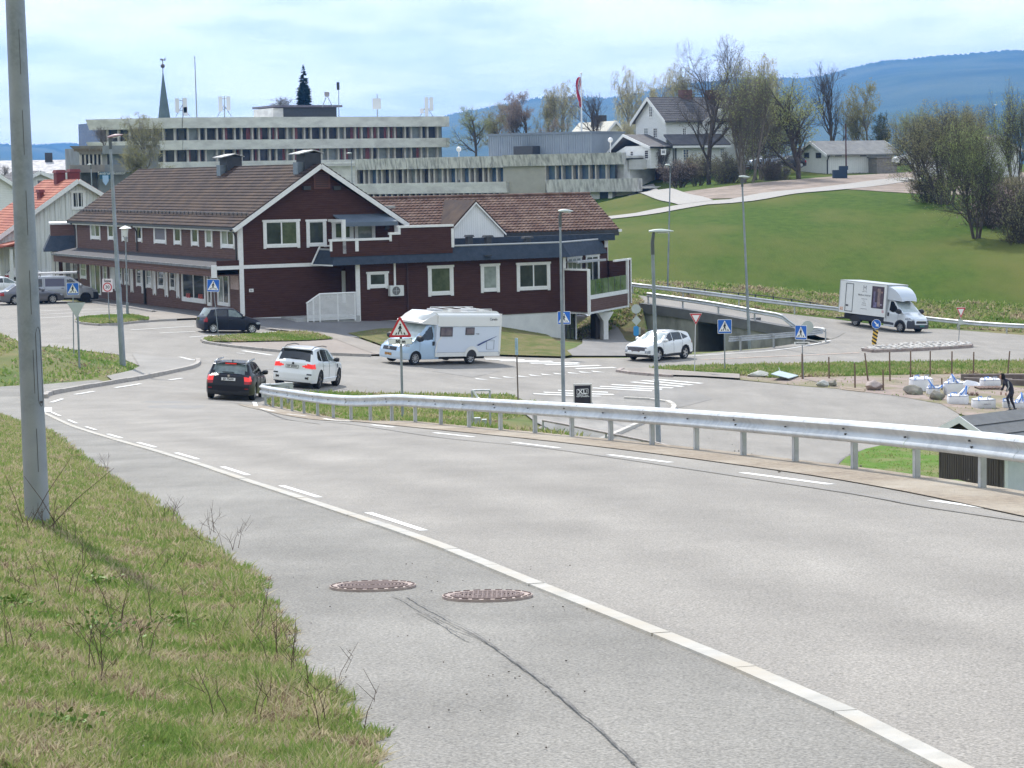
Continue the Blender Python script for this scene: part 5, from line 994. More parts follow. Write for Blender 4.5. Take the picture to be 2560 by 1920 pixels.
# P: cream house behind the flagpole, N: house behind the right trees
pp=at(1536,301,300);P_=Fr(pp.x,pp.y,-.5);zr=pp.z+.5;CREAM=clad('cream_boards',(.62,.61,.52),(.68,.67,.58),.2,vert=True,bump=.3,dark=.8)
rP=gable_house(P_,'cream_house','cream timber house with pale steep roof behind the flagpole and the metal roof storey',3.9,3.9,zr-.2,zr-4.2,zr-4.2,9,CREAM,M('roof_cream',(.60,.58,.49),(.5,.48,.42),sc=1.5,rough=.8),tile=False)
(x0,z1),(x1,z0)=P_.tr(1528,343),P_.tr(1544,363);window(rP,FT,x0,x1,z0,z1,n=3,glass=DGL,trim=.12)
x,z=P_.tr(1499,294,4);boxp('chimney',DARK,rP,x-.8,x+.8,3.5,5,z-3.2,z+.3)
pn=at(2488,338,262);N_=Fr(pn.x,pn.y,-1.5);rN=gable_house(N_,'grey_roofed_house','pale house with a wide low gable half hidden behind the budding trees at right',4.2,3.5,pn.z+1.4,pn.z-.6,pn.z-.3,10,WB,M('roof_brown_grey',(.12,.09,.08),(.16,.12,.11),sc=2),tile=False)
# church spire
ps=at(411,300,450);CS=M('spire_slate',(.085,.12,.13),(.12,.16,.165),sc=.6,rough=.7);rS=empty('church_spire',(ps.x,ps.y,0),R(20),'slim grey green church spire with ball and weathercock rising behind the office block','church')
zt=at(410,184,450).z;zb=at(410,296,450).z;wv=17/5600*450
mb=MB();n=8;vs=[(wv*math.cos(2*PI*k/n),wv*math.sin(2*PI*k/n),zb-3) for k in range(n)]+[(wv*.9*math.cos(2*PI*k/n),wv*.9*math.sin(2*PI*k/n),zb) for k in range(n)]+[(.1*math.cos(2*PI*k/n),.1*math.sin(2*PI*k/n),zt) for k in range(n)]
mb.add(vs,[(r*n+k,r*n+(k+1) % n,(r+1)*n+(k+1) % n,(r+1)*n+k) for r in (0,1) for k in range(n)]);mb.obj('spire_roof',CS,rS);boxp('tower',WB,rS,-wv*.8,wv*.8,-wv*.8,wv*.8,-2,zb-3)
mb=MB();mb.tube([(0,0,zt),(0,0,at(410,147,450).z)],.09,6);mb.lathe([(.01,-.45),(.32,-.32),(.45,0),(.32,.32),(.01,.45)],(0,0,at(409,165,450).z),10,'z');mb.obj('finial_rod',M('finial_bronze',(.10,.07,.07)),rS)
mb=MB();z=at(410,150,450).z;mb.box((.1,0,z),(1.,.08,.2));mb.box((.5,0,z+.2),(.2,.08,.4));mb.box((-.3,0,z+.15),(.3,.08,.3));mb.obj('weathercock',M('finial_bronze',(.10,.07,.07)),rS)
# shed at the right
psd=at(2497,1248,74);Sh=Fr(psd.x,psd.y,-11.5,R(38));rSh=Sh.root('brown_shed','small brown timber shed with white barge boards and grey felt roof behind the guardrail','shed')
# gable end faces the camera's left, eave side the right
gy=Sh.trx(2348,1130)[0];zeS=Sh.tr(2520,1096)[1];
SB=M('shed_boards_brown',(.115,.092,.082),(.085,.068,.062),sc=2,rough=.85,stretch=(6,6,.7));SBD=M('shed_boards_dark',(.07,.045,.042),(.05,.035,.033),sc=2,rough=.85)
lnS=4.6;zrS=Sh.trx(2407,1040)[1]-.05
mb=MB();mb.prism([(0,0),(gy,0),(gy,zeS),(gy/2,zrS-.05),(0,zeS)],'x',0,lnS);mb.obj('wall',SBD,rSh)
nb=26
for k in range(nb):
    a=gy*k/nb;b=gy*(k+1)/nb;m_=(a+b)/2;h_=zeS+(zrS-.05-zeS)*(1-abs(m_-gy/2)/(gy/2));boxp('board',SB if h_<9 else SBD,rSh,-.035,-.001,a+.012,b-.012,.0,h_-.14)
for k in range(20):
    a=lnS*k/20;boxp('board',SB,rSh,a+.012,a+lnS/20-.012,-.035,-.001,0,zeS-.05)
for sg in (0,1):
    a=Vector((-.45,gy/2,zrS));sl_=(zrS-zeS)/(gy/2);e=Vector((-.45,-.5 if sg==0 else gy+.5,zeS-.5*sl_));up=Vector((0,0,.1));k=Vector((lnS+.9,0,0));mb=MB();mb.add([a,e,e+up,a+up,a+k,e+k,e+up+k,a+up+k],HEX);mb.obj('roof',M('shed_felt',(.16,.165,.17),(.13,.135,.14),sc=3,rough=.95,bump=.3,bsc=120),rSh)
    mb=MB();lo=Vector((0,0,-.13));f_=Vector((-.04,0,0));mb.add([a+lo,e+lo,e+up*1.05,a+up*1.05,a+lo+f_,e+lo+f_,e+up*1.05+f_,a+up*1.05+f_],HEX);mb.obj('barge_board',WHITE,rSh)
e_=zeS-.5*(zrS-zeS)/(gy/2);boxp('eave_board',WHITE,rSh,-.45,lnS+.45,-.54,-.50,e_-.12,e_+.12)
for k in (1,2): 
    yy=gy/2-(gy/2+.5)*k/3;zz=zrS-(zrS-zeS)/(gy/2)*(gy/2-yy)+.105;boxp('felt_seam',M('seam_dark',(.08,.08,.085)),rSh,-.44,lnS+.44,yy-.02,yy+.02,zz,zz+.02)
x0=Sh.tr(2510,1180)[0];dr=boxp('door',M('door_shed_white',(.68,.69,.71),(.6,.62,.64),sc=3),rSh,x0+.1,x0+1.6,-.06,-.036,.02,zeS-.3);boxp('door_frame',WHITE,rSh,x0-.05,x0+.1,-.09,-.036,0,zeS-.2)
(y0,z1),(y1,z0)=Sh.trx(2352,1075),Sh.trx(2409,1100);window(rSh,LLT,-y0,-y1,z0,z1,n=1,glass=DGL,trim=.09)
# ================================================================ STREET FURNITURE
GALV=M('galvanised_steel',(.50,.52,.54),(.38,.40,.42),sc=7,rough=.48,metal=.3,c3=(.56,.58,.59),sc3=1.2,bump=.05,bsc=60)
GALVP=M('galvanised_pole',(.27,.305,.335),(.21,.24,.265),sc=16,rough=.5,metal=.35,c3=(.32,.35,.38),sc3=2.0)
BOLT=M('bolt_dark',(.06,.06,.06),rough=.6);REFL=M('reflector_white',(.85,.87,.9),rough=.3)
WPROF=[(-.055,.30),(-.045,.312),(-.01,.312),(.04,.275),(.06,.245),(.055,.23),(.01,.185),(.0,.165),(.0,.135),(.04,.095),(.062,.06),(.06,.04),(.03,.008),(-.01,.0)]
def guardrail(P,label,zf=None,top=.75,seg=4.0,post=2.4,side=1,poff=.09,bolts=True,prof=WPROF,start=0.,group=None,postm=None,beamz=None):
    """P: ground polyline; the beam faces the left of the walking direction when side=1"""
    zf=zf or gz;P=[Vector((p[0],p[1],0)) for p in P];Q=smooth_line(P,5);o=Vector((P[0].x,P[0].y,zf(P[0].x,P[0].y)))
    root=empty('guardrail',o,label=label,cat='guardrail',group=group)
    pts=resample(Q,.5);A3=[Vector((p.x,p.y,zf(p.x,p.y)+top-.31)) for p in pts];nn=[]
    for i in range(len(A3)):
        t=(A3[min(i+1,len(A3)-1)]-A3[max(i-1,0)]);n=Vector((-t.y,t.x,0)).normalized()*side;nn.append(n)
    k=int(seg/.5)
    for i in range(0,len(A3)-1,k):
        j=min(i+k,len(A3)-1);mb=MB();m=len(prof)
        ids=list(range(i,j+1))
        for a in ids:
            sh=.004 if a==i else 0
            for (d,z) in prof: mb.v.append(tuple(A3[a]+nn[a]*(d+sh)+Vector((0,0,z))-o))
        for q in range(len(ids)-1):
            for r in range(m-1): mb.f.append((q*m+r,q*m+r+1,(q+1)*m+r+1,(q+1)*m+r));mb.m.append(0)
        mb.obj('beam',GALV,root,smooth=50)
    R2=resample(Q,post)
    for n_,p in enumerate(R2):
        i=min(range(len(pts)),key=lambda q: (pts[q]-p).length);n=nn[i];c=Vector((p.x,p.y,zf(p.x,p.y)))-n*poff;ang=math.atan2(n.y,n.x);rot=Matrix.Rotation(ang,3,'Z')
        mb=MB();h=top-.02;mb.box(c-o+Vector((0,0,h/2-.15)),(.012,.10,h+.3),rot);mb.box(c-o+rot @ Vector((-.035,.046,h/2-.15)),(.07,.008,h+.3),rot);mb.box(c-o+rot @ Vector((-.035,-.046,h/2-.15)),(.07,.008,h+.3),rot);mb.box(c-o+Vector((0,0,h-.16))+n*.04,(.09,.06,.1),rot)
        mb.obj('post',postm or GALV,root)
        if bolts:
            b=MB();q0=Vector((p.x,p.y,zf(p.x,p.y)+top-.31))-o;t=Vector((n.y,-n.x,0))
            for s_,z in ((.04,.19),(-.04,.12),(.05,.25),(-.05,.25)) if n_ % 2 else ((.03,.15),): b.box(q0+n*.03+t*s_+Vector((0,0,z)),(.03,.022,.022),rot)
            b.obj('bolts',BOLT,root,kind='stuff')
            if n_ % 2==0: b=MB();b.box(q0+n*.012+t*1.1+Vector((0,0,.155)),(.025,.05,.05),rot);b.obj('reflector',REFL,root)
    return root
RP=[p for p in RAIL if p[1]>5]+[(-9.15,81.3),(-8.8,82.4),(-8.1,82.9)]
gr=guardrail(RP,'long galvanised steel guardrail sweeping along the near road from right to the bend')
e0=Vector((-8.9,82.3,gz(-8.9,82.3)))-gr.location;mb=MB();mb.box(e0+Vector((-.15,-.2,.55)),(.34,.12,.5),Matrix.Rotation(.3,3,'Z'));mb.box(e0+Vector((.35,.35,.62)),(.9,.12,.28),Matrix.Rotation(.5,3,'Z'));mb.obj('end_terminal',GALV,gr)
far_rail=guardrail([(8.75,161.9),(9.9,161.0),(12,160.5),(16,160.1),(22.9,160.2),(27,159.1),(29.6,157.6),(34.9,152.3),(41,147.6)],'galvanised guardrail along the far side of the uphill road, running behind the box truck',zf=lambda x,y: float(T2(np.array([x]),np.array([y]))[0])+.05,top=.8,bolts=False,side=-1,post=4,group='guardrails at the underpass')
deck=[(9.3,152.45),(13.4,148.0),(17.3,143.75),(18.5,143.6),(19.4,143.9),(19.95,143.2),(19.8,142.0),(18.7,140.2),(15.4,136.6),(12.9,134.2)]
def zdeck(x,y): t=float(T2(np.array([x]),np.array([y]))[0]);g=gz(x,y);w=float(sm(np.array([x]),17.2,18.8)[0]);g2=max(g,Lz(x)-.2);return (t*(1-w)+g2*w if y>142.8 else g2)+.08
near_rail=guardrail(deck,'galvanised guardrail on the underpass wall, looping back round the grassy tip',zf=zdeck,top=.82,bolts=False,side=-1,post=3.2,group='guardrails at the underpass')
# pipe railing behind the far guardrail
P=[at(1690,735,164.5),at(1708,718,164.5),at(1800,728,165),at(1933,742,165.6),at(2040,758,165),at(2072,768,164.3)]
rr=empty('railing',(P[0].x,P[0].y,P[0].z-1),label='dark pipe railing on the grass just behind the far guardrail',cat='railing');o=rr.location
RB=M('railing_brown',(.13,.11,.09),(.2,.19,.17),sc=4,rough=.6,metal=.3)
for dz in (0,-.38,-.76): mb=MB();mb.tube([p-o+Vector((0,0,dz)) for p in P],.045,6);mb.obj('rail',RB,rr)
for u in (1721,1762,1803,1846,1888,1933,1979,2026):
    i=max(k for k in range(len(P)) if uv_of(P[k])[0]<=u);a,b=P[i],P[i+1];ua,ub=uv_of(a)[0],uv_of(b)[0];q=a.lerp(b,(u-ua)/(ub-ua));mb=MB();mb.bx(q.x-.05-o.x,q.x+.05-o.x,q.y-.05-o.y,q.y+.05-o.y,q.z-1.3-o.z,q.z+.05-o.z);mb.obj('post',DARK,rr)
# underpass wall
UW=Fr(9.45,152.05,0,math.atan2(143.1-152.05,17.9-9.45));uL=math.hypot(17.9-9.45,143.1-152.05);UC=M('wall_concrete_grey',(.36,.355,.33),(.28,.275,.26),sc=1.2,rough=.9,c3=(.13,.13,.12),sc3=.8,stretch=(1,1,.5),bump=.2,bsc=12)
UD=M('coping_concrete_dark',(.115,.115,.12),(.16,.16,.16),sc=1,rough=.9)
rU=UW.root('underpass_wall','grey concrete retaining wall with a dark pedestrian underpass opening','wall')
sa,sb_=UW.tr(1736,850)[0],UW.tr(1810,850)[0]
def zt_at(s): p=UW.w(s,0);return float(T2(np.array([p.x]),np.array([p.y]))[0])+.12
def wallseg(s0,s1,zlo,name,m,y0=0,y1=.4,dz=0.,h=None):
    mb=MB();n=6;vs=[]
    for k in range(n+1):
        s=s0+(s1-s0)*k/n;zt=zt_at(s)+dz;zb=zt-h if h else zlo
        vs +=[(s,y0,zb),(s,y1,zb),(s,y1,zt),(s,y0,zt)]
    fs=[(k*4+i,k*4+(i+1) % 4,k*4+4+(i+1) % 4,k*4+4+i) for k in range(n) for i in range(4)]+[(0,1,2,3),(n*4,n*4+1,n*4+2,n*4+3)];mb.add(vs,fs);return mb.obj(name,m,rU)
wallseg(-.6,sa,-14.2,'wall',UC,dz=-.62);wallseg(sb_,uL+2.2,-14,'wall',UC,dz=-.62);wallseg(-.9,uL+.4,0,'coping',UD,-.12,.55,0,.64)
boxp('tunnel_shade',M('tunnel_shade',(.012,.012,.016),rough=.95),rU,sa-.1,sb_+.1,3.4,3.7,-14.5,-10.6);boxp('tunnel_side',UD,rU,sa-.3,sa,.4,3.4,-14.5,-9.9);boxp('tunnel_side',UD,rU,sb_,sb_+.3,.4,3.4,-14.5,-9.9);boxp('tunnel_roof',UD,rU,sa-.1,sb_+.1,.4,3.4,-10.2,-9.95)  # near-black end panel stands in for the shade inside the underpass
# ---------------------------------------------------------------- lamps
def lamp(base,top,head,label,r0=.11,r1=.045,Y=None,headm=None,hl=None,headr=False,y0=40,sl=None,collar=None,group='street lamps',cob=True):
    if Y: b=at(base[0],base[1],Y)
    else: b=ong(base[0],base[1],y0)
    Yb=b.y;t=at(top[0],top[1],Yb);root=empty('street_lamp',b,label=label,cat='street lamp',group=group);o=b
    z=lambda k: o.lerp(t,k)-o
    mb=MB();pts=[z(0)-Vector((0,0,.6)),z(0),z(.33),z(.34),z(1)];mb.tube(pts,[r0,r0,r0*.92,r0*.8,r1],14);mb.obj('pole',GALVP,root,smooth=40)
    mb=MB();mb.tube([z(.325),z(.345)],r0*.98,12);mb.obj('collar',GALVP,root)
    h0,h1=at(head[0],head[1],Yb)-o,at(head[2],head[3],Yb)-o;d=(h1-h0);ln=d.length;dn=d.normalized();u_=Vector((0,0,1))
    if cob:
        mb=MB();side=Vector((0,1,0));ws=(.05,.13,.16,.14,.05);hs=(.05,.09,.10,.07,.02);n=10;vs=[]
        for k,(w_,h_) in enumerate(zip(ws,hs)):
            c=h0+dn*ln*k/4
            for j in range(n): a=2*PI*j/n;vs.append(c+side*w_*math.cos(a)+u_*h_*math.sin(a)*(1 if math.sin(a)>0 else .45))
        mb.add(vs,[(k*n+j,k*n+(j+1) % n,(k+1)*n+(j+1) % n,(k+1)*n+j) for k in range(4) for j in range(n)]+[tuple(range(n)),tuple(4*n+j for j in range(n))]);hd=mb.obj('lamp_head',headm or GALVP,root,smooth=50)
        mb=MB();mb.box(h0+dn*ln*.6-u_*.05,(ln*.45,.18,.03),Matrix.Rotation(math.atan2(-dn.z,dn.x),3,'Y'));mb.obj('lens',M('lamp_lens',(.6,.62,.62),rough=.2),hd)
        mb=MB();mb.tube([t-o-(t-o).normalized()*.45,t-o,(t-o).lerp(h0+dn*ln*.2,.6),h0+dn*ln*.2],[.075,.07,.06,.05],10);mb.obj('bracket',M('bracket_dark',(.09,.10,.10),rough=.6),root,smooth=40)
    return root
HR=M('lamp_head_red_grey',(.36,.22,.24),(.42,.3,.32),sc=4,rough=.5);HG=M('lamp_head_green_grey',(.42,.47,.44),(.5,.54,.51),sc=4,rough=.45)
# near pole at the left edge
bp_=at(95,1338,22.4);bz=gz(bp_.x,bp_.y);tp=at(37.5,0,22.4);dd=(tp-bp_);root=empty('street_lamp',(bp_.x,bp_.y,bz),label='thick galvanised lamp pole close up at the left edge, rising out of the grass',cat='street lamp',group='street lamps')
q=[Vector((0,0,-.4)),Vector((0,0,0)),dd*.5,dd*1.0,dd*1.55];mb=MB();r_=[.126,.124,.108,.093,.075];mb.tube(q,r_,32);mb.obj('pole',GALVP,root,smooth=40)
vdir=Vector((-bp_.x,-bp_.y,0)).normalized();sd=Vector((-vdir.y,vdir.x,0))
def onp(k,a):  # point on the pole at height fraction k, angle a from the camera side
    c=dd*k;i=k*2;r=.124+(.093-.124)*k;return c+(vdir*math.cos(a)+sd*math.sin(a))*(r+.001)
for k0 in np.arange(.1,1.,.148):
    mb=MB();a_=.25;p0,p1=onp(k0,a_),onp(k0+.082,a_);mb.box((p0+p1)/2,(.004,.004,(p1-p0).length),(p1-p0).to_track_quat('Z','Y').to_matrix());mb.obj('seam',BOLT,root)
mb=MB();pl_=[]
for s_ in range(13):
    th=PI*s_/12;pl_.append(onp(.375+.028*math.sin(th) if False else .36+.022*0,0))
ka,kb=.235,.36;L1=[]
for k_,a0,a1 in ((ka,.55,1.15),(kb,.55,1.15)):
    for s_ in range(7): L1.append(onp(k_+(.012*math.sin(PI*s_/6)*(1 if k_==kb else -1)),a0+(a1-a0)*s_/6))
lo_,hi_=L1[:7],L1[7:];ring=lo_+hi_[::-1]+[lo_[0]];mb.tube(ring,.003,4);mb.obj('hatch_door',BOLT,root)
mb=MB();mb.tube([onp(ka-.006,.85),onp(ka-.006,.85)+Vector((0,0,.02))],.014,8);mb.obj('hatch_lock',BOLT,root)
lamp((307,911),(275,348),(269,344,307,337),'tall tapered street lamp with reddish head in front of the shop building',r0=.14,r1=.055,headm=HR,Y=102.3)
lamp((1409,1013),(1400,540),(1395,528,1433,528),'slender street lamp with pale flat head between motorhome and sign',r0=.085,r1=.045,headm=HG,Y=97)
lamp((1647,1134),(1631,606),(1622,579,1684,578),'street lamp with wide grey green head standing in front of the white crossover',r0=.10,r1=.06,headm=HG,Y=83)
lamp((1874,868),(1855,449),(1847,442,1876,443),'tall thin street lamp rising in front of the underpass wall',r0=.10,r1=.05,Y=141,headm=HG)
lamp((1669,724),(1676,417),(1675,414,1662,412),'thin street lamp on the slope behind the far guardrail',r0=.07,r1=.04,Y=165,headm=HG)
lamp((880,450),(878,386),(880,383,866,383),'small lamp seen over the brown gable roof',r0=.06,r1=.05,Y=260,headm=HG)
lamp((229,450),(227,412),(229,411,217,412),'small lamp between the red chimneys and the municipal building',r0=.06,r1=.05,Y=240,headm=HG)
lamp((2486,300),(2486,264),(2485,263,2493,262),'distant lamp top above the budding trees at right',r0=.06,r1=.05,Y=330,headm=HG)
def ball(mb,c,r,mi=0,n=10): mb.lathe([(.001,-r)]+[(r*math.cos(a),r*math.sin(a)) for a in np.linspace(-1.2,1.2,6)]+[(.001,r)],c,n,'z',mi)
for (u,vt,vb,Y,lab) in ((1526,350,384,284,'globe lamp on a post in front of the cream house'),(1147,373,392,292,'globe lamp beside the office block corner')):
    b=at(u,vb,Y);t=at(u,vt,Y);g_=empty('globe_lamp',b,label=lab,cat='street lamp',group='globe lamps');mb=MB();mb.tube([Vector((0,0,-3)),t-b],.06,6);mb.obj('post',WHITE,g_);mb=MB();ball(mb,t-b,.33);mb.obj('globe',M('globe_white',(.8,.8,.8),rough=.3),g_,smooth=60)
for (u,vt,vb,lab) in ((312,564,794,'park lantern with white conical hat by the grass island'),(30,538,700,'park lantern with white hat partly behind the near lamp pole')):
    b=ong(u+(7 if u>100 else 0),vb,90);Y=b.y;g_=empty('park_lantern',b,label=lab,cat='street lamp',group='park lanterns');H_=at(u,vt,Y).z-b.z;t=at(u+1,vt,Y)-b;t=Vector((t.x,0,H_))
    mb=MB();mb.tube([Vector((0,0,-.2)),Vector((t.x*.1,0,.9)),Vector((t.x*.1,0,.95)),Vector((t.x,0,H_-.95))],[.09,.085,.05,.045],10);mb.obj('post',GALVP,g_)
    c=(t.x,0,H_);mb=MB();mb.lathe([(.001,0),(.08,-.03),(.38,-.16),(.38,-.19),(.001,-.14)],c,20,'z');mb.obj('hat',WHITE,g_,smooth=30)
    mb=MB();mb.lathe([(.16,-.16),(.19,-.2),(.15,-.62),(.10,-.68)],c,14,'z');mb.obj('lantern_glass',M('lantern_glass',(.72,.75,.75),rough=.25),g_,smooth=40);mb=MB();mb.lathe([(.10,-.68),(.13,-.72),(.06,-.98)],c,12,'z');mb.obj('lantern_base',M('lantern_base',(.3,.32,.33),rough=.5),g_)
# ---------------------------------------------------------------- signs
BLUE=M('sign_blue',(.015,.13,.52),rough=.35);BLACK=M('sign_black',(.012,.012,.014),rough=.5);SWH=M('sign_white',(.80,.81,.80),rough=.35);SRED=M('sign_red',(.52,.025,.035),rough=.35);SBACK=M('sign_back_grey',(.47,.52,.50),(.42,.46,.45),sc=3,rough=.55,metal=.1);YEL=M('sign_yellow',(.75,.48,.08),rough=.4)
def plate(name,poly,y0,y1,m,par): mb=MB();mb.prism(poly,'y',y0,y1);return mb.obj(name,m,par)
def rrect(w,h,r=.04,n=4):
    out=[]
    for cx,cy,a0 in ((w/2-r,h/2-r,0),(-w/2+r,h/2-r,PI/2),(-w/2+r,-h/2+r,PI),(w/2-r,-h/2+r,1.5*PI)):
        for k in range(n+1): a=a0+PI/2*k/n;out.append((cx+r*math.cos(a),cy+r*math.sin(a)))
    return out
WALK=[[(-.02,.30),(.06,.30),(.09,.18),(.13,.07),(.10,.05),(.05,.12),(.05,.02),(.09,-.12),(.15,-.30),(.09,-.30),(.03,-.13),(.0,-.05),(-.05,-.14),(-.10,-.30),(-.17,-.29),(-.11,-.12),(-.06,.02),(-.05,.12),(-.09,.04),(-.14,.07),(-.09,.2)]]
def walker(par,s,y,cx=0,cz_=0):
    for W_ in WALK: plate('walker_symbol',[(cx+p[0]*s,cz_+p[1]*s) for p in W_],y,y+.004,BLACK,par)
    mb=MB();mb.lathe([(.001,-.004),(.055*s,-.004),(.055*s,0)],(cx+.02*s,y+.004,cz_+.37*s),12,'y');mb.obj('walker_head',BLACK,par)
    for sg in (-1,1): plate('stripe_symbol',[(cx+(sg*.30+(-.05))*s,cz_-.32*s),(cx+(sg*.30+.05)*s,cz_-.32*s),(cx+(sg*.25+.05)*s-0*sg,cz_-.18*s),(cx+(sg*.25-.02)*s,cz_-.18*s)],y,y+.004,BLACK,par)
def post(name,base,top_uv,label,cat='road sign',Y=None,y0=40,r=.03,yaw=0.,m=None,group=None):
    b=at(base[0],base[1],Y) if Y else ong(base[0],base[1],y0);t=at(top_uv[0],top_uv[1],b.y);root=empty(name,b,yaw,label,cat,group)
    Rz=Matrix.Rotation(-yaw,3,'Z');mb=MB();mb.tube([Vector((0,0,-.4)),Vector((0,0,0)),Rz @ (t-b)],r,10);mb.obj('post',m or GALVP,root,smooth=40)
    return root,b,Rz
def loc_of(b,Rz,u,v,fwd=.06): p=at(u,v,b.y)-b;q=Rz @ p;return Vector((q.x,q.y-fwd,q.z))
def holder(name,root,c,tilt=0,yaw=0.): o=bpy.data.objects.new(name,None);COL.objects.link(o);o.parent=root;o.location=c;o.rotation_euler=(0,tilt,yaw);return o
def cross_sign(base,top,box,label,Y=None,yaw=0.,y0=60,tilt=0.,r=.03,group='pedestrian crossing signs'):
    root,b,Rz=post('crossing_sign',base,top,label,Y=Y,y0=y0,yaw=yaw,r=r,group=group);sc=5600/b.y;w=(box[2]-box[0])/sc/max(math.cos(yaw),.3);h=(box[3]-box[1])/sc;s=h if abs(yaw)>.5 else (w+h)/2
    c=loc_of(b,Rz,(box[0]+box[2])/2,(box[1]+box[3])/2)
    mb=MB();mb.prism(rrect(s,s,.05*s),'y',0,.012);pm=mb.mesh('sign_panel',SWH);o=mobj('sign_panel',pm,root,c);o.rotation_euler=(0,tilt,0)
    def ch(n,poly,a,bb,m): q=plate(n,poly,a,bb,m,o);return q
    ch('blue_field',rrect(s*.94,s*.94,.05*s),-.004,0,BLUE);ch('white_triangle',[(-.43*s,-.36*s),(.43*s,-.36*s),(0,.42*s)],-.008,-.004,SWH);walker(o,s*.80,-.012,0,-.055*s)
    return root
cross_sign((184,862),(182,712),(167,707,198,737),'blue crossing sign in front of the silver van',Y=101,r=.025)
cross_sign((547,850),(532,702),(518.5,697,548,730.5),'blue crossing sign standing beside the small black car',Y=None,y0=90,r=.022,tilt=.05)
cross_sign((1412,897),(1410,780),(1396,776,1424,813),'blue crossing sign right behind the slender lamp post',y0=100,r=.03)
cross_sign((1812,927),(1811,800),(1796,796,1827,836),'blue crossing sign on the grass strip in front of the underpass',y0=90,r=.035)
s11=cross_sign((2008.5,949),(2004,812),(1994,813,2014,849),'blue crossing sign turned sideways above a small street name plate',y0=90,yaw=-.75,r=.03)
b=ong(2008.5,949,90);Rz=Matrix.Rotation(.75,3,'Z');c=loc_of(b,Rz,2006,858,.05)
o=holder('name_plate',s11,c,0,.75-.1);plate('plate',rrect(38*b.y/5600,7*b.y/5600,.015),-.008,0,SWH,o);lettering('Sentrumsvegen',.115,BLACK,o,(0,-.012,0),bold=.004,sx=.92)
c2=loc_of(b,Rz,2017,818,-.06);o=holder('round_sign_back',s11,c2,0,.9);mb=MB();mb.lathe([(.001,0),(.33,0),(.33,.012),(.001,.012)],(0,0,0),24,'y');mb.obj('disc',SBACK,o)
# yield sign seen from behind
root,b,Rz=post('yield_sign',(198,900),(193,760),'grey back of a triangular yield sign below the crossing sign on the left bank',Y=98,r=.045,group=None);s=46*b.y/5600;c=loc_of(b,Rz,191,756,.06);plate('sign_back',[(-s/2,0),(s/2,0),(0,-s*.87)],c.y-.01,c.y,SBACK,root).location=(c.x,0,c.z)
def yield_sign(base,top,box,label,y0=90,Y=None,r=.025,pm=None,yaw=0):
    root,b,Rz=post('yield_sign',base,top,label,y0=y0,Y=Y,r=r,m=pm,yaw=yaw,group='yield signs');s=(box[2]-box[0])*b.y/5600;h=(box[3]-box[1])*b.y/5600;c=loc_of(b,Rz,(box[0]+box[2])/2,box[1])
    o=holder('sign_panel',root,c);plate('white_edge',[(-s/2,0),(s/2,0),(0,-h)],0,.012,SWH,o);k=.94;plate('red_border',[(-s/2*k,-.03*h),(s/2*k,-.03*h),(0,-h*.965)],-.004,0,SRED,o);plate('white_field',[(-s/2*.62,-.15*h),(s/2*.62,-.15*h),(0,-h*.76)],-.008,-.004,SWH,o);return root,b,Rz
yield_sign((1736,932),(1739,800),(1723.5,783,1755,812.5),'red and white yield sign on a pale post left of the underpass crossing sign',pm=M('post_pale',(.55,.56,.55),rough=.6),r=.028)
ry,b,Rz=yield_sign((2396,863),(2402,770),(2390,768,2414,796),'red and white yield sign at the right end of the cobbled island',y0=100,yaw=.0);c=loc_of(b,Rz,2401,805,.04);plate('plate_back',rrect(.3,.32,.02),c.y-.01,c.y,SBACK,ry).location=(c.x,0,c.z)
# warning triangle 50 m
root,b,Rz=post('warning_sign',(1007,1062),(1001,800),'red bordered pedestrian warning triangle with a 50 m plate in front of the motorhome',Y=64,r=.038);s=60*b.y/5600;h=55*b.y/5600;c=loc_of(b,Rz,1001,843,.07)
def rtri(s,h,r=.05):
    P_=[(-s/2,0),(s/2,0),(0,h)];out=[]
    for i in range(3):
        p0,p,p1=Vector(P_[i-1]),Vector(P_[i]),Vector(P_[(i+1) % 3]);a=p+(p0-p).normalized()*r*1.5;c_=p+(p1-p).normalized()*r*1.5;out +=[tuple(a),tuple(p.lerp((a+c_)/2,.55)),tuple(c_)]
    return out
o=holder('sign_panel',root,c);plate('red_panel',rtri(s,h),0,.014,SRED,o);mb_=plate('white_field',[(p[0],p[1]+h*.105) for p in rtri(s*.70,h*.70,.02)],-.004,0,SWH,o);walker(o,s*.62,-.008,0,h*.34)
c=loc_of(b,Rz,1001.5,853.3,.07);o=holder('distance_plate',root,c);plate('black_edge',rrect(60*b.y/5600,15*b.y/5600,.02),0,.012,BLACK,o);plate('white_field',rrect(58*b.y/5600,13*b.y/5600,.018),-.004,0,SWH,o);lettering('50 m',.125,BLACK,o,(0,-.008,0),bold=.006,sx=1.1)
# zone 30
root,b,Rz=post('zone_sign',(274,809),(269,700),'white zone sign reading Sone 30 on the grass island',y0=90,r=.03);w_=26*b.y/5600;h=33*b.y/5600;c=loc_of(b,Rz,269,713.5);o=holder('sign_panel',root,c,.03);plate('white_field',rrect(w_,h,.04),0,.012,M('sign_pinkish_white',(.76,.70,.72),rough=.4),o);lettering('Sone',.2,BLACK,o,(0,-.006,h*.34),bold=.006)
mb=MB();mb.lathe([(.21,0),(.21,-.005),(.27,-.005),(.27,0)],(0,0,-h*.13),28,'y',0,False);mb.obj('red_ring',SRED,o);lettering('30',.26,BLACK,o,(0,-.006,-h*.13),bold=.002)
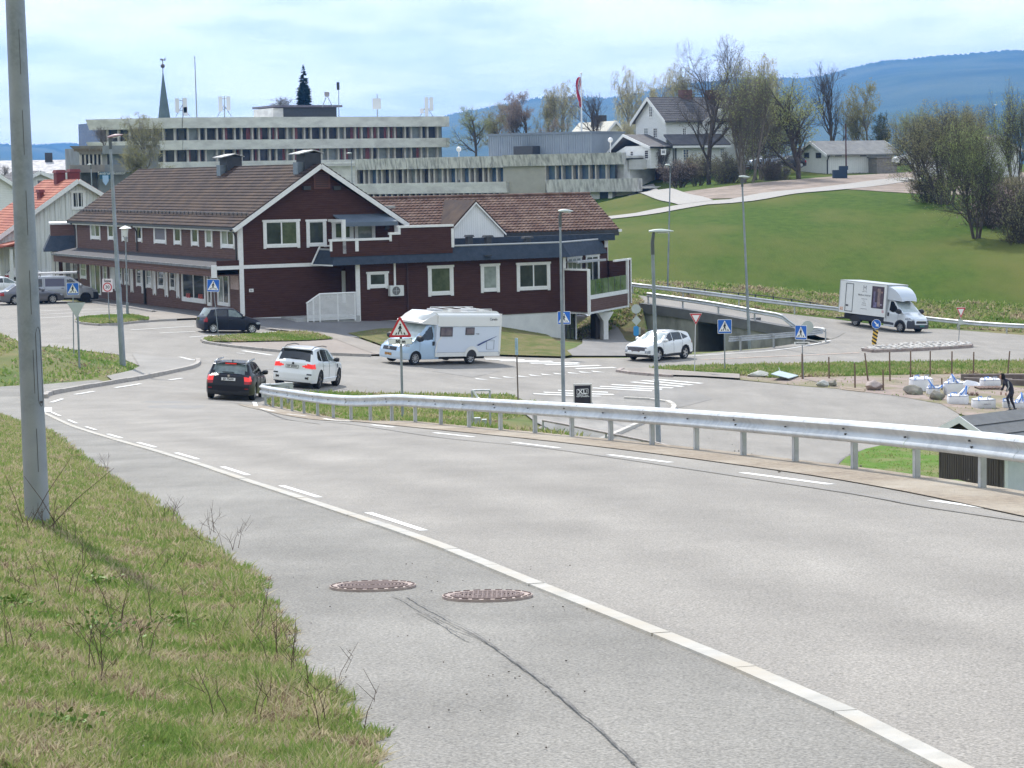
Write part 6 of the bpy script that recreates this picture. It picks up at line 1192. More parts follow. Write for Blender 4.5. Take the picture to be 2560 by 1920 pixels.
# keep right bollard
root,b,Rz=post('keep_right_sign',(2183,873),(2190,800),'round blue arrow sign above a yellow and black striped marker on the cobbled island',y0=100,r=.03);c=loc_of(b,Rz,2190.5,810);R_=12*b.y/5600;o=holder('sign_panel',root,c)
mb=MB();mb.lathe([(.001,0),(R_,0),(R_,.012),(.001,.012)],(0,0,0),28,'y');mb.obj('white_edge',SWH,o);mb=MB();mb.lathe([(.001,-.004),(R_*.93,-.004),(R_*.93,0),(.001,0)],(0,0,0),28,'y');mb.obj('blue_field',BLUE,o)
ar=[(-.09,.5),(.09,.5),(.09,-.12),(.30,-.12),(0,-.55),(-.30,-.12),(-.09,-.12)];ca,sa_=math.cos(R(40)),math.sin(R(40));plate('arrow',[((p[0]*ca-p[1]*sa_)*R_*1.35,(p[0]*sa_+p[1]*ca)*R_*1.35) for p in ar],-.008,-.004,SWH,o)
pa,pb=loc_of(b,Rz,2189,826),loc_of(b,Rz,2184,861);w_=.16;mk=holder('striped_marker',root,(0,0,0));plate('yellow_board',[(pa.x-w_,pa.z),(pa.x+w_,pa.z),(pb.x+w_*.8,pb.z),(pb.x-w_*.8,pb.z)],pa.y,pa.y+.02,YEL,mk)
for k in range(4):
    t0,t1=k/4+.03,k/4+.15;A_=pa.lerp(pb,t0);B_=pa.lerp(pb,t1);dz=.10;plate('black_stripe',[(A_.x-w_*.97,A_.z+dz),(A_.x+w_*.97,A_.z-dz),(B_.x+w_*.9,B_.z-dz),(B_.x-w_*.9,B_.z+dz)],pa.y-.006,pa.y,BLACK,mk)
# signs seen from behind by the column, thin sign by the road
root,b,Rz=post('sign_cluster',(1590,880),(1591,765),'round and diamond sign backs above a small blue box on one post',Y=138,r=.04)
c=loc_of(b,Rz,1590,772);mb=MB();mb.lathe([(.001,-.01),(.29,-.01),(.29,0),(.001,0)],(c.x,c.y,c.z),24,'y');mb.obj('round_back',SBACK,root);c=loc_of(b,Rz,1591,801);plate('diamond_back',[(c.x-.29,c.z),(c.x,c.z+.33),(c.x+.29,c.z),(c.x,c.z-.33)],c.y-.01,c.y,SBACK,root)
c=loc_of(b,Rz,1590,827,.08);plate('blue_box',[(c.x+p[0],c.z+p[1]) for p in rrect(.32,.6,.1)],c.y-.06,c.y,M('box_bright_blue',(.03,.25,.55),rough=.5),root);c=loc_of(b,Rz,1598,827,.0);plate('grey_plate',[(c.x+p[0],c.z+p[1]) for p in rrect(.16,.45,.02)],c.y-.01,c.y,SBACK,root)
root,b,Rz=post('side_on_sign',(1295,993),(1291,850),'narrow blue and white sign seen nearly edge on, left of the slender lamp',Y=88,r=.03,m=M('post_rusty',(.13,.09,.075),(.2,.17,.15),sc=5,rough=.8));c=loc_of(b,Rz,1291,866,.05)
o=holder('sign_panel',root,c,-.04,R(-78));plate('panel',rrect(.42,.66,.03),0,.02,M('sign_sky',(.35,.5,.62),rough=.4),o);o2=plate('panel_edge',[(-.06,-.33),(.05,-.33),(.05,.33),(-.06,.33)],c.y-.02,c.y,M('sign_pale_blue',(.28,.42,.55),(.7,.75,.78),sc=5),root);o2.location=(c.x,0,c.z)
# black advertising board
b=ong(1457,1021,90);root=empty('advertising_board',b,0,'black upright advertising board reading XL beyond the guardrail','advertising board');sc=b.y/5600;W_,H_=46*sc,60*sc
boxp('panel',M('ad_black',(.016,.012,.022),(.022,.02,.028),sc=2,rough=.35),root,-W_/2+.05,W_/2-.05,-.05,.05,.0,H_-.03);GF=M('frame_alu',(.50,.50,.48),rough=.4,metal=.4)
boxp('frame_side',GF,root,-W_/2,-W_/2+.05,-.07,.07,-.1,H_);boxp('frame_side',GF,root,W_/2-.05,W_/2,-.07,.07,-.1,H_);boxp('frame_top',GF,root,-W_/2,W_/2,-.08,.08,H_,H_+.04);boxp('foot',DARK,root,-W_/2-.05,-W_/2,-.3,.3,-.1,.22);boxp('foot',DARK,root,W_/2,W_/2+.05,-.3,.3,-.1,.22)
o=lettering('XL',.30,SWH,root,(-.02,-.056,H_*.70),(PI/2,-.05,0),.006,sx=1.05);o=lettering('bygg',.075,SWH,root,(.165,-.056,H_*.72),(PI/2,-PI/2,0),.0)
for a,bb in (((-.25,H_*.60),(.24,H_*.615)),((-.25,H_*.81),(.245,H_*.825)),((-.25,H_*.60),(-.25,H_*.81)),((.24,H_*.615),(.245,H_*.825))): mb=MB();mb.tube([(a[0],-.055,a[1]),(bb[0],-.055,bb[1])],.011,4);mb.obj('logo_frame',SWH,root)
lettering('Hokksund - Åmot',.068,SWH,root,(0,-.056,H_*.555),bold=.002);lettering('Teppe- og fliseksperten',.062,SWH,root,(0,-.056,H_*.51),bold=.002)
# antennas, masts, flag
def mast(u0,v0,u1,v1,Y,label,r=.06,name='mast',cat='mast'):
    b,t=at(u0,v0,Y),at(u1,v1,Y);root=empty(name,b,label=label,cat=cat);mb=MB();mb.tube([Vector((0,0,-1.2)),t-b],[r,r*.6],6);mb.obj('pole',GALVP,root);return root,b
mast(492,290,486.7,140.5,326,'very tall thin mast on the office block roof, left part',.11)
for (um,vt,vb,pan,lab,ytk) in ((457,245,291,((444.5,246,282),(464,245,282),(465.5,268,290)),'cluster of white panel antennas beside the church spire',322),(561,240,291,((552.5,241,279),(572.5,241,277)),'pair of white panel antennas left of the dark spruce',326),(943,235,291,((942.5,246,273),),'single wide panel antenna with pointed rod on the office roof',336),(1066,242,291,((1067,243,290),(1079,243,277),(1055,271,284)),'panel antenna mast at the right end of the office roof',345)):
    root,b=mast(um,vb,um+(0 if um<1000 else .5),vt,ytk,lab,.1,'antenna','antenna')
    for (u,v0,v1) in pan:
        p0,p1=at(u,v1,ytk)-b,at(u,v0,ytk)-b;wd_=.28 if um !=943 else .62;boxp('panel',M('antenna_white',(.62,.64,.66),rough=.4),root,p0.x-wd_,p0.x+wd_,p0.y-.5,p0.y-.25,p0.z,p1.z)
        for f in (.15,.85): z=p0.z+(p1.z-p0.z)*f;mb=MB();mb.tube([(0,0,z),(p0.x,p0.y-.3,z)],.05,4);mb.obj('bracket',GALVP,root)
    if um !=943: mb=MB();mb.tube([(0,0,1.6),(-1.0,0,0)],.05,4);mb.tube([(0,0,1.6),(1.0,0,0)],.05,4);mb.obj('stay',GALVP,root)
root,b=mast(847,290,846.5,212,330,'thin pole with two small devices at the end of the rooftop penthouse',.08,'antenna','antenna');p=at(846.5,216,330)-b;boxp('device',DARK,root,-.2,.2,-.2,.2,p.z-.5,p.z+.6)
b=at(818,268,331);root=empty('roof_siren',b,label='small siren on a splayed stand on top of the penthouse',cat='siren');t=at(818,238,331)-b;mb=MB();mb.lathe([(.001,t.z-.2),(.3,t.z-.2),(.42,t.z+.25),(.3,t.z+.3),(.42,t.z+.45),(.001,t.z+.5)],(0,0,0),10,'z');mb.obj('horn',M('siren_grey',(.35,.33,.36),rough=.5),root);mb=MB();mb.tube([(-.7,0,0),(-.1,0,t.z-.2)],.06,4);mb.tube([(.8,0,0),(.1,0,t.z-.2)],.06,4);mb.obj('stand',GALVP,root)
b=at(1454,334,292);root=empty('flagpole',b,label='white flagpole with a limp red, white and blue flag above the metal roof storey',cat='flagpole');t=at(1453,183,292)-b;mb=MB();mb.tube([Vector((0,0,-6)),t*0,t],[.13,.12,.06],8);ball(mb,t,.15);mb.obj('pole',WHITE,root)
FR_,FW_,FB_=M('flag_red',(.50,.04,.09),rough=.8),M('flag_white',(.7,.7,.72),rough=.8),M('flag_blue',(.03,.04,.2),rough=.8)
z0_,z1_=at(1453,268,292).z-b.z,at(1453,192,292).z-b.z;mb=MB();nz_=22;nx_=12
for i in range(nz_+1):
    f=i/nz_;z=z1_+(z0_-z1_)*f;wd_=.15+.55*math.sin(min(f*1.25,1)*PI)**.6*(1 if f<.8 else (1-f)/.2+.1)
    for j in range(nx_+1): g_=j/nx_;mb.v.append((-.08-wd_*g_*.9+.1*math.sin(f*9+g_*4),.14*math.sin(g_*9+f*5),z))
for i in range(nz_):
    for j in range(nx_): k=i*(nx_+1)+j;mb.f.append((k,k+1,k+nx_+2,k+nx_+1));c_=(j+i*.35) % 12;mb.m.append(2 if 4<=c_<5.2 else 1 if 3<=c_<6.2 else 0)
mb.obj('flag',[FR_,FW_,FB_],root,smooth=60,fixn=False)
# dark red lamp mast by the garage, fuse cabinets
root,b=mast(2116,437,2114,309,268,'dark rust coloured pole with white cap in front of the garage',.11,'utility_pole','pole');root.children[0].data.materials[0]=M('pole_rust',(.09,.035,.03),rough=.8)
b=at(2101,441,262);root=empty('utility_cabinet',b,label='dark blue utility cabinets beside the rust coloured pole',cat='cabinet');CB=M('cabinet_blue',(.02,.045,.085),rough=.6);boxp('cabinet',CB,root,-.9,.75,-.4,.4,-.4,.75);boxp('cabinet',CB,root,-.15,.85,-.35,.35,.75,1.2)
# chain link fence below the guardrail
FP=[(1357.5,1051,50),(1404,1059.5,48.6),(1490,1077,46.6),(1575,1094,44.6),(1635,1106,43.4),(1693,1120,42.4),(1740,1136,41.4),(1800,1160,40)]
F3=[at(*p) for p in FP];b=F3[0]-Vector((0,0,1));root=empty('chain_link_fence',b,label='low chain link fence with pipe top rail on the bank below the guardrail',cat='fence');mb=MB();mb.tube([p-b for p in F3],.024,8);mb.obj('top_rail',M('rail_rust',(.30,.27,.26),(.22,.2,.19),sc=8,rough=.6,metal=.3),root)
Q=resample(F3,2.1)
for q in Q: mb=MB();mb.tube([q-b-Vector((0,0,1.3)),q-b],.022,8);mb.obj('post',GALV,root)
mb=MB();W1=resample(F3,.06)
for i,q in enumerate(W1):
    for sg in (-1,1):
        j=i+sg*17
        if 0<=j<len(W1): mb.tube([q-b-Vector((0,0,.02)),W1[j]-b-Vector((0,0,1.05))],.0022,3,False)
mb.obj('wire_mesh',GALV,root,kind='stuff')
b=at(1182,1075,63);root=empty('gate_frame',b,label='galvanised gate frame with a pale slanting handrail behind the guardrail',cat='gate');z_=at(1182,976,63).z-b.z
for x in (.0,.5): mb=MB();mb.tube([(x,0,-1),(x,0,z_)],.03,8);mb.obj('post',GALV,root)
mb=MB();mb.tube([(0,0,z_),(.5,0,z_)],.025,8);mb.obj('cross_bar',GALV,root);mb=MB();p1=at(1195,995,63)-b;p2=at(1206,1001,63)-b;mb.tube([(0.02,-.03,z_),(p1.x,-.05,p1.z),(p2.x+.3,-.6,p2.z-.15)],.035,8);mb.obj('handrail',WHITE,root)
boxp('meter_box',GALV,root,.05,.22,-.1,.1,-.8,.35);boxp('meter_box',GALV,root,.26,.40,-.1,.1,-.8,.3)
# wooden stakes round the yard
WOOD=M('stake_wood',(.20,.13,.085),(.14,.10,.075),sc=6,rough=.9);sp0=None
for i,(xa_,ya,xb2,yb2,lab) in enumerate(((525,1010,528,1202,'wooden stake right of the sideways crossing sign'),(748,1065,752,1284,'wooden stake beside the thin planks on the ground'),(836,975,868,1222,'leaning wooden stake behind the pinkish boulder'),(1050,965,1055,1226,'upright stake between pinkish boulder and the first white bag'),(1232,960,1230,1192,'upright stake directly behind the largest white bag'),(1402,960,1400,1177,'stake behind the gap between the two back bags'),(1590,962,1588,1192,'stake behind the bag with the peaked top'),(1778,968,1776,1177,'stake at the left end of the dark beams'),(2088,960,2068,1182,'leaning stake behind the person'),(993,1120,997,1306,'short stake touching the pinkish boulder'),(1247,1165,1247,1252,'short stake in front of the largest white bag'),(1500,1193,1502,1302,'short stake just left of the peaked bag'),(294,980,297,1207,'stake touching the post of the sideways crossing sign'))):
    bu,bv=1920+xb2/3.456,600+yb2/3.456;b=ong(bu,bv,80);t=at(1920+xa_/3.456,600+ya/3.456,b.y)-b;root=empty('wooden_stake',b,label=lab,cat='stake',group='wooden stakes round the yard');mb=MB();mb.tube([Vector((0,0,-.2)),t*.5+Vector((random.uniform(-.01,.01),0,0)),t],[.045,.04,.036],7);mb.obj('stake',WOOD,root)
# ================================================================ VEHICLES
def paint_mat(name,c,metal=0.,rough=.28): return M(name,c,rough=rough,metal=metal,coat=.7 if sum(c)>.3 else .12,spec=.5 if sum(c)>.3 else .25)
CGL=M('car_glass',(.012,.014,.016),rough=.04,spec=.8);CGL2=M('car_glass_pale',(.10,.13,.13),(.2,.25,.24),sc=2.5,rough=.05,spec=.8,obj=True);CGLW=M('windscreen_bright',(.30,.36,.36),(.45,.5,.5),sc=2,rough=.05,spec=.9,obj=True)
TYRE=M('tyre',(.014,.014,.015),rough=.85);RIM=M('rim_silver',(.52,.53,.55),rough=.3,metal=.8);RIMD=M('rim_dark',(.07,.075,.085),rough=.35,metal=.7)
PLAST=M('black_plastic',(.02,.02,.023),rough=.6);TAIL=M('tail_lens',(.32,.012,.015),rough=.2);TAILON=M('tail_light_on',(.5,.03,.03),rough=.3,emit=(1,.04,.03,.55));HEADL=M('head_lens',(.55,.58,.62),(.12,.13,.15),sc=14,rough=.12,obj=True);CHROME=M('chrome',(.6,.6,.62),rough=.15,metal=1)
PLW=M('number_plate_white',(.72,.73,.72),rough=.4);PLO=M('number_plate_orange',(.75,.36,.06),rough=.4);PLG=M('number_plate_green',(.02,.16,.14),rough=.4)
def pin(p,poly):
    c=False;n=len(poly)
    for i in range(n):
        (x1,y1),(x2,y2)=poly[i],poly[i-1]
        if (y1>p[1]) !=(y2>p[1]) and p[0]<(x2-x1)*(p[1]-y1)/(y2-y1)+x1: c=not c
    return c
def wheel_set(r,w,rim,spokes=5,rr=.68):
    a=MB();a.lathe([(r*rr,-w/2),(r*.93,-w/2),(r,-w*.36),(r,w*.36),(r*.93,w/2),(r*rr,w/2)],(0,0,0),28,'y',0,False);ty=a.mesh('tyre',TYRE,40)
    b=MB();b.lathe([(r*rr+.004,-w/2+.01),(r*rr*.93,-w/2+.015),(r*rr*.9,-w/2+.05)],(0,0,0),28,'y',0,False)
    for k in range(spokes):
        t=2*PI*k/spokes;c,s=math.cos(t),math.sin(t);mid=r*rr*.5;rot=Matrix.Rotation(-t,3,'Y');b.box((mid*c,-w/2+.03,mid*s),(r*rr*.92,.03,r*(.24 if spokes<8 else .12)),rot)
    b.lathe([(.001,-w/2+.005),(r*.14,-w/2+.005),(r*.16,-w/2+.05)],(0,0,0),12,'y');rm=b.mesh('rim',rim,40)
    d=MB();d.lathe([(.001,-w/2+.06),(r*rr,-w/2+.06)],(0,0,0),20,'y');ds=d.mesh('brake_disc',PLAST)
    return ty,rm,ds
class Car:
    def __init__(s,L,W,top,belt,zb=.22,arches=(),wr=.33,bulge=.12,endw=.84,tumble=.42,fo=None,ro=None,crown=.05,step=.04,nr=26,cut_rear=False,archr=.055):
        s.__dict__.update(dict(L=L,W=W,top=top,belt=belt,zb=zb,arches=arches,wr=wr,bulge=bulge,endw=endw,tumble=tumble,fo=fo or [(0,.06),(.5,0),(.75,.02),(1.0,.08)],ro=ro or [(0,.06),(.5,0),(.8,.02),(1.0,.06)],crown=crown,step=step,nr=nr,cut=cut_rear,ar=archr))
    def I(s,tab,x): return float(np.interp(x,[p[0] for p in tab],[p[1] for p in tab]))
    def hw(s,x,z):
        f=1.;d=x;
        if d<.9: f -=(1-s.endw)*(1-d/.9)**2.2
        d=s.L-x
        if d<.8 and not s.cut: f -=(1-s.endw)*.85*(1-d/.8)**2.2
        b=s.I(s.belt,x);h=s.W/2*f;sh=.045*max(0,(z-.62)/(b-.62))**2 if b>.65 else 0
        if z<=b: return h-sh-.05*max(0,(.45-z)/.3)**2
        return h-.045-s.tumble*(z-b)-.01
    def sx(s,x,z):
        if x<.6: x=x+s.I(s.fo,z)*(1-x/.6)
        if s.L-x<.6 and not s.cut: x=x-s.I(s.ro,z)*(1-(s.L-x)/.6)
        return x
    def zbot(s,x):
        z=s.zb
        for c in s.arches:
            ra=s.wr+s.ar;d=abs(x-c)
            if d<ra: z=max(z,s.wr+math.sqrt(ra*ra-d*d))
        return z
    def build(s,root,body,rules,side=(),screens=()):
        """rules: (name, material, f(part, x, y, z)); side: (name, polygon, material); everything else is body"""
        xs=set(np.arange(0,s.L+.001,s.step).round(3).tolist())|{round(p[0],3) for p in s.top}
        for c in s.arches:
            for a in np.linspace(0,PI,13): xs.add(round(c+(s.wr+s.ar)*math.cos(a),3))
        xs=sorted(x for x in xs if 0<=x<=s.L);B={}
        def face(part,pts,sg):
            c=[sum(p[i] for p in pts)/len(pts) for i in range(3)];c[1]=abs(c[1]);key=('body',0,body)
            if part=='side':
                for i,(nm,poly,m) in enumerate(side):
                    if pin((c[0],c[2]),poly): key=(nm,i*2+(sg>0),m);break
            if key[0]=='body':
                for i,(nm,m,f) in enumerate(rules):
                    if f(part,c[0],c[1],c[2]): key=(nm,100+i*2+(sg>0 and nm in ('headlight','tail_light')),m);break
            mb=B.setdefault(key,MB());mb.add([(s.L/2-p[0],p[1]*1.,p[2]) for p in pts],[tuple(range(len(pts)))])
        G=[]
        for x in xs:
            zt=s.I(s.top,x)-s.crown;zb=s.zbot(x);col=[]
            for k in range(s.nr+1): z=zb+(zt-zb)*k/s.nr;col.append((s.sx(x,z),s.hw(x,z),z))
            G.append(col)
        for sg in (1,-1):
            P=lambda p: (p[0],p[1]*sg,p[2])
            for i in range(len(G)-1):
                for k in range(s.nr): q=[G[i][k],G[i+1][k],G[i+1][k+1],G[i][k+1]];face('side',[P(p) for p in q],sg)
        NY=8
        def topp(i,j):
            x,y,z=G[i][-1];f=1-j/NY;yy=y*f;e=1-abs(f)**2.4;bl=0
            dx=xs[i];
            if dx<.6: bl=s.bulge*(1-f*f)*(1-dx/.6)
            if s.L-dx<.6 and not s.cut: bl=-s.bulge*.7*(1-f*f)*(1-(s.L-dx)/.6)
            return (x-bl,yy,z+s.crown*e)
        for i in range(len(G)-1):
            for j in range(2*NY): face('top',[topp(i,j),topp(i+1,j),topp(i+1,j+1),topp(i,j+1)],1 if j<NY else -1)
        for end,i0,bs in (('front',0,s.bulge),('rear',len(G)-1,-s.bulge*.7)):
            if end=='rear' and s.cut: bs=0
            def cp(k,j):
                x,y,z=G[i0][k];f=1-j/NY;zz=z+s.crown*(1-abs(f)**2.4)*(k/s.nr)**3;return (x-bs*(1-f*f),y*f,zz)
            for k in range(s.nr):
                for j in range(2*NY): face(end,[cp(k,j),cp(k,j+1),cp(k+1,j+1),cp(k+1,j)],1 if j<NY else -1)
        for (nm,i,m),mb in B.items():
            me=mb.mesh(nm,m,False,False);bm=bmesh.new();bm.from_mesh(me);bmesh.ops.remove_doubles(bm,verts=bm.verts,dist=.0008);bmesh.ops.recalc_face_normals(bm,faces=bm.faces)
            if sum(f.normal.dot(f.calc_center_median()-Vector((0,0,.75)))*f.calc_area() for f in bm.faces)<0: bmesh.ops.reverse_faces(bm,faces=bm.faces)
            bm.to_mesh(me);bm.free();me.polygons.foreach_set('use_smooth',[True]*len(me.polygons));me.set_sharp_from_angle(angle=R(50));mobj(nm,me,root)
        mb=MB();mb.bx(-s.L/2+.25,s.L/2-.25,-s.W/2*.80,s.W/2*.80,s.zb-.03,s.zb+.35);mb.obj('underbody',PLAST,root)
    def wheels(s,root,rim,spokes=5,w=.21,inset=.02):
        ty,rm,ds=wheel_set(s.wr,w,rim,spokes)
        for c in s.arches:
            for sg in (1,-1):
                o=mobj('wheel',ty,root,(s.L/2-c,sg*(s.W/2-w/2-inset),s.wr));o.rotation_euler=(0,0,0 if sg<0 else PI);mobj('rim',rm,o);mobj('brake_disc',ds,o)
                a=MB();n=14;ra=s.wr+s.ar+.015
                for k in range(n+1):
                    t=PI*k/n
                    for yy in (s.W/2-.06,s.W/2-.4): a.v.append((s.L/2-c+ra*math.cos(t),sg*yy,s.wr+ra*math.sin(t)))
                for k in range(n): a.f.append((k*2,k*2+1,k*2+3,k*2+2));a.m.append(0)
                a.obj('arch_liner',PLAST,root,fixn=False)
    def line(s,root,pts,w=.012,sides=(1,-1),m=None,name='door_seam',off=.003):
        for sg in sides:
            mb=MB();P=[]
            for a,b in zip(pts,pts[1:]):
                n=max(1,int(math.hypot(b[0]-a[0],b[1]-a[1])/.08));P +=[(a[0]+(b[0]-a[0])*k/n,a[1]+(b[1]-a[1])*k/n) for k in range(n)]
            P.append(pts[-1]);mb.tube([(s.L/2-s.sx(x,z),sg*(s.hw(x,z)+off),z) for x,z in P],w/2,4);mb.obj(name,m or PLAST,root)
    def handle(s,root,x,z,m,sides=(1,-1)):
        for sg in sides: mb=MB();mb.box((s.L/2-x,sg*(s.hw(x,z)+.015),z),(.2,.035,.035));mb.obj('door_handle',m,root)
    def mirror(s,root,x,z,m,sc=1.,sides=(1,-1)):
        for sg in sides:
            mb=MB();h=s.hw(x,z);mb.box((s.L/2-x,sg*(h+.03),z),(.06,.1,.04));b=MB();n=10
            b.lathe([(.001,-.11*sc),(.07*sc,-.09*sc),(.095*sc,0),(.07*sc,.09*sc),(.001,.11*sc)],(s.L/2-x,sg*(h+.13*sc),z+.02),n,'y');mb.add([(v[0],v[1],v[2]) for v in b.v],b.f);mb.obj('mirror',m,root,smooth=50)
def box_on(root,name,m,c,d,smooth=False): mb=MB();mb.box(c,d);return mb.obj(name,m,root)
def place(root,car,key,uvp,head,y0=70,scale=1.,Y=None):
    """key: ('F' or 'R', side +1 left / -1 right): that wheel touches the ground at the pixel"""
    p=at(*uvp,Y) if Y else ong(*uvp,y0);a=car.arches[0] if key[0]=='F' else car.arches[1];lx=(car.L/2-a)*scale;ly=key[1]*(car.W/2-.1)*scale;c,s=math.cos(head),math.sin(head)
    x,y=p.x-(lx*c-ly*s),p.y-(lx*s+ly*c)
    def h(ax,ay): q=(x+(ax*c-ay*s)*scale,y+(ax*s+ay*c)*scale);return gz(*q) if not Y else p.z-.03
    F_,B_=(h(car.L/2-car.arches[0],0),h(car.L/2-car.arches[-1],0));Lf,Rt=h(0,car.W/2-.1),h(0,-car.W/2+.1)
    wb=(car.arches[-1]-car.arches[0])*scale;pitch=-math.atan2(F_-B_,wb);roll=math.atan2(Lf-Rt,(car.W-.2)*scale)
    root.location=(x,y,(F_+B_)/2+.035+ (F_-B_)/wb*((car.arches[0]+car.arches[-1])/2-car.L/2)*0);root.rotation_euler=(roll,pitch,head);root.scale=(scale,)*3
def plate_on(root,x,y,z,txt,m,back=True,w=.5,h=.11,tilt=0,par=None):
    sg=-1 if back else 1;o=box_on(root,'number_plate',m,(x,y,z),(.015,w,h));box_on(o,'plate_rim',PLAST,(x-sg*.006,y,z),(.012,w+.03,h+.03))
    if txt: lettering(txt,h*.95,BLACK,o,(x+sg*.011,y,z),(PI/2,0,-PI/2 if back else PI/2),.003,sx=1.0)
# --- black estate car with brake lights on (seen from behind)
c=Car(4.66,1.82,[(0,.72),(.25,.80),(.9,.93),(1.15,.98),(1.9,1.37),(2.3,1.45),(3.0,1.47),(3.9,1.43),(4.2,1.38),(4.5,1.02),(4.60,.97),(4.66,.93)],[(0,.70),(1.1,.88),(3,.93),(4.2,.97),(4.66,.90)],.22,(.92,3.60),.325,ro=[(0,.10),(.3,.02),(.55,0),(.8,.06),(.95,.10)],tumble=.46)
r=empty('car',label='black estate car with brake lights on, driving away at the bend',cat='car');bl=paint_mat('paint_black_blue',(.010,.011,.016));
c.build(r,bl,[('windscreen',CGL,lambda p,x,y,z: p=='top' and 1.2<x<1.9 and y<.66),('rear_window',CGL2,lambda p,x,y,z: p=='top' and 4.17<x<4.50 and y<.60),('tail_light',TAILON,lambda p,x,y,z: (p=='rear' and y>.56 and .74<z<.92) or (p=='side' and x>4.42 and .74<z<.93)),('lower_tail_light',TAIL,lambda p,x,y,z: (p=='rear' and y>.60 and .64<z<.74) or (p=='side' and x>4.46 and .64<z<.74)),('bumper_trim',PLAST,lambda p,x,y,z: p=='rear' and z<.36),('headlight',HEADL,lambda p,x,y,z: p in ('front','side') and x<.25 and .58<z<.70)],
        [('side_window',[(1.45,.93),(2.35,.97),(2.35,1.37),(2.0,1.33)],CGL),('side_window',[(2.42,.97),(3.3,.99),(3.3,1.38),(2.42,1.38)],CGL),('side_window',[(3.38,.99),(4.1,1.03),(3.9,1.34),(3.38,1.37)],CGL)])
c.wheels(r,RIM);c.mirror(r,1.5,.98,PLAST,1.1);c.line(r,[(1.35,.35),(1.35,.92)]);c.line(r,[(2.38,.35),(2.38,.95)]);c.line(r,[(3.3,.6),(3.36,.97)]);c.handle(r,2.2,.82,CHROME);c.handle(r,3.1,.84,CHROME);c.line(r,[(1.5,.915),(4.1,1.0)],.02,m=CHROME,name='window_trim')
xr=-c.L/2
for sg in (1,-1): mb=MB();mb.tube([(1.9-c.L/2-1.9+.2,sg*.60,1.43),(.2,sg*.60,1.51),(-1.4,sg*.60,1.49),(-1.75,sg*.58,1.40)],.028,6);mb.obj('roof_rail',M('rail_silver',(.6,.6,.6),rough=.3,metal=.6),r,smooth=50)
box_on(r,'high_brake_light',TAILON,(xr+.415,0,1.375),(.03,.42,.035));box_on(r,'roof_spoiler',bl,(xr+.43,0,1.405),(.16,1.1,.03));box_on(r,'wiper',PLAST,(xr+.17,.05,1.06),(.03,.45,.02));plate_on(r,xr-.08+.01,0,.80,'JD 75639',PLW,w=.52);box_on(r,'bumper_reflector',TAIL,(xr-.015,.62,.46),(.02,.26,.03));box_on(r,'bumper_reflector',TAIL,(xr-.015,-.62,.46),(.02,.26,.03))
mb=MB();mb.lathe([(.001,-.01),(.045,-.01),(.045,0)],(xr-.075+.02,0,.93),14,'x');mb.obj('badge',CHROME,r);box_on(r,'shark_fin',bl,(xr+.9,0,1.47),(.15,.03,.06))
place(r,c,('R',-1),(632.4,1002.6),R(89))
# --- white large SUV
c=Car(4.89,1.94,[(0,.92),(.3,1.02),(1.1,1.12),(1.35,1.16),(2.1,1.64),(2.5,1.72),(3.2,1.75),(4.2,1.70),(4.45,1.66),(4.76,1.22),(4.84,1.16),(4.89,1.10)],[(0,.9),(1.3,1.06),(3,1.09),(4.3,1.15),(4.89,1.06)],.25,(.93,3.86),.385,ro=[(0,.10),(.4,.0),(.62,0),(.8,.05),(1.15,.08)],tumble=.44,archr=.06)
r=empty('car',label='white sport utility car with black rear window, ahead of the black estate',cat='car');wp=paint_mat('paint_white',(.78,.79,.80))
def bmw_tail(p,x,y,z): return (p=='rear' and y>.42 and .885<z<1.0 and not (y<.55 and z<.91)) or (p=='rear' and y>.60 and .87<z<1.06) or (p=='side' and x>4.55 and .87<z<1.06)
c.build(r,wp,[('windscreen',CGL,lambda p,x,y,z: p=='top' and 1.42<x<2.1 and y<.68),('rear_window',CGL,lambda p,x,y,z: p=='top' and 4.42<x<4.76 and y<.68),('tail_light',TAILON,bmw_tail),('bumper_vent',PLAST,lambda p,x,y,z: p=='rear' and ((y>.58 and .60<z<.64) or z<.29)),('headlight',HEADL,lambda p,x,y,z: p in ('front','side') and x<.35 and .75<z<.88)],
        [('side_window',[(1.72,1.13),(2.55,1.14),(2.55,1.60),(2.25,1.56)],CGL2),('side_window',[(2.62,1.14),(3.55,1.15),(3.55,1.62),(2.62,1.61)],CGL),('side_window',[(3.62,1.15),(4.15,1.22),(4.22,1.30),(3.95,1.58),(3.62,1.60)],CGL)])
c.wheels(r,RIMD,5,.26,.0);c.mirror(r,1.72,1.17,PLAST,1.15);c.line(r,[(1.5,.4),(1.5,1.05)]);c.line(r,[(2.58,.4),(2.58,1.13)]);c.line(r,[(3.5,.75),(3.58,1.14)]);c.handle(r,2.4,.98,wp);c.handle(r,3.35,1.0,wp)
c.line(r,[(1.22,.82),(1.30,.98)],.07,m=PLAST,name='side_gill');c.line(r,[(1.35,.42),(3.4,.42)],.04,m=wp,name='sill')
xr=-c.L/2;plate_on(r,xr-.06+.01,.03,.92,'DP 39393',PLW,w=.52);box_on(r,'roof_spoiler',wp,(xr+.42,0,1.66),(.22,1.25,.04));mb=MB();mb.lathe([(.001,-.01),(.05,-.01),(.05,0)],(xr-.03,0,1.05),14,'x');mb.obj('badge',BLACK,r)
for sg in (1,-1): box_on(r,'exhaust_frame',CHROME,(xr-.015,sg*.58,.46),(.03,.30,.13));box_on(r,'exhaust_pipe',PLAST,(xr-.03,sg*.58,.46),(.03,.24,.085));mb=MB();mb.tube([(.3,sg*.62,1.72),(-.4,sg*.62,1.78),(-1.5,sg*.62,1.75),(-1.9,sg*.6,1.67)],.02,6);mb.obj('roof_rail',PLAST,r)
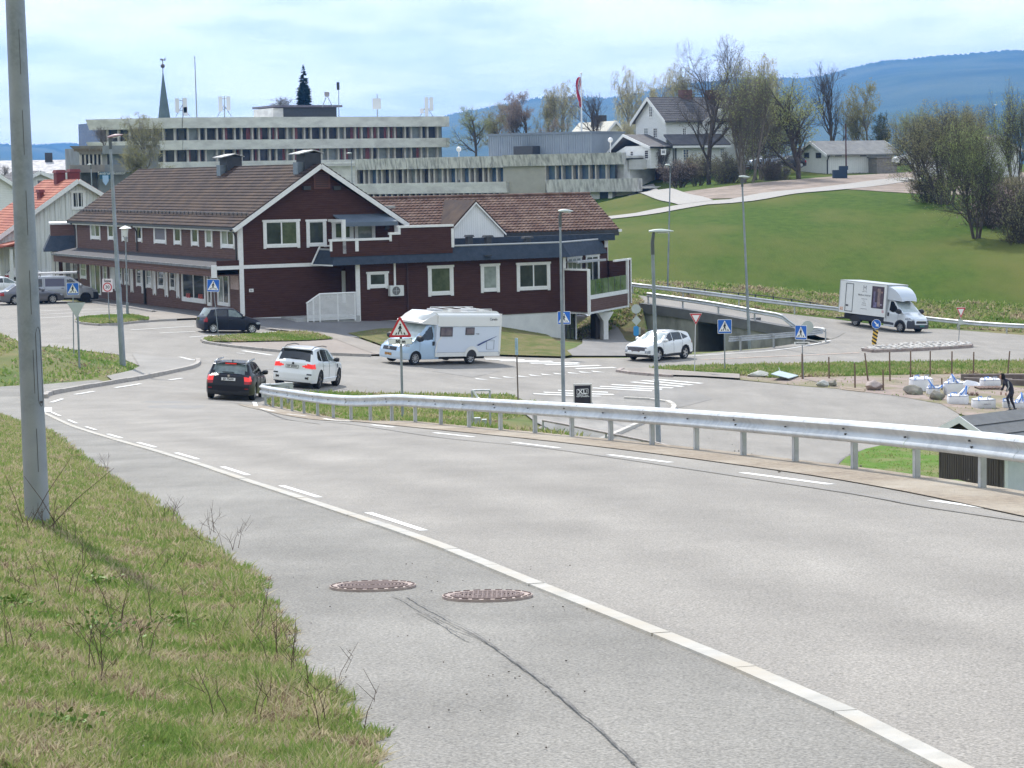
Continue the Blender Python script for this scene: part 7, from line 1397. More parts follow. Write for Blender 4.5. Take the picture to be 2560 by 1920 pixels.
box_on(r,'rear_wiper',PLAST,(xr+.12,-.05,1.27),(.03,.4,.02));place(r,c,('R',-1),(794.5,973.5),R(79))
# --- small black city car
c=Car(3.54,1.64,[(0,.72),(.2,.82),(.75,.98),(.9,1.02),(1.55,1.42),(1.9,1.48),(2.7,1.47),(3.15,1.42),(3.4,1.0),(3.5,.92),(3.54,.86)],[(0,.7),(.9,.90),(2.4,.94),(3.1,1.0),(3.54,.85)],.2,(.56,2.98),.30,tumble=.40,ro=[(0,.06),(.5,0),(.9,.03),(1.,.06)])
r=empty('car',label='small black parked city car with silver wheels by the brown building',cat='car');bn=paint_mat('paint_navy_black',(.012,.014,.026))
c.build(r,bn,[('windscreen',CGL2,lambda p,x,y,z: p=='top' and .95<x<1.55 and y<.6),('rear_window',CGL2,lambda p,x,y,z: p=='top' and 3.13<x<3.40 and y<.6),('rear_window',CGL,lambda p,x,y,z: p=='rear' and z>.70 and y<.58),('tail_light',TAIL,lambda p,x,y,z: (p=='rear' and y>=.58 and .66<z<.9) or (p=='side' and x>3.36 and .66<z<.92)),('headlight',HEADL,lambda p,x,y,z: p in ('front','side') and x<.3 and .55<z<.68)],
        [('side_window',[(1.15,.96),(2.05,.99),(2.05,1.38),(1.6,1.36)],CGL2),('side_window',[(2.12,.99),(3.0,1.04),(2.9,1.34),(2.12,1.39)],CGL)])
c.wheels(r,M('rim_white_silver',(.7,.7,.7),rough=.3,metal=.3),9,.19);c.mirror(r,1.15,1.0,bn);c.line(r,[(1.0,.3),(1.0,.9)]);c.line(r,[(2.08,.3),(2.08,.97)]);c.line(r,[(2.75,.55),(2.95,.98)]);c.handle(r,1.95,.8,bn);c.handle(r,2.75,.84,bn);plate_on(r,-c.L/2+.0,0,.5,'',PLW,w=.5);place(r,c,('R',-1),(532.4,834.2),R(28),scale=.97)
# --- white crossover coming towards us
c=Car(4.5,1.87,[(0,.86),(.2,.95),(.9,1.05),(1.15,1.09),(1.95,1.56),(2.4,1.65),(3.1,1.65),(3.9,1.58),(4.1,1.50),(4.38,1.12),(4.46,1.06),(4.5,1.02)],[(0,.84),(1.1,.98),(3,1.05),(4.0,1.15),(4.5,1.0)],.24,(.9,3.58),.36,tumble=.44,fo=[(0,.14),(.3,.03),(.5,0),(.75,.04),(1.,.12)],archr=.055)
def grille(p,x,y,z): return p=='front' and .56<z<.80 and y<.66-(.80-z)*.5+.0 and not (y>.30 and z<.60)
r=empty('car',label='white crossover with dark grille and orange number plate behind the tall lamp post',cat='car')
c.build(r,wp,[('grille',M('grille_dark',(.05,.045,.055),(.12,.11,.13),sc=22,rough=.35,obj=True),grille),('windscreen',CGLW,lambda p,x,y,z: p=='top' and 1.18<x<1.95 and y<.66),('headlight',HEADL,lambda p,x,y,z: (p=='front' and y>.60 and .46<z<.62) or (p=='side' and x<.16 and .46<z<.62)),('lower_bumper',PLAST,lambda p,x,y,z: p in ('front','rear') and z<.40),('sill_cladding',PLAST,lambda p,x,y,z: p=='side' and (z<.38 or any((x-a)**2+(z-.36)**2<.48**2 for a in (.9,3.58)))),('tail_light',TAIL,lambda p,x,y,z: (p=='rear' and .92<z<1.0) or (p=='side' and x>4.3 and .9<z<1.05))],
        [('side_window',[(1.5,1.08),(2.35,1.10),(2.35,1.52),(2.1,1.50)],CGL),('side_window',[(2.42,1.10),(3.3,1.13),(3.3,1.53),(2.42,1.53)],CGL),('side_window',[(3.36,1.14),(3.95,1.26),(3.36,1.51)],CGL)])
c.wheels(r,RIM,5,.23,.0);c.mirror(r,1.5,1.13,wp,1.15);c.line(r,[(1.35,.4),(1.35,1.0)]);c.line(r,[(2.38,.4),(2.38,1.08)]);c.line(r,[(3.2,.7),(3.32,1.12)]);c.handle(r,2.2,.93,wp);c.handle(r,3.1,.95,wp);xf=c.L/2;plate_on(r,xf+.095,0,.52,'RT 804 KK',PLO,back=False,w=.5)
box_on(r,'roof_rail',PLAST,(-.2,.66,1.64),(1.9,.03,.03));box_on(r,'roof_rail',PLAST,(-.2,-.66,1.64),(1.9,.03,.03));place(r,c,('R',1),(1710,898),R(232),y0=100)
# --- generic parked cars
def simple_car(label,col,kind,key,uvp,head,Y=None,y0=70,scale=1.,glass=CGL,group=None,rimm=None):
    if kind=='sedan': c=Car(4.5,1.78,[(0,.68),(.3,.76),(1.1,.90),(1.3,.94),(2.0,1.34),(2.4,1.42),(3.0,1.42),(3.4,1.36),(3.95,1.02),(4.35,.98),(4.5,.90)],[(0,.66),(1.2,.86),(3,.90),(3.9,.94),(4.5,.86)],.2,(.85,3.5),.32,tumble=.45,step=.07,nr=18);sw=[[(1.5,.93),(2.4,.95),(2.4,1.33),(2.1,1.31)],[(2.47,.95),(3.4,.98),(3.2,1.28),(2.47,1.33)]];wsx=(1.33,2.0);rwx=(3.4,3.93)
    elif kind=='suv': c=Car(4.7,1.88,[(0,.9),(.3,1.0),(1.1,1.1),(1.3,1.14),(1.95,1.6),(2.4,1.70),(3.2,1.72),(4.1,1.66),(4.3,1.60),(4.55,1.2),(4.7,1.1)],[(0,.88),(1.2,1.03),(3,1.08),(4.2,1.14),(4.7,1.05)],.25,(.9,3.7),.36,tumble=.42,step=.07,nr=18);sw=[[(1.6,1.1),(2.45,1.12),(2.45,1.56),(2.15,1.55)],[(2.52,1.12),(3.4,1.14),(3.4,1.58),(2.52,1.57)],[(3.47,1.14),(4.1,1.22),(3.9,1.54),(3.47,1.57)]];wsx=(1.33,1.95);rwx=(4.28,4.56)
    else: c=Car(4.1,1.75,[(0,.7),(.3,.8),(.9,.95),(1.1,.99),(1.8,1.40),(2.2,1.48),(3.2,1.46),(3.6,1.40),(3.95,1.02),(4.1,.9)],[(0,.68),(1.1,.88),(3,.93),(3.7,.98),(4.1,.88)],.2,(.8,3.35),.32,tumble=.43,step=.07,nr=18);sw=[[(1.35,.95),(2.2,.97),(2.2,1.38),(1.9,1.36)],[(2.27,.97),(3.2,1.0),(3.1,1.34),(2.27,1.38)]];wsx=(1.12,1.8);rwx=(3.58,3.93)
    r=empty('car',label=label,cat='car',group=group);zt=c.top[-1][1]
    c.build(r,col,[('windscreen',glass,lambda p,x,y,z: p=='top' and wsx[0]<x<wsx[1] and y<.62),('rear_window',CGL,lambda p,x,y,z: p=='top' and rwx[0]<x<rwx[1] and y<.6),('tail_light',TAIL,lambda p,x,y,z: (p=='rear' and y>.5 and zt-.28<z<zt-.05) or (p=='side' and x>c.L-.25 and zt-.28<z<zt-.05)),('headlight',HEADL,lambda p,x,y,z: (p=='front' and y>.5 and .52<z<.68) or (p=='side' and x<.3 and .52<z<.68)),('lower_bumper',PLAST,lambda p,x,y,z: p in ('front','rear') and z<.34)],[('side_window',s_,glass if i==0 else CGL) for i,s_ in enumerate(sw)])
    c.wheels(r,rimm or RIM,7);c.mirror(r,sw[0][0][0],sw[0][0][1]+.04,col);c.line(r,[(sw[0][1][0]+.03,.35),(sw[0][1][0]+.03,sw[0][1][1])]);plate_on(r,c.L/2+.1,0,.5,'',PLW,back=False);plate_on(r,-c.L/2-.03,0,.62,'',PLW);place(r,c,key,uvp,head,y0,scale,Y);return r
SILV=paint_mat('paint_silver',(.42,.43,.46),.6,.32);WHT=wp
simple_car('silver white saloon half hidden behind the white column under the balcony',SILV,'sedan',('F',-1),(1483,820),R(-24),Y=160,glass=CGL)
simple_car('white car at the far left edge beside the silver van',WHT,'sedan',('R',-1),(-26,742),R(24),y0=120,glass=CGL2)
simple_car('grey saloon with red tail light poking out behind the van',paint_mat('paint_grey',(.16,.16,.18),.5),'sedan',('R',-1),(38,763),R(28),y0=120)
simple_car('white car whose bonnet shows above the silver van, by the batten house',WHT,'hatch',('F',-1),(118,712),R(20),y0=130,glass=CGL2)
simple_car('silver sport utility car at the far left behind the near pole',SILV,'suv',('R',-1),(8,704),R(50),y0=130)
simple_car('silver sport utility car parked by the villa between the bare trees',paint_mat('paint_blue_silver',(.30,.33,.38),.6),'suv',('R',1),(1948,419),R(200),Y=272)
simple_car('dark car partly hidden behind the trunk of the spreading tree',paint_mat('paint_dark',(.05,.05,.06)),'hatch',('R',1),(2003,419),R(200),Y=270)
simple_car('white car beside the end of the office wing terrace',WHT,'hatch',('F',-1),(1566,453),R(-15),Y=288,glass=CGLW)
simple_car('white parked car glimpsed behind the budding trees, left one',WHT,'suv',('R',1),(2318,412),R(185),Y=255)
simple_car('white parked car glimpsed behind the budding trees, right one',WHT,'suv',('R',1),(2450,414),R(175),Y=250)
# --- silver van with a white tube on the roof
c=Car(5.1,1.93,[(0,.85),(.3,1.0),(.8,1.14),(1.0,1.2),(1.8,1.78),(2.2,1.88),(3.2,1.90),(4.8,1.88),(5.02,1.80),(5.1,1.74)],[(0,.8),(.95,1.08),(3,1.10),(5.1,1.10)],.24,(.95,4.15),.34,tumble=.16,endw=.88,bulge=.09,ro=[(0,.06),(.5,0),(1.8,.09)],fo=[(0,.1),(.5,0),(.9,.1)])
r=empty('van',label='silver panel van with dark side windows and a white tube on its roof rack',cat='van');vs=paint_mat('paint_van_silver',(.36,.37,.40),.5,.35)
c.build(r,vs,[('windscreen',CGL2,lambda p,x,y,z: p=='top' and 1.03<x<1.8 and y<.75),('front_bumper',PLAST,lambda p,x,y,z: (p=='front' and z<.78) or (p=='side' and (x<.42 and z<.75)) or (p=='side' and z<.34)),('headlight',HEADL,lambda p,x,y,z: p in ('front','side') and x<.45 and .75<z<.9),('rear_window',CGL,lambda p,x,y,z: p=='rear' and 1.1<z<1.65 and .05<y<.72),('tail_light',TAIL,lambda p,x,y,z: (p=='rear' and y>.76 and .75<z<1.4) or (p=='side' and x>5.0 and .75<z<1.4))],
        [('side_window',[(1.35,1.15),(2.25,1.16),(2.25,1.66),(1.85,1.64)],CGL),('side_window',[(2.42,1.16),(3.75,1.16),(3.75,1.70),(2.42,1.70)],M('tinted_purple',(.03,.026,.07),rough=.05,spec=.8)),('side_window',[(3.95,1.16),(4.85,1.16),(4.85,1.68),(3.95,1.70)],CGL)])
c.wheels(r,PLAST,5,.22);c.mirror(r,1.3,1.2,vs,1.3);c.line(r,[(1.2,.4),(1.2,1.1)]);c.line(r,[(2.32,.4),(2.32,1.7)]);c.line(r,[(3.85,.4),(3.85,1.7)]);c.handle(r,2.15,1.04,PLAST);c.handle(r,2.55,1.04,PLAST);plate_on(r,-c.L/2-.02,0,.62,'',PLW)
for x in (.35,-1.5): mb=MB();mb.tube([(x,-.75,1.86),(x,-.75,1.98),(x,.75,1.98),(x,.75,1.86)],.025,6);mb.obj('roof_bar',PLAST,r)
mb=MB();mb.tube([(1.1,-.45,2.12),(-2.3,-.45,2.06)],.085,12);tb=mb.obj('roof_tube',M('tube_white',(.72,.70,.70),rough=.4),r,smooth=40);mb=MB();mb.tube([(1.12,-.45,2.12),(1.2,-.45,2.12)],.09,12);mb.obj('tube_cap',PLAST,tb);place(r,c,('F',-1),(214,757.5),R(22),y0=120)
# --- motorhome
c=Car(2.55,2.05,[(0,.98),(.2,1.1),(.62,1.25),(.8,1.32),(1.72,2.1),(1.95,2.16),(2.55,2.18)],[(0,.95),(.75,1.18),(2.55,1.25)],.28,(.92,),.345,tumble=.16,endw=.86,bulge=.16,fo=[(0,.12),(.4,0),(.7,.02),(1.05,.14)],cut_rear=True,step=.035,nr=30)
c.L=2.55;r=empty('motorhome',label='white and light blue motorhome turning at the junction',cat='motorhome');LB=paint_mat('paint_light_blue',(.42,.56,.72),.15);HW_=paint_mat('paint_home_white',(.76,.76,.74));HB=paint_mat('paint_home_shade',(.64,.70,.80),rough=.35)  # white living body; bluish shade is put into its colour
cab=bpy.data.objects.new('cab',None);COL.objects.link(cab);cab.parent=r;cab.location=(7.0/2-2.55/2,0,0)
c.build(cab,LB,[('windscreen',CGLW,lambda p,x,y,z: p=='top' and .86<x<1.74 and y<.84),('grille',M('grille_black',(.02,.02,.025),(.06,.06,.07),sc=20,obj=True),lambda p,x,y,z: p=='front' and .72<z<.92 and y<.50),('bumper',M('bumper_pale',(.50,.60,.70),rough=.4),lambda p,x,y,z: (p=='front' and (z<.70 or y>.7) and z<.70) or (p=='side' and x<.45 and z<.62)),('headlight',HEADL,lambda p,x,y,z: (p=='top' and x<.55 and y>.72) or (p=='side' and x<.5 and .95<z<1.06)),('lower_intake',PLAST,lambda p,x,y,z: False)],
        [('side_window',[(1.18,1.30),(1.25,1.28),(2.1,1.30),(2.18,1.5),(2.1,2.0),(1.95,2.02)],CGL)])
ty,rm,ds=wheel_set(.345,.22,RIM,9)
for x in (7.0/2-.92,7.0/2-.92-3.95):
    for sg in (1,-1): o=mobj('wheel',ty,r,(x,sg*(1.03-.14+(.06 if x<0 else 0)),.345));o.rotation_euler=(0,0,0 if sg<0 else PI);mobj('rim',rm,o);mobj('brake_disc',ds,o)
c.mirror(cab,1.0,1.38,PLAST,1.9);c.line(cab,[(1.15,.5),(1.2,1.28)]);c.line(cab,[(2.3,.5),(2.3,2.05)]);box_on(cab,'door_handle',PLAST,(2.55/2-2.14,c.hw(2.1,1.12)+.02,1.12),(.12,.04,.22));plate_on(cab,2.55/2+.155,0,.52,'HH 482 R',PLO,back=False);mb=MB();mb.lathe([(.001,.0),(.075,.0),(.06,.02)],(2.55/2+.12,0,.84),14,'x');mb.obj('badge',CHROME,cab)
hx0=7.0/2-2.25;hx1=-7.0/2;hwd=1.08
def rbox(par,name,x0,x1,w,z0,z1,m,rad=.12,n=5):
    pr=[(w,z0),(w,z1-rad)]+[(w-rad+rad*math.cos(PI/2*k/n),z1-rad+rad*math.sin(PI/2*k/n)) for k in range(1,n+1)];P_=pr+[(-a,b) for a,b in reversed(pr)];mb=MB();mb.prism(P_,'x',x0,x1);return mb.obj(name,m,par,smooth=40)
body_poly=[(hx0,.55),(hx0-.02,2.12),(hx0+.95,2.2),(hx0+1.02,2.28),(hx0+.55,2.62),(hx0+.1,2.83),(hx0-.9,2.80),(hx1+.25,2.86),(hx1+.06,2.8),(hx1,2.6),(hx1,.62),(hx1+.02,.5),(hx0-3.3-.0,.5),(hx0-2.75,.5)]
side_x=lambda: None
mb=MB();mb.prism([(hx0,.62),(hx0,2.12),(hx1,2.12),(hx1,.62)],'y',-hwd,hwd);bd=mb.obj('living_body',HB,r)
mb=MB();mb.prism([(hx0+.0,2.12),(hx0+.98,2.16),(hx0+1.02,2.26),(hx0+.55,2.60),(hx0+.1,2.80),(hx0-1.0,2.78),(hx1+.2,2.84),(hx1+.05,2.77),(hx1-.0,2.12)],'y',-hwd*.93,hwd*.93);
me=mb.mesh('roof_shell',HW_,40);bm=bmesh.new();bm.from_mesh(me);bmesh.ops.bevel(bm,geom=[e for e in bm.edges if all(v.co.z>2.5 for v in e.verts) and abs(e.verts[0].co.y-e.verts[1].co.y)<.01],offset=.14,segments=4,affect='EDGES');bm.to_mesh(me);bm.free();mobj('roof_shell',me,r)
rbox(r,'roof_band',hx1+.02,hx0-.1,hwd+.005,2.02,2.72,HW_,.16)
mb=MB();mb.bx(hx1-.02,hx1+.12,-hwd-.01,hwd+.01,.5,2.72);mb.obj('rear_corner',HW_,r)
box_on(r,'skirt',HW_,((hx0+hx1)/2,0,.52),(hx0-hx1,2*hwd+.02,.22));box_on(r,'underbody',PLAST,(0,0,.38),(5.2,1.6,.25))
for sg in (1,-1):
    y=sg*(hwd+.012);xw=7.0/2-.92-3.95;mb=MB()
    q=[(xw+.55*math.cos(t),.42+.55*math.sin(t)) for t in np.linspace(PI,0,13)];q2=[(xw+.38*math.cos(t),.40+.38*math.sin(t)) for t in np.linspace(0,PI,13)];n=13
    vs=[(p[0],y+sg*.02,p[1]) for p in q]+[(p[0],y+sg*.02,p[1]) for p in q2[::-1]];mb.add(vs,[(i,i+1,n+i+1,n+i) for i in range(n-1)]);mb.obj('wheel_arch',HW_,r,fixn=False);mb=MB();mb.prism([(p[0],p[1]) for p in q2],'y',y-sg*.3,y+sg*.012);mb.obj('arch_dark',PLAST,r)
    for (x0,x1,z0,z1) in ((hx0-1.15,hx0-.25,1.50,2.0),(hx0-2.75,hx0-2.1,1.58,1.98)):
        w_=box_on(r,'side_window',M('home_window_frame',(.06,.05,.06),rough=.4),((x0+x1)/2,y,(z0+z1)/2),(x1-x0,.03,z1-z0));box_on(w_,'pane',M('home_pane',(.13,.10,.13),(.22,.18,.2),sc=3,rough=.06,spec=.8,obj=True),((x0+x1)/2,y+sg*.012,(z0+z1)/2),(x1-x0-.1,.03,z1-z0-.1))
    mb=MB();s0=xw-.35;mb.prism([(s0,1.02),(s0-.15,.98),(s0-1.55,1.52),(s0-.55,1.22)],'y',y-sg*.002,y+sg*.006);mb.obj('blue_stripe',M('stripe_navy',(.03,.06,.2)),r)
    mb=MB();mb.prism([(hx0-.05,.68),(hx0+.05,.66),(hx0-.05,1.18),(hx0-.75,1.98),(hx0-.68,1.8),(hx0-.12,1.15)][::1],'y',y-sg*.002,y+sg*.006);mb.obj('swoosh_stripe',HW_,r)
    hb=MB();x=hx1+.75;[hb.bx(a,b_,y-.01,y+.01,c_,d_) for a,b_,c_,d_ in ((x-.28,x+.28,.78,.79),(x-.28,x+.28,1.28,1.29),(x-.28,x-.27,.78,1.29),(x+.27,x+.28,.78,1.29))];hb.obj('hatch_outline',M('seam_grey',(.3,.32,.35)),r)
    box_on(r,'panel_seam',M('seam_grey',(.3,.32,.35)),((hx0+hx1)/2,y,.645),(hx0-hx1-.2,.012,.012));box_on(r,'panel_seam',M('seam_grey',(.3,.32,.35)),((hx0+hx1)/2,y,2.03),(hx0-hx1-.2,.02,.015))
lettering('Carado',.19,M('letters_grey',(.12,.12,.13)),r,(hx1+.62,hwd+.025,2.42),(PI/2,0,PI),.002);lettering('T 347',.10,M('letters_grey',(.12,.12,.13)),r,(hx1+1.75,hwd+.02,1.62),(PI/2,0,PI))
for y in (.75,-.75): mb=MB();mb.tube([(hx0-1.1,y,2.84),(hx0-1.1,y,2.93),(hx1+.5,y,2.95),(hx1+.5,y,2.86)],.018,6);mb.obj('roof_rail',HW_,r)
for x in (hx0-1.6,hx0-2.8,hx1+1.1): mb=MB();mb.tube([(x,-.75,2.93),(x,.75,2.93)],.016,6);mb.obj('roof_bar',HW_,r)
for x in (hx0-.75,hx1+1.5): box_on(r,'roof_light',M('rooflight',(.55,.56,.58),rough=.3),(x,0,2.86),(.6,.6,.09))
cc=Car(7.0,2.05,[(0,1),(7,1)],[(0,1),(7,1)],.3,(.92,4.87),.345);place(r,cc,('F',1),(1035.5,914.7),R(224),y0=90)
# --- box truck
LT_=6.5;c=Car(2.4,2.05,[(0,.98),(.2,1.1),(.66,1.26),(.82,1.33),(1.62,2.05),(1.85,2.14),(2.4,2.16)],[(0,.95),(.75,1.18),(2.4,1.25)],.30,(.94,),.345,tumble=.16,endw=.86,bulge=.16,fo=[(0,.12),(.4,0),(.7,.02),(1.05,.14)],cut_rear=True,step=.035,nr=30)
r=empty('box_truck',label='white box truck with a dark picture on its side, below the green slope',cat='truck');TW=paint_mat('paint_truck_white',(.62,.66,.70),.2);BW_=M('box_white',(.76,.78,.78),(.72,.74,.74),sc=2,rough=.45)
cab=bpy.data.objects.new('cab',None);COL.objects.link(cab);cab.parent=r;cab.location=(LT_/2-1.2,0,0)
c.build(cab,TW,[('windscreen',CGLW,lambda p,x,y,z: p=='top' and .88<x<1.64 and y<.84),('grille',PLAST,lambda p,x,y,z: p=='front' and .66<z<.80 and y<.52),('bumper',M('bumper_dark_blue_grey',(.035,.04,.055),rough=.5),lambda p,x,y,z: (p=='front' and (z<.58 or y>.66) and z<.84) or (p=='side' and (x<.38 and z<.84)) or (p=='side' and (x-.94)**2+(z-.345)**2<.50**2)),('headlight',HEADL,lambda p,x,y,z: (p=='front' and y>.6 and z>.84) or (p=='side' and x<.55 and .86<z<1.02)),('side_trim',M('side_trim_dark',(.04,.045,.06),rough=.6),lambda p,x,y,z: p=='side' and .42<z<.58 and x>1.5)],
        [('side_window',[(1.1,1.32),(1.8,1.28),(2.02,1.4),(2.05,2.0),(1.78,2.02)],CGL)])
ty,rm,ds=wheel_set(.345,.22,M('rim_steel',(.3,.31,.33),rough=.45,metal=.5),7)
for x in (LT_/2-.94,LT_/2-.94-4.04):
    for sg in (1,-1): o=mobj('wheel',ty,r,(x,sg*.9,.345));o.rotation_euler=(0,0,0 if sg<0 else PI);mobj('rim',rm,o);mobj('brake_disc',ds,o)
c.mirror(cab,1.0,1.38,PLAST,1.9);c.line(cab,[(1.15,.5),(1.2,1.28)]);c.line(cab,[(2.2,.5),(2.2,2.05)]);box_on(cab,'door_handle',PLAST,(1.2-2.05,-c.hw(2.0,1.1)-.02,1.12),(.12,.04,.24));plate_on(cab,1.2+.15,0,.5,'',PLG,back=False);box_on(cab,'grille_surround',CHROME,(1.2+.11,0,.83),(.02,1.1,.03))
bx0,bx1=-LT_/2,LT_/2-2.25;bz0,bz1,bw=.88,3.12,1.08
box_on(r,'cargo_box',BW_,((bx0+bx1)/2,0,(bz0+bz1)/2),(bx1-bx0,2*bw,bz1-bz0));box_on(r,'box_rim',M('alu_rim',(.5,.52,.54),rough=.4,metal=.5),((bx0+bx1)/2,0,bz1+.0),(bx1-bx0+.03,2*bw+.03,.04));
for x in (bx0,bx1): box_on(r,'box_corner',M('alu_rim',(.5,.52,.54)),(x,0,(bz0+bz1)/2),(.05,2*bw+.03,bz1-bz0))
box_on(r,'chassis',PLAST,(-.6,0,.62),(5.2,1.0,.4));box_on(r,'side_guard',M('guard_navy',(.02,.025,.04)),(-.35,0,.68),(3.0,2.0,.34));box_on(r,'rear_step',PLAST,(bx0-.12,0,.45),(.35,1.9,.1))
mb=MB();m_=LT_/2-.94-4.04
for sg in (1,-1): mb.prism([(m_+.46*math.cos(t),.36+.46*math.sin(t)) for t in np.linspace(0,PI,10)],'y',sg*.78,sg*1.02)
mb.obj('mudguards',PLAST,r,kind='stuff')
fs=[(bx1+.02,2.12,.92),(bx1+.02,3.05,.95),(bx1+.35,3.02,.90),(bx1+.8,2.82,.84),(bx1+1.08,2.45,.80),(bx1+1.15,2.12,.80)]
mb=MB();n=8
sec=[(bx1+.02,3.05,.98),(bx1+.3,3.0,.94),(bx1+.6,2.85,.90),(bx1+.9,2.6,.86),(bx1+1.1,2.33,.80),(bx1+1.16,2.12,.74)]
for x,z,w in sec:
    for j in range(n+1): f=-1+2*j/n;mb.v.append((x,w*f,z-.06*abs(f)**3))
for i in range(len(sec)-1):
    for j in range(n): k=i*(n+1)+j;mb.f.append((k,k+1,k+n+2,k+n+1));mb.m.append(0)
for sgn,j in ((1,n),(-1,0)):
    idx=[i*(n+1)+j for i in range(len(sec))];b0=len(mb.v);mb.v.append((bx1+.02,sec[0][2]*sgn,2.12));mb.f.append(tuple(idx)+(b0,));mb.m.append(0)
mb.obj('wind_deflector',paint_mat('deflector_white',(.56,.61,.68),rough=.35),r,smooth=50,fixn=True)
ys=-bw-.006;ph=box_on(r,'side_picture',M('picture_dark',(.035,.025,.045),(.10,.07,.09),sc=1.6,rough=.5,obj=True),(bx1-.78,ys,2.18),(1.08,.01,1.52))
for (x,w_,z,h_,cc_) in ((-.12,.26,.0,1.25,(.30,.22,.20)),(.0,.06,.5,.2,(.6,.4,.25)),(.30,.16,-.05,.9,(.17,.15,.24)),(-.38,.16,.1,.9,(.11,.07,.09)),(.2,.3,-.52,.36,(.20,.18,.30)),(-.36,.14,.38,.12,(.55,.36,.26)),(-.33,.16,-.48,.1,(.4,.35,.42)),(.44,.1,0,1.1,(.08,.05,.07))):
    box_on(ph,'picture_part',M('pic_%d_%d' % (int(cc_[0]*100),int(cc_[2]*100)),cc_,(cc_[0]*.6,cc_[1]*.6,cc_[2]*.7),sc=4,obj=True),(bx1-.78-x,ys-.007,2.18+z),(w_,.006,h_))
LG=M('letters_grey2',(.22,.22,.23));x=bx1-1.98;
lettering('M',.55,LG,r,(x,ys-.002,2.72),(PI/2,0,0),-.012,sx=.9);mb=MB();mb.tube([(x-.22,ys-.003,2.46),(x,ys-.003,2.54),(x+.22,ys-.003,2.46)],.012,4);mb.tube([(x-.1,ys-.003,2.75),(x+.1,ys-.003,2.75)],.012,4);mb.obj('logo',LG,r)
lettering('Møllers interiør',.19,LG,r,(x,ys-.002,2.24),(PI/2,0,0),.001,sx=.95)
for i,t in enumerate(('Kjøkken & bad','Gulv','Belysning','Garderober','www.interior.no')): lettering(t,.085,LG,r,(x,ys-.002,1.98-.14*i-(.12 if i==4 else 0)),(PI/2,0,0))
db=MB();x0,x1=bx0+.55,bx0+1.25
for a in ((x0,x1,bz0+.12,bz0+.16),(x0,x1,bz1-.20,bz1-.16),(x0,x0+.04,bz0+.12,bz1-.16),(x1-.04,x1,bz0+.12,bz1-.16)): db.bx(a[0],a[1],ys-.012,ys+.0,a[2],a[3])
sd_=db.obj('side_door',M('door_seal',(.05,.06,.065)),r);box_on(sd_,'door_latch',PLAST,(x0+.2,ys-.02,1.42),(.2,.03,.1));box_on(r,'rear_marker',M('marker_orange',(.55,.2,.12),(.7,.6,.5),sc=9,obj=True),(bx0+.25,ys,1.15),(.28,.01,.22));box_on(r,'sticker',M('sticker',(.5,.15,.2),(.7,.7,.7),sc=12,obj=True),(bx1-.25,ys,1.25),(.18,.01,.18))
cc=Car(LT_,2.05,[(0,1),(LT_,1)],[(0,1),(LT_,1)],.3,(.94,4.98),.345);place(r,cc,('F',-1),(2250.8,832),R(-50),y0=120)
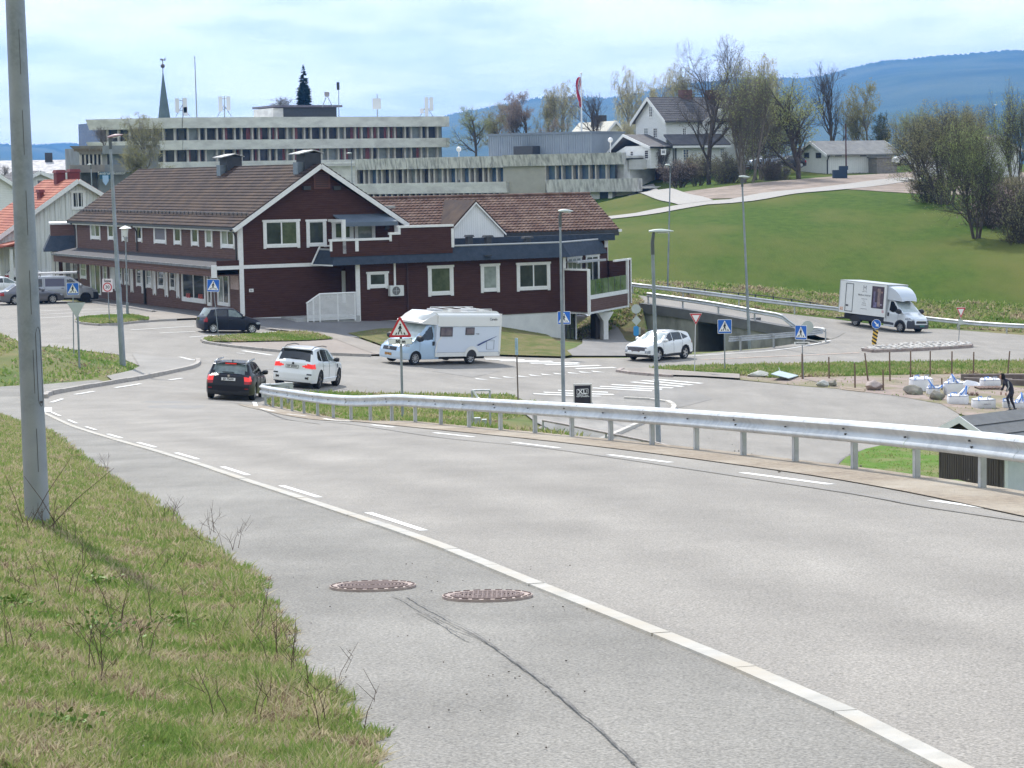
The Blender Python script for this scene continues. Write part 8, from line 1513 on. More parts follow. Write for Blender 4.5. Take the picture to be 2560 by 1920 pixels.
# ================================================================ YARD: bags, rocks, pallets, person
BAG=M('bag_white',(.78,.78,.80),(.68,.68,.72),sc=3,rough=.8,bump=.4,bsc=6,dist=.05);STRAP=M('strap_blue',(.10,.25,.62),rough=.7);HEM=M('bag_hem',(.25,.27,.33),rough=.9)
def bag(u0,u1,vt,vb,label,peaks=(),Y=None,lift=0.,print_=False,floppy=.12):
    b=ong((u0+u1)/2,vb,80) if not Y else at((u0+u1)/2,vb,Y);sc=b.y/5600;w=(u1-u0)*sc/2;h=(vb-vt)*sc;r=empty('bulk_bag',b,random.uniform(-.15,.15),label,'bag','white bulk bags in the yard');rnd=random.Random(int(u0))
    n=24;rows=[(0,.94,0),(.12,1.0,0),(.45,1.02,0),(.7,1.0,0),(.8,.97,.02),(.86,.8,.05),(.92,.5,.05),(.9,.2,.04),(.88,.02,0)];mb=MB()
    for i,(z,k,j) in enumerate(rows):
        for a in range(n):
            t=2*PI*a/n;sq=1/max(abs(math.cos(t)),abs(math.sin(t)))**.55;jj=rnd.uniform(-j,j)*1.5;rr=w*.88*k*sq*(1+rnd.uniform(-.015,.015));mb.v.append((rr*math.cos(t),rr*math.sin(t)*.92,h*(z+jj)))
    for i in range(len(rows)-1):
        for a in range(n): mb.f.append((i*n+a,i*n+(a+1) % n,(i+1)*n+(a+1) % n,(i+1)*n+a));mb.m.append(0)
    mb.obj('bag_body',BAG,r,smooth=35)
    top=MB();pts=[]
    for a in range(n+1): t=2*PI*a/n;sq=1/max(abs(math.cos(t)),abs(math.sin(t)))**.55;pts.append(Vector((w*.89*.98*sq*math.cos(t),w*.86*.92*sq*math.sin(t),h*(.80+.01*math.sin(a*3)))))
    top.tube(pts,.014,4);top.obj('hem',HEM,r)
    for k in range(2):
        x=w*(.35 if k else -.4);s=MB();q=[Vector((x-.25*w,-w*.8,h*.78)),Vector((x-.1,-w*.4,h*.97+.04)),Vector((x+.15,0,h*1.0+.03)),Vector((x+.3*w,w*.4,h*.9))];s.tube(smooth_line(q,4),.022,5);s.obj('strap',STRAP if k==0 else HEM,r)
    for (px,ph,lean,blue) in peaks:
        p=MB();base=[(px-.32*w,-.25,h*.82),(px+.34*w,-.3,h*.8),(px+.25*w,.3,h*.85),(px-.3*w,.25,h*.85)];tip=(px+lean,0,h*.85+ph);mid=[(v[0]*.45+tip[0]*.55+rnd.uniform(-.06,.06),v[1]*.6,v[2]*.5+tip[2]*.5) for v in base]
        p.add(base+mid+[tip,(tip[0]+.12,.05,tip[2]-.05)],[(i,(i+1) % 4,4+(i+1) % 4,4+i) for i in range(4)]+[(4,5,8),(5,9,8),(5,6,9),(6,8,9),(6,7,8),(7,4,8)]);p.obj('bag_flap',BAG,r,smooth=20)
        if blue: s=MB();q=[Vector((px-.2*w,-.33,h*.78)),Vector((px+lean*.4,-.28,h*.85+ph*.5)),Vector(tip)+Vector((0,-.03,.0)),Vector((px+.3*w,-.32,h*.8))];s.tube(smooth_line(q,5),.03,5);s.obj('strap',STRAP,r)
    if print_: lettering('SIBELCO',.09,M('print_grey',(.3,.3,.34)),r,(.0,-w*.86,h*.45))
    return r
def cu(x): return 2200+x/6.144
def cv(y): return 880+y/6.144
bag(cu(430),cu(830),cv(362),cv(600),'largest white bulk bag, farthest left of the bags, behind the long flat boulder',())
bag(cu(960),cu(1290),cv(420),cv(665),'white bag with a peaked loose top and blue strap behind the short stake',((.0,.38,-.08,True),))
bag(cu(1516),cu(1866),cv(388),cv(548),'low white bag sitting on a wooden pallet',())
bag(cu(700),cu(930),cv(520),cv(660),'slack white bag with blue straps wedged behind the dark boulder',((-.1,.40,-.15,True),(.25,.1,.2,True)))
bag(cu(1010),cu(1380),cv(630),cv(800),'squat white bag with an upright blue edged loop',((.18,.42,.22,True),))
bag(cu(1395),cu(1785),cv(690),cv(864),'foremost white bag with grey print in front of the small pallet',(),print_=True)
bag(cu(1868),cu(2060),cv(720),cv(866),'small white bag behind the legs of the person',())
bag(cu(2010),cu(2330),cv(740),cv(868),'white bag with blue straps right of the person, cut by the picture edge',((-.1,.42,.1,True),(.35,.3,.1,True)))
b=ong(cu(1345),cv(525),80);r=empty('plastic_sheet',b,label='crumpled white plastic sheet lying right of the peaked bag',cat='sheet');mb=MB();mb.add([(-.5,-.2,0),(.6,-.25,.02),(.9,.1,.0),(.2,.5,.05),(-.5,.3,.1),(0,0,.32),(.45,.05,.22)],[(0,1,6,5),(1,2,6),(2,3,5,6),(3,4,5),(4,0,5)]);mb.obj('sheet',BAG,r,smooth=30)
PW=M('pallet_wood',(.20,.13,.10),(.11,.07,.06),sc=8,rough=.9)
def pallet(u,v,w,d,rz,label,z=0):
    b=ong(u,v,80);r=empty('pallet',(b.x,b.y,b.z+z),rz,label,'pallet','wooden pallets in the yard')
    for k in range(7): boxp('deck_board',PW,r,-w/2+k*w/7+.01,-w/2+(k+1)*w/7-.03,-d/2,d/2,.125,.15)
    for x in (-w/2+.07,0,w/2-.07): boxp('block',PW,r,x-.06,x+.06,-d/2,-d/2+.12,.03,.124);boxp('block',PW,r,x-.06,x+.06,d/2-.12,d/2,.03,.124);boxp('runner',PW,r,x-.05,x+.05,-d/2,d/2,.0,.029)
pallet(cu(1672),cv(580),1.25,1.0,.05,'pallet under the low white bag');pallet(cu(1415),cv(672),.6,.9,-.2,'small bare pallet left of the person')
ROCK=M('rock_grey_brown',(.30,.27,.23),(.19,.17,.15),sc=2.5,rough=.95,bump=.8,bsc=8,c3=(.24,.25,.18),sc3=1.2,obj=True,dist=.05);ROCKP=M('rock_pinkish',(.44,.37,.34),(.30,.24,.22),sc=2,rough=.95,bump=.8,bsc=8,obj=True,dist=.05);ROCKG=M('rock_pale',(.46,.46,.42),(.34,.34,.31),sc=2.4,rough=.95,bump=.6,bsc=8,obj=True,dist=.05)
def rock(u0,u1,vt,vb,m,label,seed,y0=80):
    b=ong((u0+u1)/2,vb,y0);sc=b.y/5600;w=(u1-u0)*sc/2;h=(vb-vt)*sc;bm=bmesh.new();bmesh.ops.create_icosphere(bm,subdivisions=4,radius=1);rs=Vector((seed*3.1,seed*1.7,seed))
    from mathutils import noise as mn
    pl=[(Vector((math.sin(seed*k*1.7),math.cos(seed*k*2.3)*.7,math.sin(k*3.3+seed))).normalized(),.62+.1*math.sin(k*seed)) for k in range(1,10)]
    for v in bm.verts:
        for n,d in pl:
            e=v.co.dot(n)-d
            if e>0: v.co -=n*e*.85
        v.co *=1+.12*mn.noise(v.co*1.6+rs)+.05*mn.noise(v.co*5+rs);v.co.x *=w*1.12;v.co.y *=w*.75;v.co.z=v.co.z*h*.62+h*.42
    me=bpy.data.meshes.new('boulder');bm.to_mesh(me);bm.free();me.materials.append(m);me.polygons.foreach_set('use_smooth',[True]*len(me.polygons));me.set_sharp_from_angle(angle=R(38));mobj('boulder',me,None,b,label=label,cat='boulder',group='boulders along the road edge')
rock(cu(338),cu(692),cv(512),cv(662),ROCK,'long flat grey boulder in front of the largest bag',2);rock(cu(732),cu(1008),cv(582),cv(742),ROCK,'dark rounded boulder in front of the slack bag',5)
rock(1920+825/3.456,1920+1002/3.456,600+1213/3.456,600+1302/3.456,ROCKP,'pinkish boulder with a sloping face beside the short stake',3);rock(1920+420/3.456,1920+525/3.456,600+1203/3.456,600+1272/3.456,ROCKG,'pale grey half of a split boulder near the sideways sign',7);rock(1920+505/3.456,1920+598/3.456,600+1208/3.456,600+1270/3.456,ROCK,'darker half of a split boulder near the sideways sign',9);rock(1867,1921,926,943,ROCKG,'pale flat stone lying in the grass strip right of the yield sign',4)
b=ong(1962,949,80);r=empty('metal_sheet',b,label='crooked pale blue grey sheet lying beside the pale flat stone',cat='sheet');sc=b.y/5600;q=[at(u,v,b.y+dy)-b for u,v,dy in ((1927,940,-1),(1948,932,1.5),(1996,944,1.2),(1972,951,-1.2))];mb=MB();mb.add([p+Vector((0,0,.12)) for p in q]+[p+Vector((0,0,.08)) for p in q],[(0,1,2,3),(4,5,6,7),(0,1,5,4),(1,2,6,5),(2,3,7,6),(3,0,4,7)]);mb.obj('sheet',M('sheet_blue_grey',(.42,.50,.52),(.36,.44,.46),sc=3,rough=.5),r)
mb=MB();mb.tube([at(1921,939,b.y)-b,at(1914,937,b.y)-b],.03,6);mb.tube([at(1951,934,b.y)-b+Vector((0,0,.1)),at(1947,919,b.y)-b],.02,5);mb.obj('bracket',WHITE,r)
for i,(u0,v0,u1,v1) in enumerate(((2105,972,2160,978),(2108,968,2162,974))): a,b2=ong(u0,v0+4,80),ong(u1,v1+4,80);r=empty('plank',a,label='thin pale plank on the ground by the stake, ' + ('front one' if i==0 else 'rear one'),cat='plank',group='planks in the yard');mb=MB();mb.tube([Vector((0,0,.06)),b2-a+Vector((0,0,.06))],.05,4);mb.obj('board',M('plank_pale',(.42,.34,.26),rough=.9),r)
BM_=M('beam_dark',(.13,.10,.09),(.20,.17,.15),sc=3,rough=.9)
for i,(u0,v0,u1,v1,s_) in enumerate(((2402,951,2580,957,.22),(2410,956,2530,962,.16),(2480,962,2590,968,.18))):
    a,b2=ong(u0,v0,80),ong(u1,v1,80);r=empty('timber_beam',a,label=('long dark timber beam at the back of the yard','shorter dark beam below the long one','dark beam behind the person')[i],cat='beam',group='stacked dark beams');d=b2-a;mb=MB();mb.box(d/2+Vector((0,0,s_)),(d.length,.3,s_*1.6),Matrix.Rotation(math.atan2(d.y,d.x),3,'Z'));mb.obj('beam',BM_,r)
# --- person bending forward, dark tracksuit with pale sleeve stripes, dark hood
def skin(name,V,E,m,parent,sub=2,root=0):
    me=bpy.data.meshes.new(name);me.from_pydata([v[:3] for v in V],E,[]);o=mobj(name,me,parent);o.modifiers.new('skin','SKIN');sv=me.skin_vertices[0].data
    for i,v in enumerate(V): sv[i].radius=(v[3],v[4] if len(v)>4 else v[3])
    sv[root].use_root=True;s_=o.modifiers.new('sub','SUBSURF');s_.levels=sub;s_.render_levels=sub;me.materials.append(m)
    bpy.context.view_layer.update();me2=bpy.data.meshes.new_from_object(o.evaluated_get(bpy.context.evaluated_depsgraph_get()));o.modifiers.clear();o.data=me2;me2.materials.clear();me2.materials.append(m);me2.polygons.foreach_set('use_smooth',[True]*len(me2.polygons));return o
bP=ong(2518,1027,80);rp=empty('person',bP,0,'person in a dark tracksuit with pale sleeve stripes, bent forward among the bags','person');TS=M('tracksuit_navy',(.012,.014,.030),(.02,.022,.04),sc=6,rough=.8,obj=True);SK=M('skin',(.42,.24,.17),rough=.6);STR=M('stripe_pale',(.5,.53,.55),rough=.8);SHO=M('shoe_dark',(.02,.02,.025),rough=.6)
# local: x right in the picture, person faces left (-x)
V=[(.20,0,.92,.15,.14),(.15,0,1.05,.15,.15),(.06,0,1.22,.17,.17),(-.04,0,1.36,.15,.18),(-.12,0,1.45,.07,.07),(-.20,-.02,1.50,.055,.055),
     (-.06,-.19,1.36,.075,.08),(-.03,-.25,1.12,.055),(-.12,-.24,.90,.042),(-.06,.19,1.36,.075,.08),(-.10,.24,1.10,.055),(-.20,.22,.90,.042),
     (.19,-.11,.82,.11,.11),(-.05,-.13,.62,.075),(.03,-.13,.34,.058),(.08,-.13,.10,.045),(.24,.11,.82,.11,.11),(.22,.13,.50,.078),(.33,.13,.28,.06),(.40,.13,.10,.045)]
E=[(0,1),(1,2),(2,3),(3,4),(4,5),(3,6),(6,7),(7,8),(3,9),(9,10),(10,11),(0,12),(12,13),(13,14),(14,15),(0,16),(16,17),(17,18),(18,19)]
skin('body',V,E,TS,rp)
hd=MB();hb=bmesh.new();bmesh.ops.create_uvsphere(hb,u_segments=20,v_segments=14,radius=1)
for v in hb.verts: v.co=Vector((v.co.x*.115-.27,v.co.y*.095-.02,v.co.z*.135+1.565));
for v in hb.verts:
    if v.co.x<-.33: v.co.x +=(-.33-v.co.x)*.3
me=bpy.data.meshes.new('head');hb.to_mesh(me);hb.free();me.materials.append(SK);me.polygons.foreach_set('use_smooth',[True]*len(me.polygons));hdo=mobj('head',me,rp);hdo.rotation_euler=(0,0,0)
mb=MB();mb.lathe([(.001,-.03),(.018,-.01),(.014,.02),(.001,.05)],(-.375,-.02,1.55),8,'z');mb.obj('nose',SK,hdo,smooth=60)
for s_ in (-1,1): mb=MB();mb.lathe([(.001,-.01),(.013,0),(.001,.01)],(-.362,-.02+s_*.035,1.585),8,'x');mb.obj('eye',BLACK,hdo)
mb=MB();mb.box((-.355,-.02,1.50),(.02,.05,.012));mb.obj('mouth',M('lips',(.3,.12,.1)),hdo)
hb=bmesh.new();bmesh.ops.create_uvsphere(hb,u_segments=20,v_segments=14,radius=1)
for v in hb.verts: v.co=Vector((v.co.x*.135-.245,v.co.y*.12-.02,v.co.z*.155+1.585))
bmesh.ops.delete(hb,geom=[v for v in hb.verts if v.co.x<-.335 and v.co.z<1.66],context='VERTS');me=bpy.data.meshes.new('hood');hb.to_mesh(me);hb.free();me.materials.append(M('hood_black',(.006,.006,.008),rough=.95));me.polygons.foreach_set('use_smooth',[True]*len(me.polygons));mobj('hood',me,rp)
for k in range(3): mb=MB();mb.tube([(-.07+k*.02,-.262,1.38),(-.045+k*.02,-.305,1.14),(-.12+k*.018,-.285,.95)],.007,4);mb.obj('sleeve_stripe',STR,rp)
mb=MB();mb.tube([(.02,-.19,.34),(.08,-.178,.10)],.008,4);mb.tube([(.37,.08,.30),(.42,.085,.10)],.008,4);mb.obj('leg_stripes',STR,rp,kind='stuff')
for sy,x,y,z in ((-1,-.12,-.24,.88),(1,-.20,.22,.88)):
    h0=Vector((x,y,z));Vh=[(x,y,z,.035,.03),(x-.015,y,z-.05,.042,.022),(x-.02,y,z-.09,.04,.018)];Eh=[(0,1),(1,2)]
    for k,(dx,ln) in enumerate(((-.032,.065),(-.011,.078),(.010,.074),(.030,.058))):
        i=len(Vh);Vh +=[(x-.02+dx,y,z-.105,.011),(x-.025+dx,y-.01,z-.105-ln*.55,.009),(x-.035+dx*.9,y-.02,z-.105-ln,.008)];Eh +=[(2,i),(i,i+1),(i+1,i+2)]
    i=len(Vh);Vh +=[(x-.055,y,z-.06,.012),(x-.075,y-.01,z-.095,.010)];Eh +=[(1,i),(i,i+1)];skin('hand',Vh,Eh,SK,rp,1)
for x,y in ((.08,-.13),(.40,.13)): mb=MB();mb.prism([(x+.07,0),(x+.08,.09),(x+.0,.11),(x-.10,.06),(x-.2,.045),(x-.21,0)],'y',y-.045,y+.045);mb.obj('shoe',SHO,rp,smooth=50)
rp.rotation_euler=(0,0,.1)
# ================================================================ HILLS, TREES, GRASS
FOREST=M('forest_hill',(.030,.055,.03),(.055,.085,.04),sc=.006,rough=.95,c3=(.11,.13,.07),sc3=.0022,spec=.1,det=9,lo=.4,hi=.6)
def hill(name,sky,Y,depth,seed,jag=6):
    S=smooth_line([(u,v,0) for u,v in sky],8);P=[at(p.x,p.y,Y) for p in S];Q=[]
    for a,b in zip(P,P[1:]):
        for k in range(6): Q.append(a.lerp(b,k/6))
    rnd=random.Random(seed);mb=MB();nr=14;n=len(Q)
    from mathutils import noise as mn
    for r_ in range(nr+1):
        f=r_/nr
        for i,q in enumerate(Q):
            zz=q.z*(1-f)**.8-12*f+(rnd.uniform(-jag,jag)*.5 if r_==0 else mn.noise(Vector((q.x*.002,f*4,seed)))*q.z*.12*(1-f));mb.v.append((q.x*(1-f*depth/Y*.5),q.y-depth*f+mn.noise(Vector((q.x*.0015,f*3,seed+9)))*depth*.10*f,zz))
    for r_ in range(nr):
        for i in range(n-1): k=r_*n+i;mb.f.append((k,k+1,k+n+1,k+n));mb.m.append(0)
    back=len(mb.v)
    for q in Q: mb.v.append((q.x*1.1,q.y+120,-12))
    for i in range(n-1): mb.f.append((i,i+1,back+i+1,back+i));mb.m.append(0)
    mb.obj(name,FOREST,smooth=80,fixn=False,kind='structure')
hill('hills',[(1000,330),(1080,300),(1141,283),(1214,268),(1271,259),(1358,243),(1460,242),(1532,243),(1613,228),(1700,212),(1830,197),(1943,195),(2004,195),(2050,190),(2094,180),(2122,172),(2180,158),(2238,150),(2400,136),(2560,124),(2800,110),(3100,130),(3600,250)],5200,2400,1)
hill('hills',[(-900,400),(-500,330),(-200,345),(0,359),(26,363),(81,366),(130,369),(185,386),(300,410),(500,425)],5300,2000,2)
hill('hills',[(-300,380),(-60,368),(87,362),(162,357),(220,362),(330,375),(480,390),(700,395),(1100,400)],5850,400,3)
BARK=M('bark_grey_brown',(.15,.13,.11),(.21,.18,.15),sc=3,rough=.95,spec=.1);BARKD=M('bark_dark',(.085,.07,.06),(.13,.11,.095),sc=3,rough=.95,spec=.1);BIRCH=M('bark_birch',(.35,.33,.30),(.12,.10,.09),sc=2.5,rough=.9)
L_BUD=M('leaf_bud_green',(.24,.29,.10),(.34,.36,.15),sc=.8,rough=.8,spec=.15);L_OLIVE=M('leaf_olive',(.22,.22,.10),(.30,.28,.14),sc=.8,rough=.8,spec=.15);L_PALE=M('leaf_pale_birch',(.42,.40,.22),(.52,.47,.28),sc=.8,rough=.8,spec=.15);L_PURP=M('bud_purple_brown',(.22,.17,.15),(.28,.22,.19),sc=.8,rough=.9,spec=.1);L_DARK=M('needle_dark_green',(.012,.028,.014),(.022,.042,.02),sc=1,rough=.9,spec=.1);L_GRN=M('leaf_spring_green',(.19,.25,.08),(.26,.30,.11),sc=.7,rough=.85,spec=.15)
for m in (L_BUD,L_OLIVE,L_PALE,L_GRN,L_PURP): translucent(m,.5)
def tube_np(V,F,p0,p1,r0,r1,n):
    d=p1-p0;a=Vector((0,0,1)) if abs(d.z)<.9*d.length else Vector((1,0,0));x=d.cross(a).normalized();y=d.cross(x).normalized();b=len(V)
    for p,r in ((p0,r0),(p1,r1)):
        for j in range(n): t=2*PI*j/n;V.append(tuple(p+x*(r*math.cos(t))+y*(r*math.sin(t))))
    for j in range(n): F.append((b+j,b+(j+1) % n,b+n+(j+1) % n,b+n+j))
def make_tree(H,W,kind,seed,nleaf=3500,leaf=.2,levels=5,up=.25,stems=1,droop=0.,first=.25,spread=.75,rmin=.007,r0=None):
    rnd=random.Random(seed);V,F,tips=[],[],[]
    def rv(s): return Vector((rnd.gauss(0,s),rnd.gauss(0,s),rnd.gauss(0,s)))
    def br(p,d,L,r,lv):
        n=4 if lv<=1 else 3;seg=L/n;pts=[p];rs=[r]
        for k in range(n):
            d=(d+rv(.10+.03*lv)+Vector((0,0,up*.25 if lv>0 else .12))-Vector((0,0,droop*(lv>=levels-1)*(.5+.35*k)))).normalized();q=pts[-1]+d*seg;pts.append(q);rs.append(r*(1-.62*(k+1)/n) if lv>0 else r*(1-.5*(k+1)/n))
        for k in range(n): tube_np(V,F,pts[k],pts[k+1],max(rs[k],rmin),max(rs[k+1],rmin*.8),7 if lv==0 else 5 if lv==1 else 3)
        if lv>=levels: tips.extend(pts[1:]);return
        if lv>=levels-1: tips.extend(pts[2:])
        nc=(9,5,5,4,3)[min(lv,4)]
        for c in range(nc):
            f=first+(1-first)*(c+rnd.random()*.7)/nc if lv==0 else .2+.8*(c+rnd.random())/nc;f=min(f,.99);i=min(int(f*n),n-1);b=pts[i].lerp(pts[i+1],f*n-i);t=rnd.random()*2*PI;ax=d.orthogonal().normalized();ax=Matrix.Rotation(t,3,d) @ ax;sp=spread*(1.1-.4*f if lv==0 else 1)*rnd.uniform(.7,1.2)
            nd=(d*math.cos(sp)+ax*math.sin(sp));nl=L*(.62 if lv==0 else .60)*rnd.uniform(.7,1.1)*((1.15-.55*f) if lv==0 else 1);br(b,nd.normalized(),nl,rs[i]*.58,lv+1)
        if lv>0: br(pts[-1],d,L*.5,rs[-1],lv+1)
    for s in range(stems):
        a=2*PI*s/stems;lean=.0 if stems==1 else .32;br(Vector((.25*math.cos(a),.25*math.sin(a),-.3))*(stems>1)+Vector((0,0,-.3)),Vector((lean*math.cos(a),lean*math.sin(a),1)).normalized(),H*.62,(r0 or H*.022)/(1 if stems==1 else 1.6),0)
    A=np.array(V);zmax=np.percentile(A[:,2],99.6);k=H/zmax;wx=np.percentile(np.abs(A[:,0]),98.5);kx=W/2/wx;A[:,2] *=k;zf=np.clip(A[:,2]/H,0,1);
    sx=1+(kx-1)*np.clip(zf*4,0,1);A[:,0] *=sx;A[:,1] *=sx
    me=bpy.data.meshes.new('trunk');me.from_pydata(A.tolist(),[],F);me.polygons.foreach_set('use_smooth',[True]*len(F))
    T=np.array([tuple(t) for t in tips]);T[:,2] *=k;s2=1+(kx-1)*np.clip(T[:,2]/H*4,0,1);T[:,0] *=s2;T[:,1] *=s2
    lm=None
    if nleaf:
        g=np.random.default_rng(seed);idx=g.integers(0,len(T),nleaf);C=T[idx]+g.normal(0,.16,(nleaf,3));
        lm=leaf_mesh('crown',C,leaf,g)
    return me,lm
def leaf_mesh(name,C,s,g,flat=0.):
    n=len(C);a=g.normal(0,1,(n,3));a /=np.linalg.norm(a,axis=1)[:,None];b=g.normal(0,1,(n,3));b -=(b*a).sum(1)[:,None]*a;b /=np.linalg.norm(b,axis=1)[:,None];k=(s*g.uniform(.5,1.2,n))[:,None]
    V=np.concatenate([C-a*k*.5,C+b*k*.32,C+a*k*.5,C-b*k*.32],1).reshape(-1,3);me=bpy.data.meshes.new(name);tri_mesh(me,V,np.arange(4*n).reshape(-1,4));return me
def tri_mesh(me,V,Fc):
    m,k=Fc.shape;me.vertices.add(len(V));me.vertices.foreach_set('co',V.astype(np.float32).ravel());me.loops.add(m*k);me.loops.foreach_set('vertex_index',Fc.astype(np.int32).ravel());me.polygons.add(m);me.polygons.foreach_set('loop_start',np.arange(0,m*k,k,dtype=np.int32));me.update(calc_edges=True)
TT={}
def template(k):
    if k in TT: return TT[k]
    P={'bare': dict(H=17,W=11.5,seed=3,nleaf=900,leaf=.16,levels=5,first=.22,spread=.72,rmin=.008),'bare2': dict(H=9,W=8,seed=11,nleaf=0,levels=4,first=.2,spread=.7,up=.45,rmin=.008),
         'spread': dict(H=12,W=12,seed=5,nleaf=7000,leaf=.2,levels=4,first=.12,spread=.95,up=.5,rmin=.008,r0=.34),'multi': dict(H=13,W=8,seed=8,nleaf=4200,leaf=.17,levels=4,stems=4,first=.3,spread=.6,up=.5,rmin=.007),'multib': dict(H=11,W=9,seed=21,nleaf=15000,leaf=.14,levels=4,stems=5,first=.2,spread=.75,up=.4,rmin=.006),
         'birch': dict(H=12,W=6,seed=14,nleaf=9000,leaf=.17,levels=4,droop=1.1,first=.15,spread=.7,up=.4,rmin=.006),'dense': dict(H=10,W=9,seed=30,nleaf=12000,leaf=.2,levels=4,first=.1,spread=.85,up=.3,rmin=.007),'bush': dict(H=3,W=4,seed=41,nleaf=2600,leaf=.13,levels=3,stems=6,first=.1,spread=.7,up=.5,rmin=.008,r0=.09)}[k]
    q=dict(P);H,W=q.pop('H'),q.pop('W');seed=q.pop('seed');TT[k]=make_tree(H,W,k,seed,**q)+(H,W);return TT[k]
def tree(k,u,v,vt,w,Y,label,bark=BARK,leafm=L_BUD,rz=0,name='tree',cat='tree',group=None):
    tr,lf,H,W=template(k);b=at(u,v,Y);h=(v-vt)/5600*Y;wd=w/5600*Y;r=empty(name,b,rz,label,cat,group);sx,sz=wd/W,h/H;r.scale=(sx,sx,sz)
    o=bpy.data.objects.new('trunk',tr);COL.objects.link(o);o.parent=r
    if not tr.materials: tr.materials.append(bark)
    o.material_slots[0].link='OBJECT';o.material_slots[0].material=bark
    if lf is not None and leafm:
        o=bpy.data.objects.new('crown',lf);COL.objects.link(o);o.parent=r
        if not lf.materials: lf.materials.append(leafm)
        o.material_slots[0].link='OBJECT';o.material_slots[0].material=leafm
for a in (('bare',1772,464,100,185,264,'tallest bare tree with thick dark trunk in front of the villa',BARKD,L_OLIVE,0),('spread',1997,449,190,215,261,'wide spreading tree with dark crooked limbs between villa and garage',BARKD,L_BUD,.4),
          ('multi',1866,476,150,190,258,'many stemmed budding tree directly right of the tallest bare tree',BARK,L_BUD,1.2),('multi',1902,470,190,150,268,'slender leaning stems right of the villa, left of the spreading tree',BARK,L_OLIVE,3.1),('multib',1935,440,250,150,285,'dense budding tree behind the silver sport utility car',BARK,L_BUD,.2),
          ('birch',1900,430,148,120,312,'pale drooping birch rising behind the right end of the villa',BIRCH,L_PALE,.5),('birch',1574,420,176,78,318,'tall pale drooping birch left of the villa gable',BIRCH,L_PALE,0),('birch',1645,400,183,85,330,'pale birch showing just above the left end of the villa roof',BIRCH,L_PALE,2.2),('birch',1716,400,165,95,332,'olive birch showing above the middle of the villa roof',BIRCH,L_OLIVE,4.2),('birch',1560,390,300,60,296,'low drooping birch between the cream house and the villa',BIRCH,L_PALE,1.2),
          ('bare2',2085,430,160,110,305,'bare purple brown tree above the left end of the garage',BARKD,None,.3),('dense',2170,430,212,100,300,'brownish olive conical tree behind the garage roof',BARK,L_OLIVE,.9),('dense',2215,430,288,70,297,'dark green bushy tree at the right end of the garage',BARK,M('leaf_dark_olive',(.035,.05,.018),(.06,.075,.03),sc=1,rough=.9),2.2),
          ('multib',2362,522,262,240,214,'large budding tree standing left of the big trunk on the slope',BARKD,L_OLIVE,.1),('multib',2441,593,300,185,189,'many limbed tree with a stout trunk low on the green slope',BARKD,L_GRN,1.9),('multib',2300,450,275,150,245,'round olive green tree right of the garage',BARK,L_GRN,3.),('multi',2418,440,262,130,250,'pale green feathery tree behind the large budding tree',BARK,L_BUD,2.4),('multi',2545,520,222,150,215,'tall feathery budding tree at the right picture edge',BARKD,L_BUD,.7),('multib',2520,560,430,130,200,'low tangled budding tree at the right edge of the slope',BARKD,L_OLIVE,4.),
          ('spread',1190,392,268,100,335,'budding tree with forked dark trunk right of the office block',BARKD,L_BUD,1.),('dense',1248,392,262,95,338,'olive leafed tree behind the left end of the metal roof storey',BARK,L_OLIVE,0),('dense',1315,380,235,110,330,'purple brown budding tree behind the metal roof storey',BARKD,L_PURP,2.),('birch',1408,380,206,85,335,'tall pale birch directly left of the flagpole',BIRCH,L_PALE,3.),('birch',1372,385,222,60,337,'narrower pale birch left of the tall one by the flagpole',BIRCH,L_OLIVE,1.),('bare2',1484,392,232,95,298,'round bare tree with dark twigs right of the flagpole',BARKD,None,1.4),
          ('birch',362,452,288,100,246,'drooping pale tree between the municipal building and the office block',BIRCH,L_OLIVE,.2),('dense',350,455,368,95,244,'low dense drooping olive tree in front of the office block corner',BARK,L_OLIVE,2.7),('bare2',264,380,315,62,300,'thin sparse tree above the roof of the municipal building',BARK,L_PALE,0),('bare2',690,300,243,90,380,'bare twiggy tree top left of the spruce behind the office roof',BARK,None,3.),('bush',686,300,262,36,372,'round green bush top beside the rooftop penthouse',BARK,L_GRN,0),('bare2',12,465,412,42,260,'small purple bare bush at the left picture edge',BARKD,None,2.),
          ('bush',1700,466,400,100,262,'brown twiggy thicket at the left foot of the tallest bare tree',BARKD,L_PURP,0),('bush',1745,455,385,110,266,'budding thicket in front of the villa porch',BARK,L_OLIVE,1.),('bush',1820,470,385,120,262,'thicket of stems between the two tall trees by the villa',BARK,L_OLIVE,2.),('bush',1935,470,400,80,262,'small thicket right of the slender leaning stems',BARK,L_PURP,3.),('bush',1650,420,365,46,281,'little shrub with pinkish twigs on the villa deck',BARKD,L_PURP,3.),('bush',2480,600,455,160,196,'brown undergrowth beneath the trees at the right edge',BARKD,L_PURP,1.),('bush',2560,640,480,170,186,'brown and green undergrowth at the lower right of the slope',BARKD,L_OLIVE,2.),('bush',2330,520,430,110,216,'undergrowth round the foot of the large budding tree',BARKD,L_OLIVE,4.)):
    tree(*a[:7],bark=a[7],leafm=a[8],rz=a[9],name='bush' if a[0]=='bush' else 'tree',cat='bush' if a[0]=='bush' else 'tree')
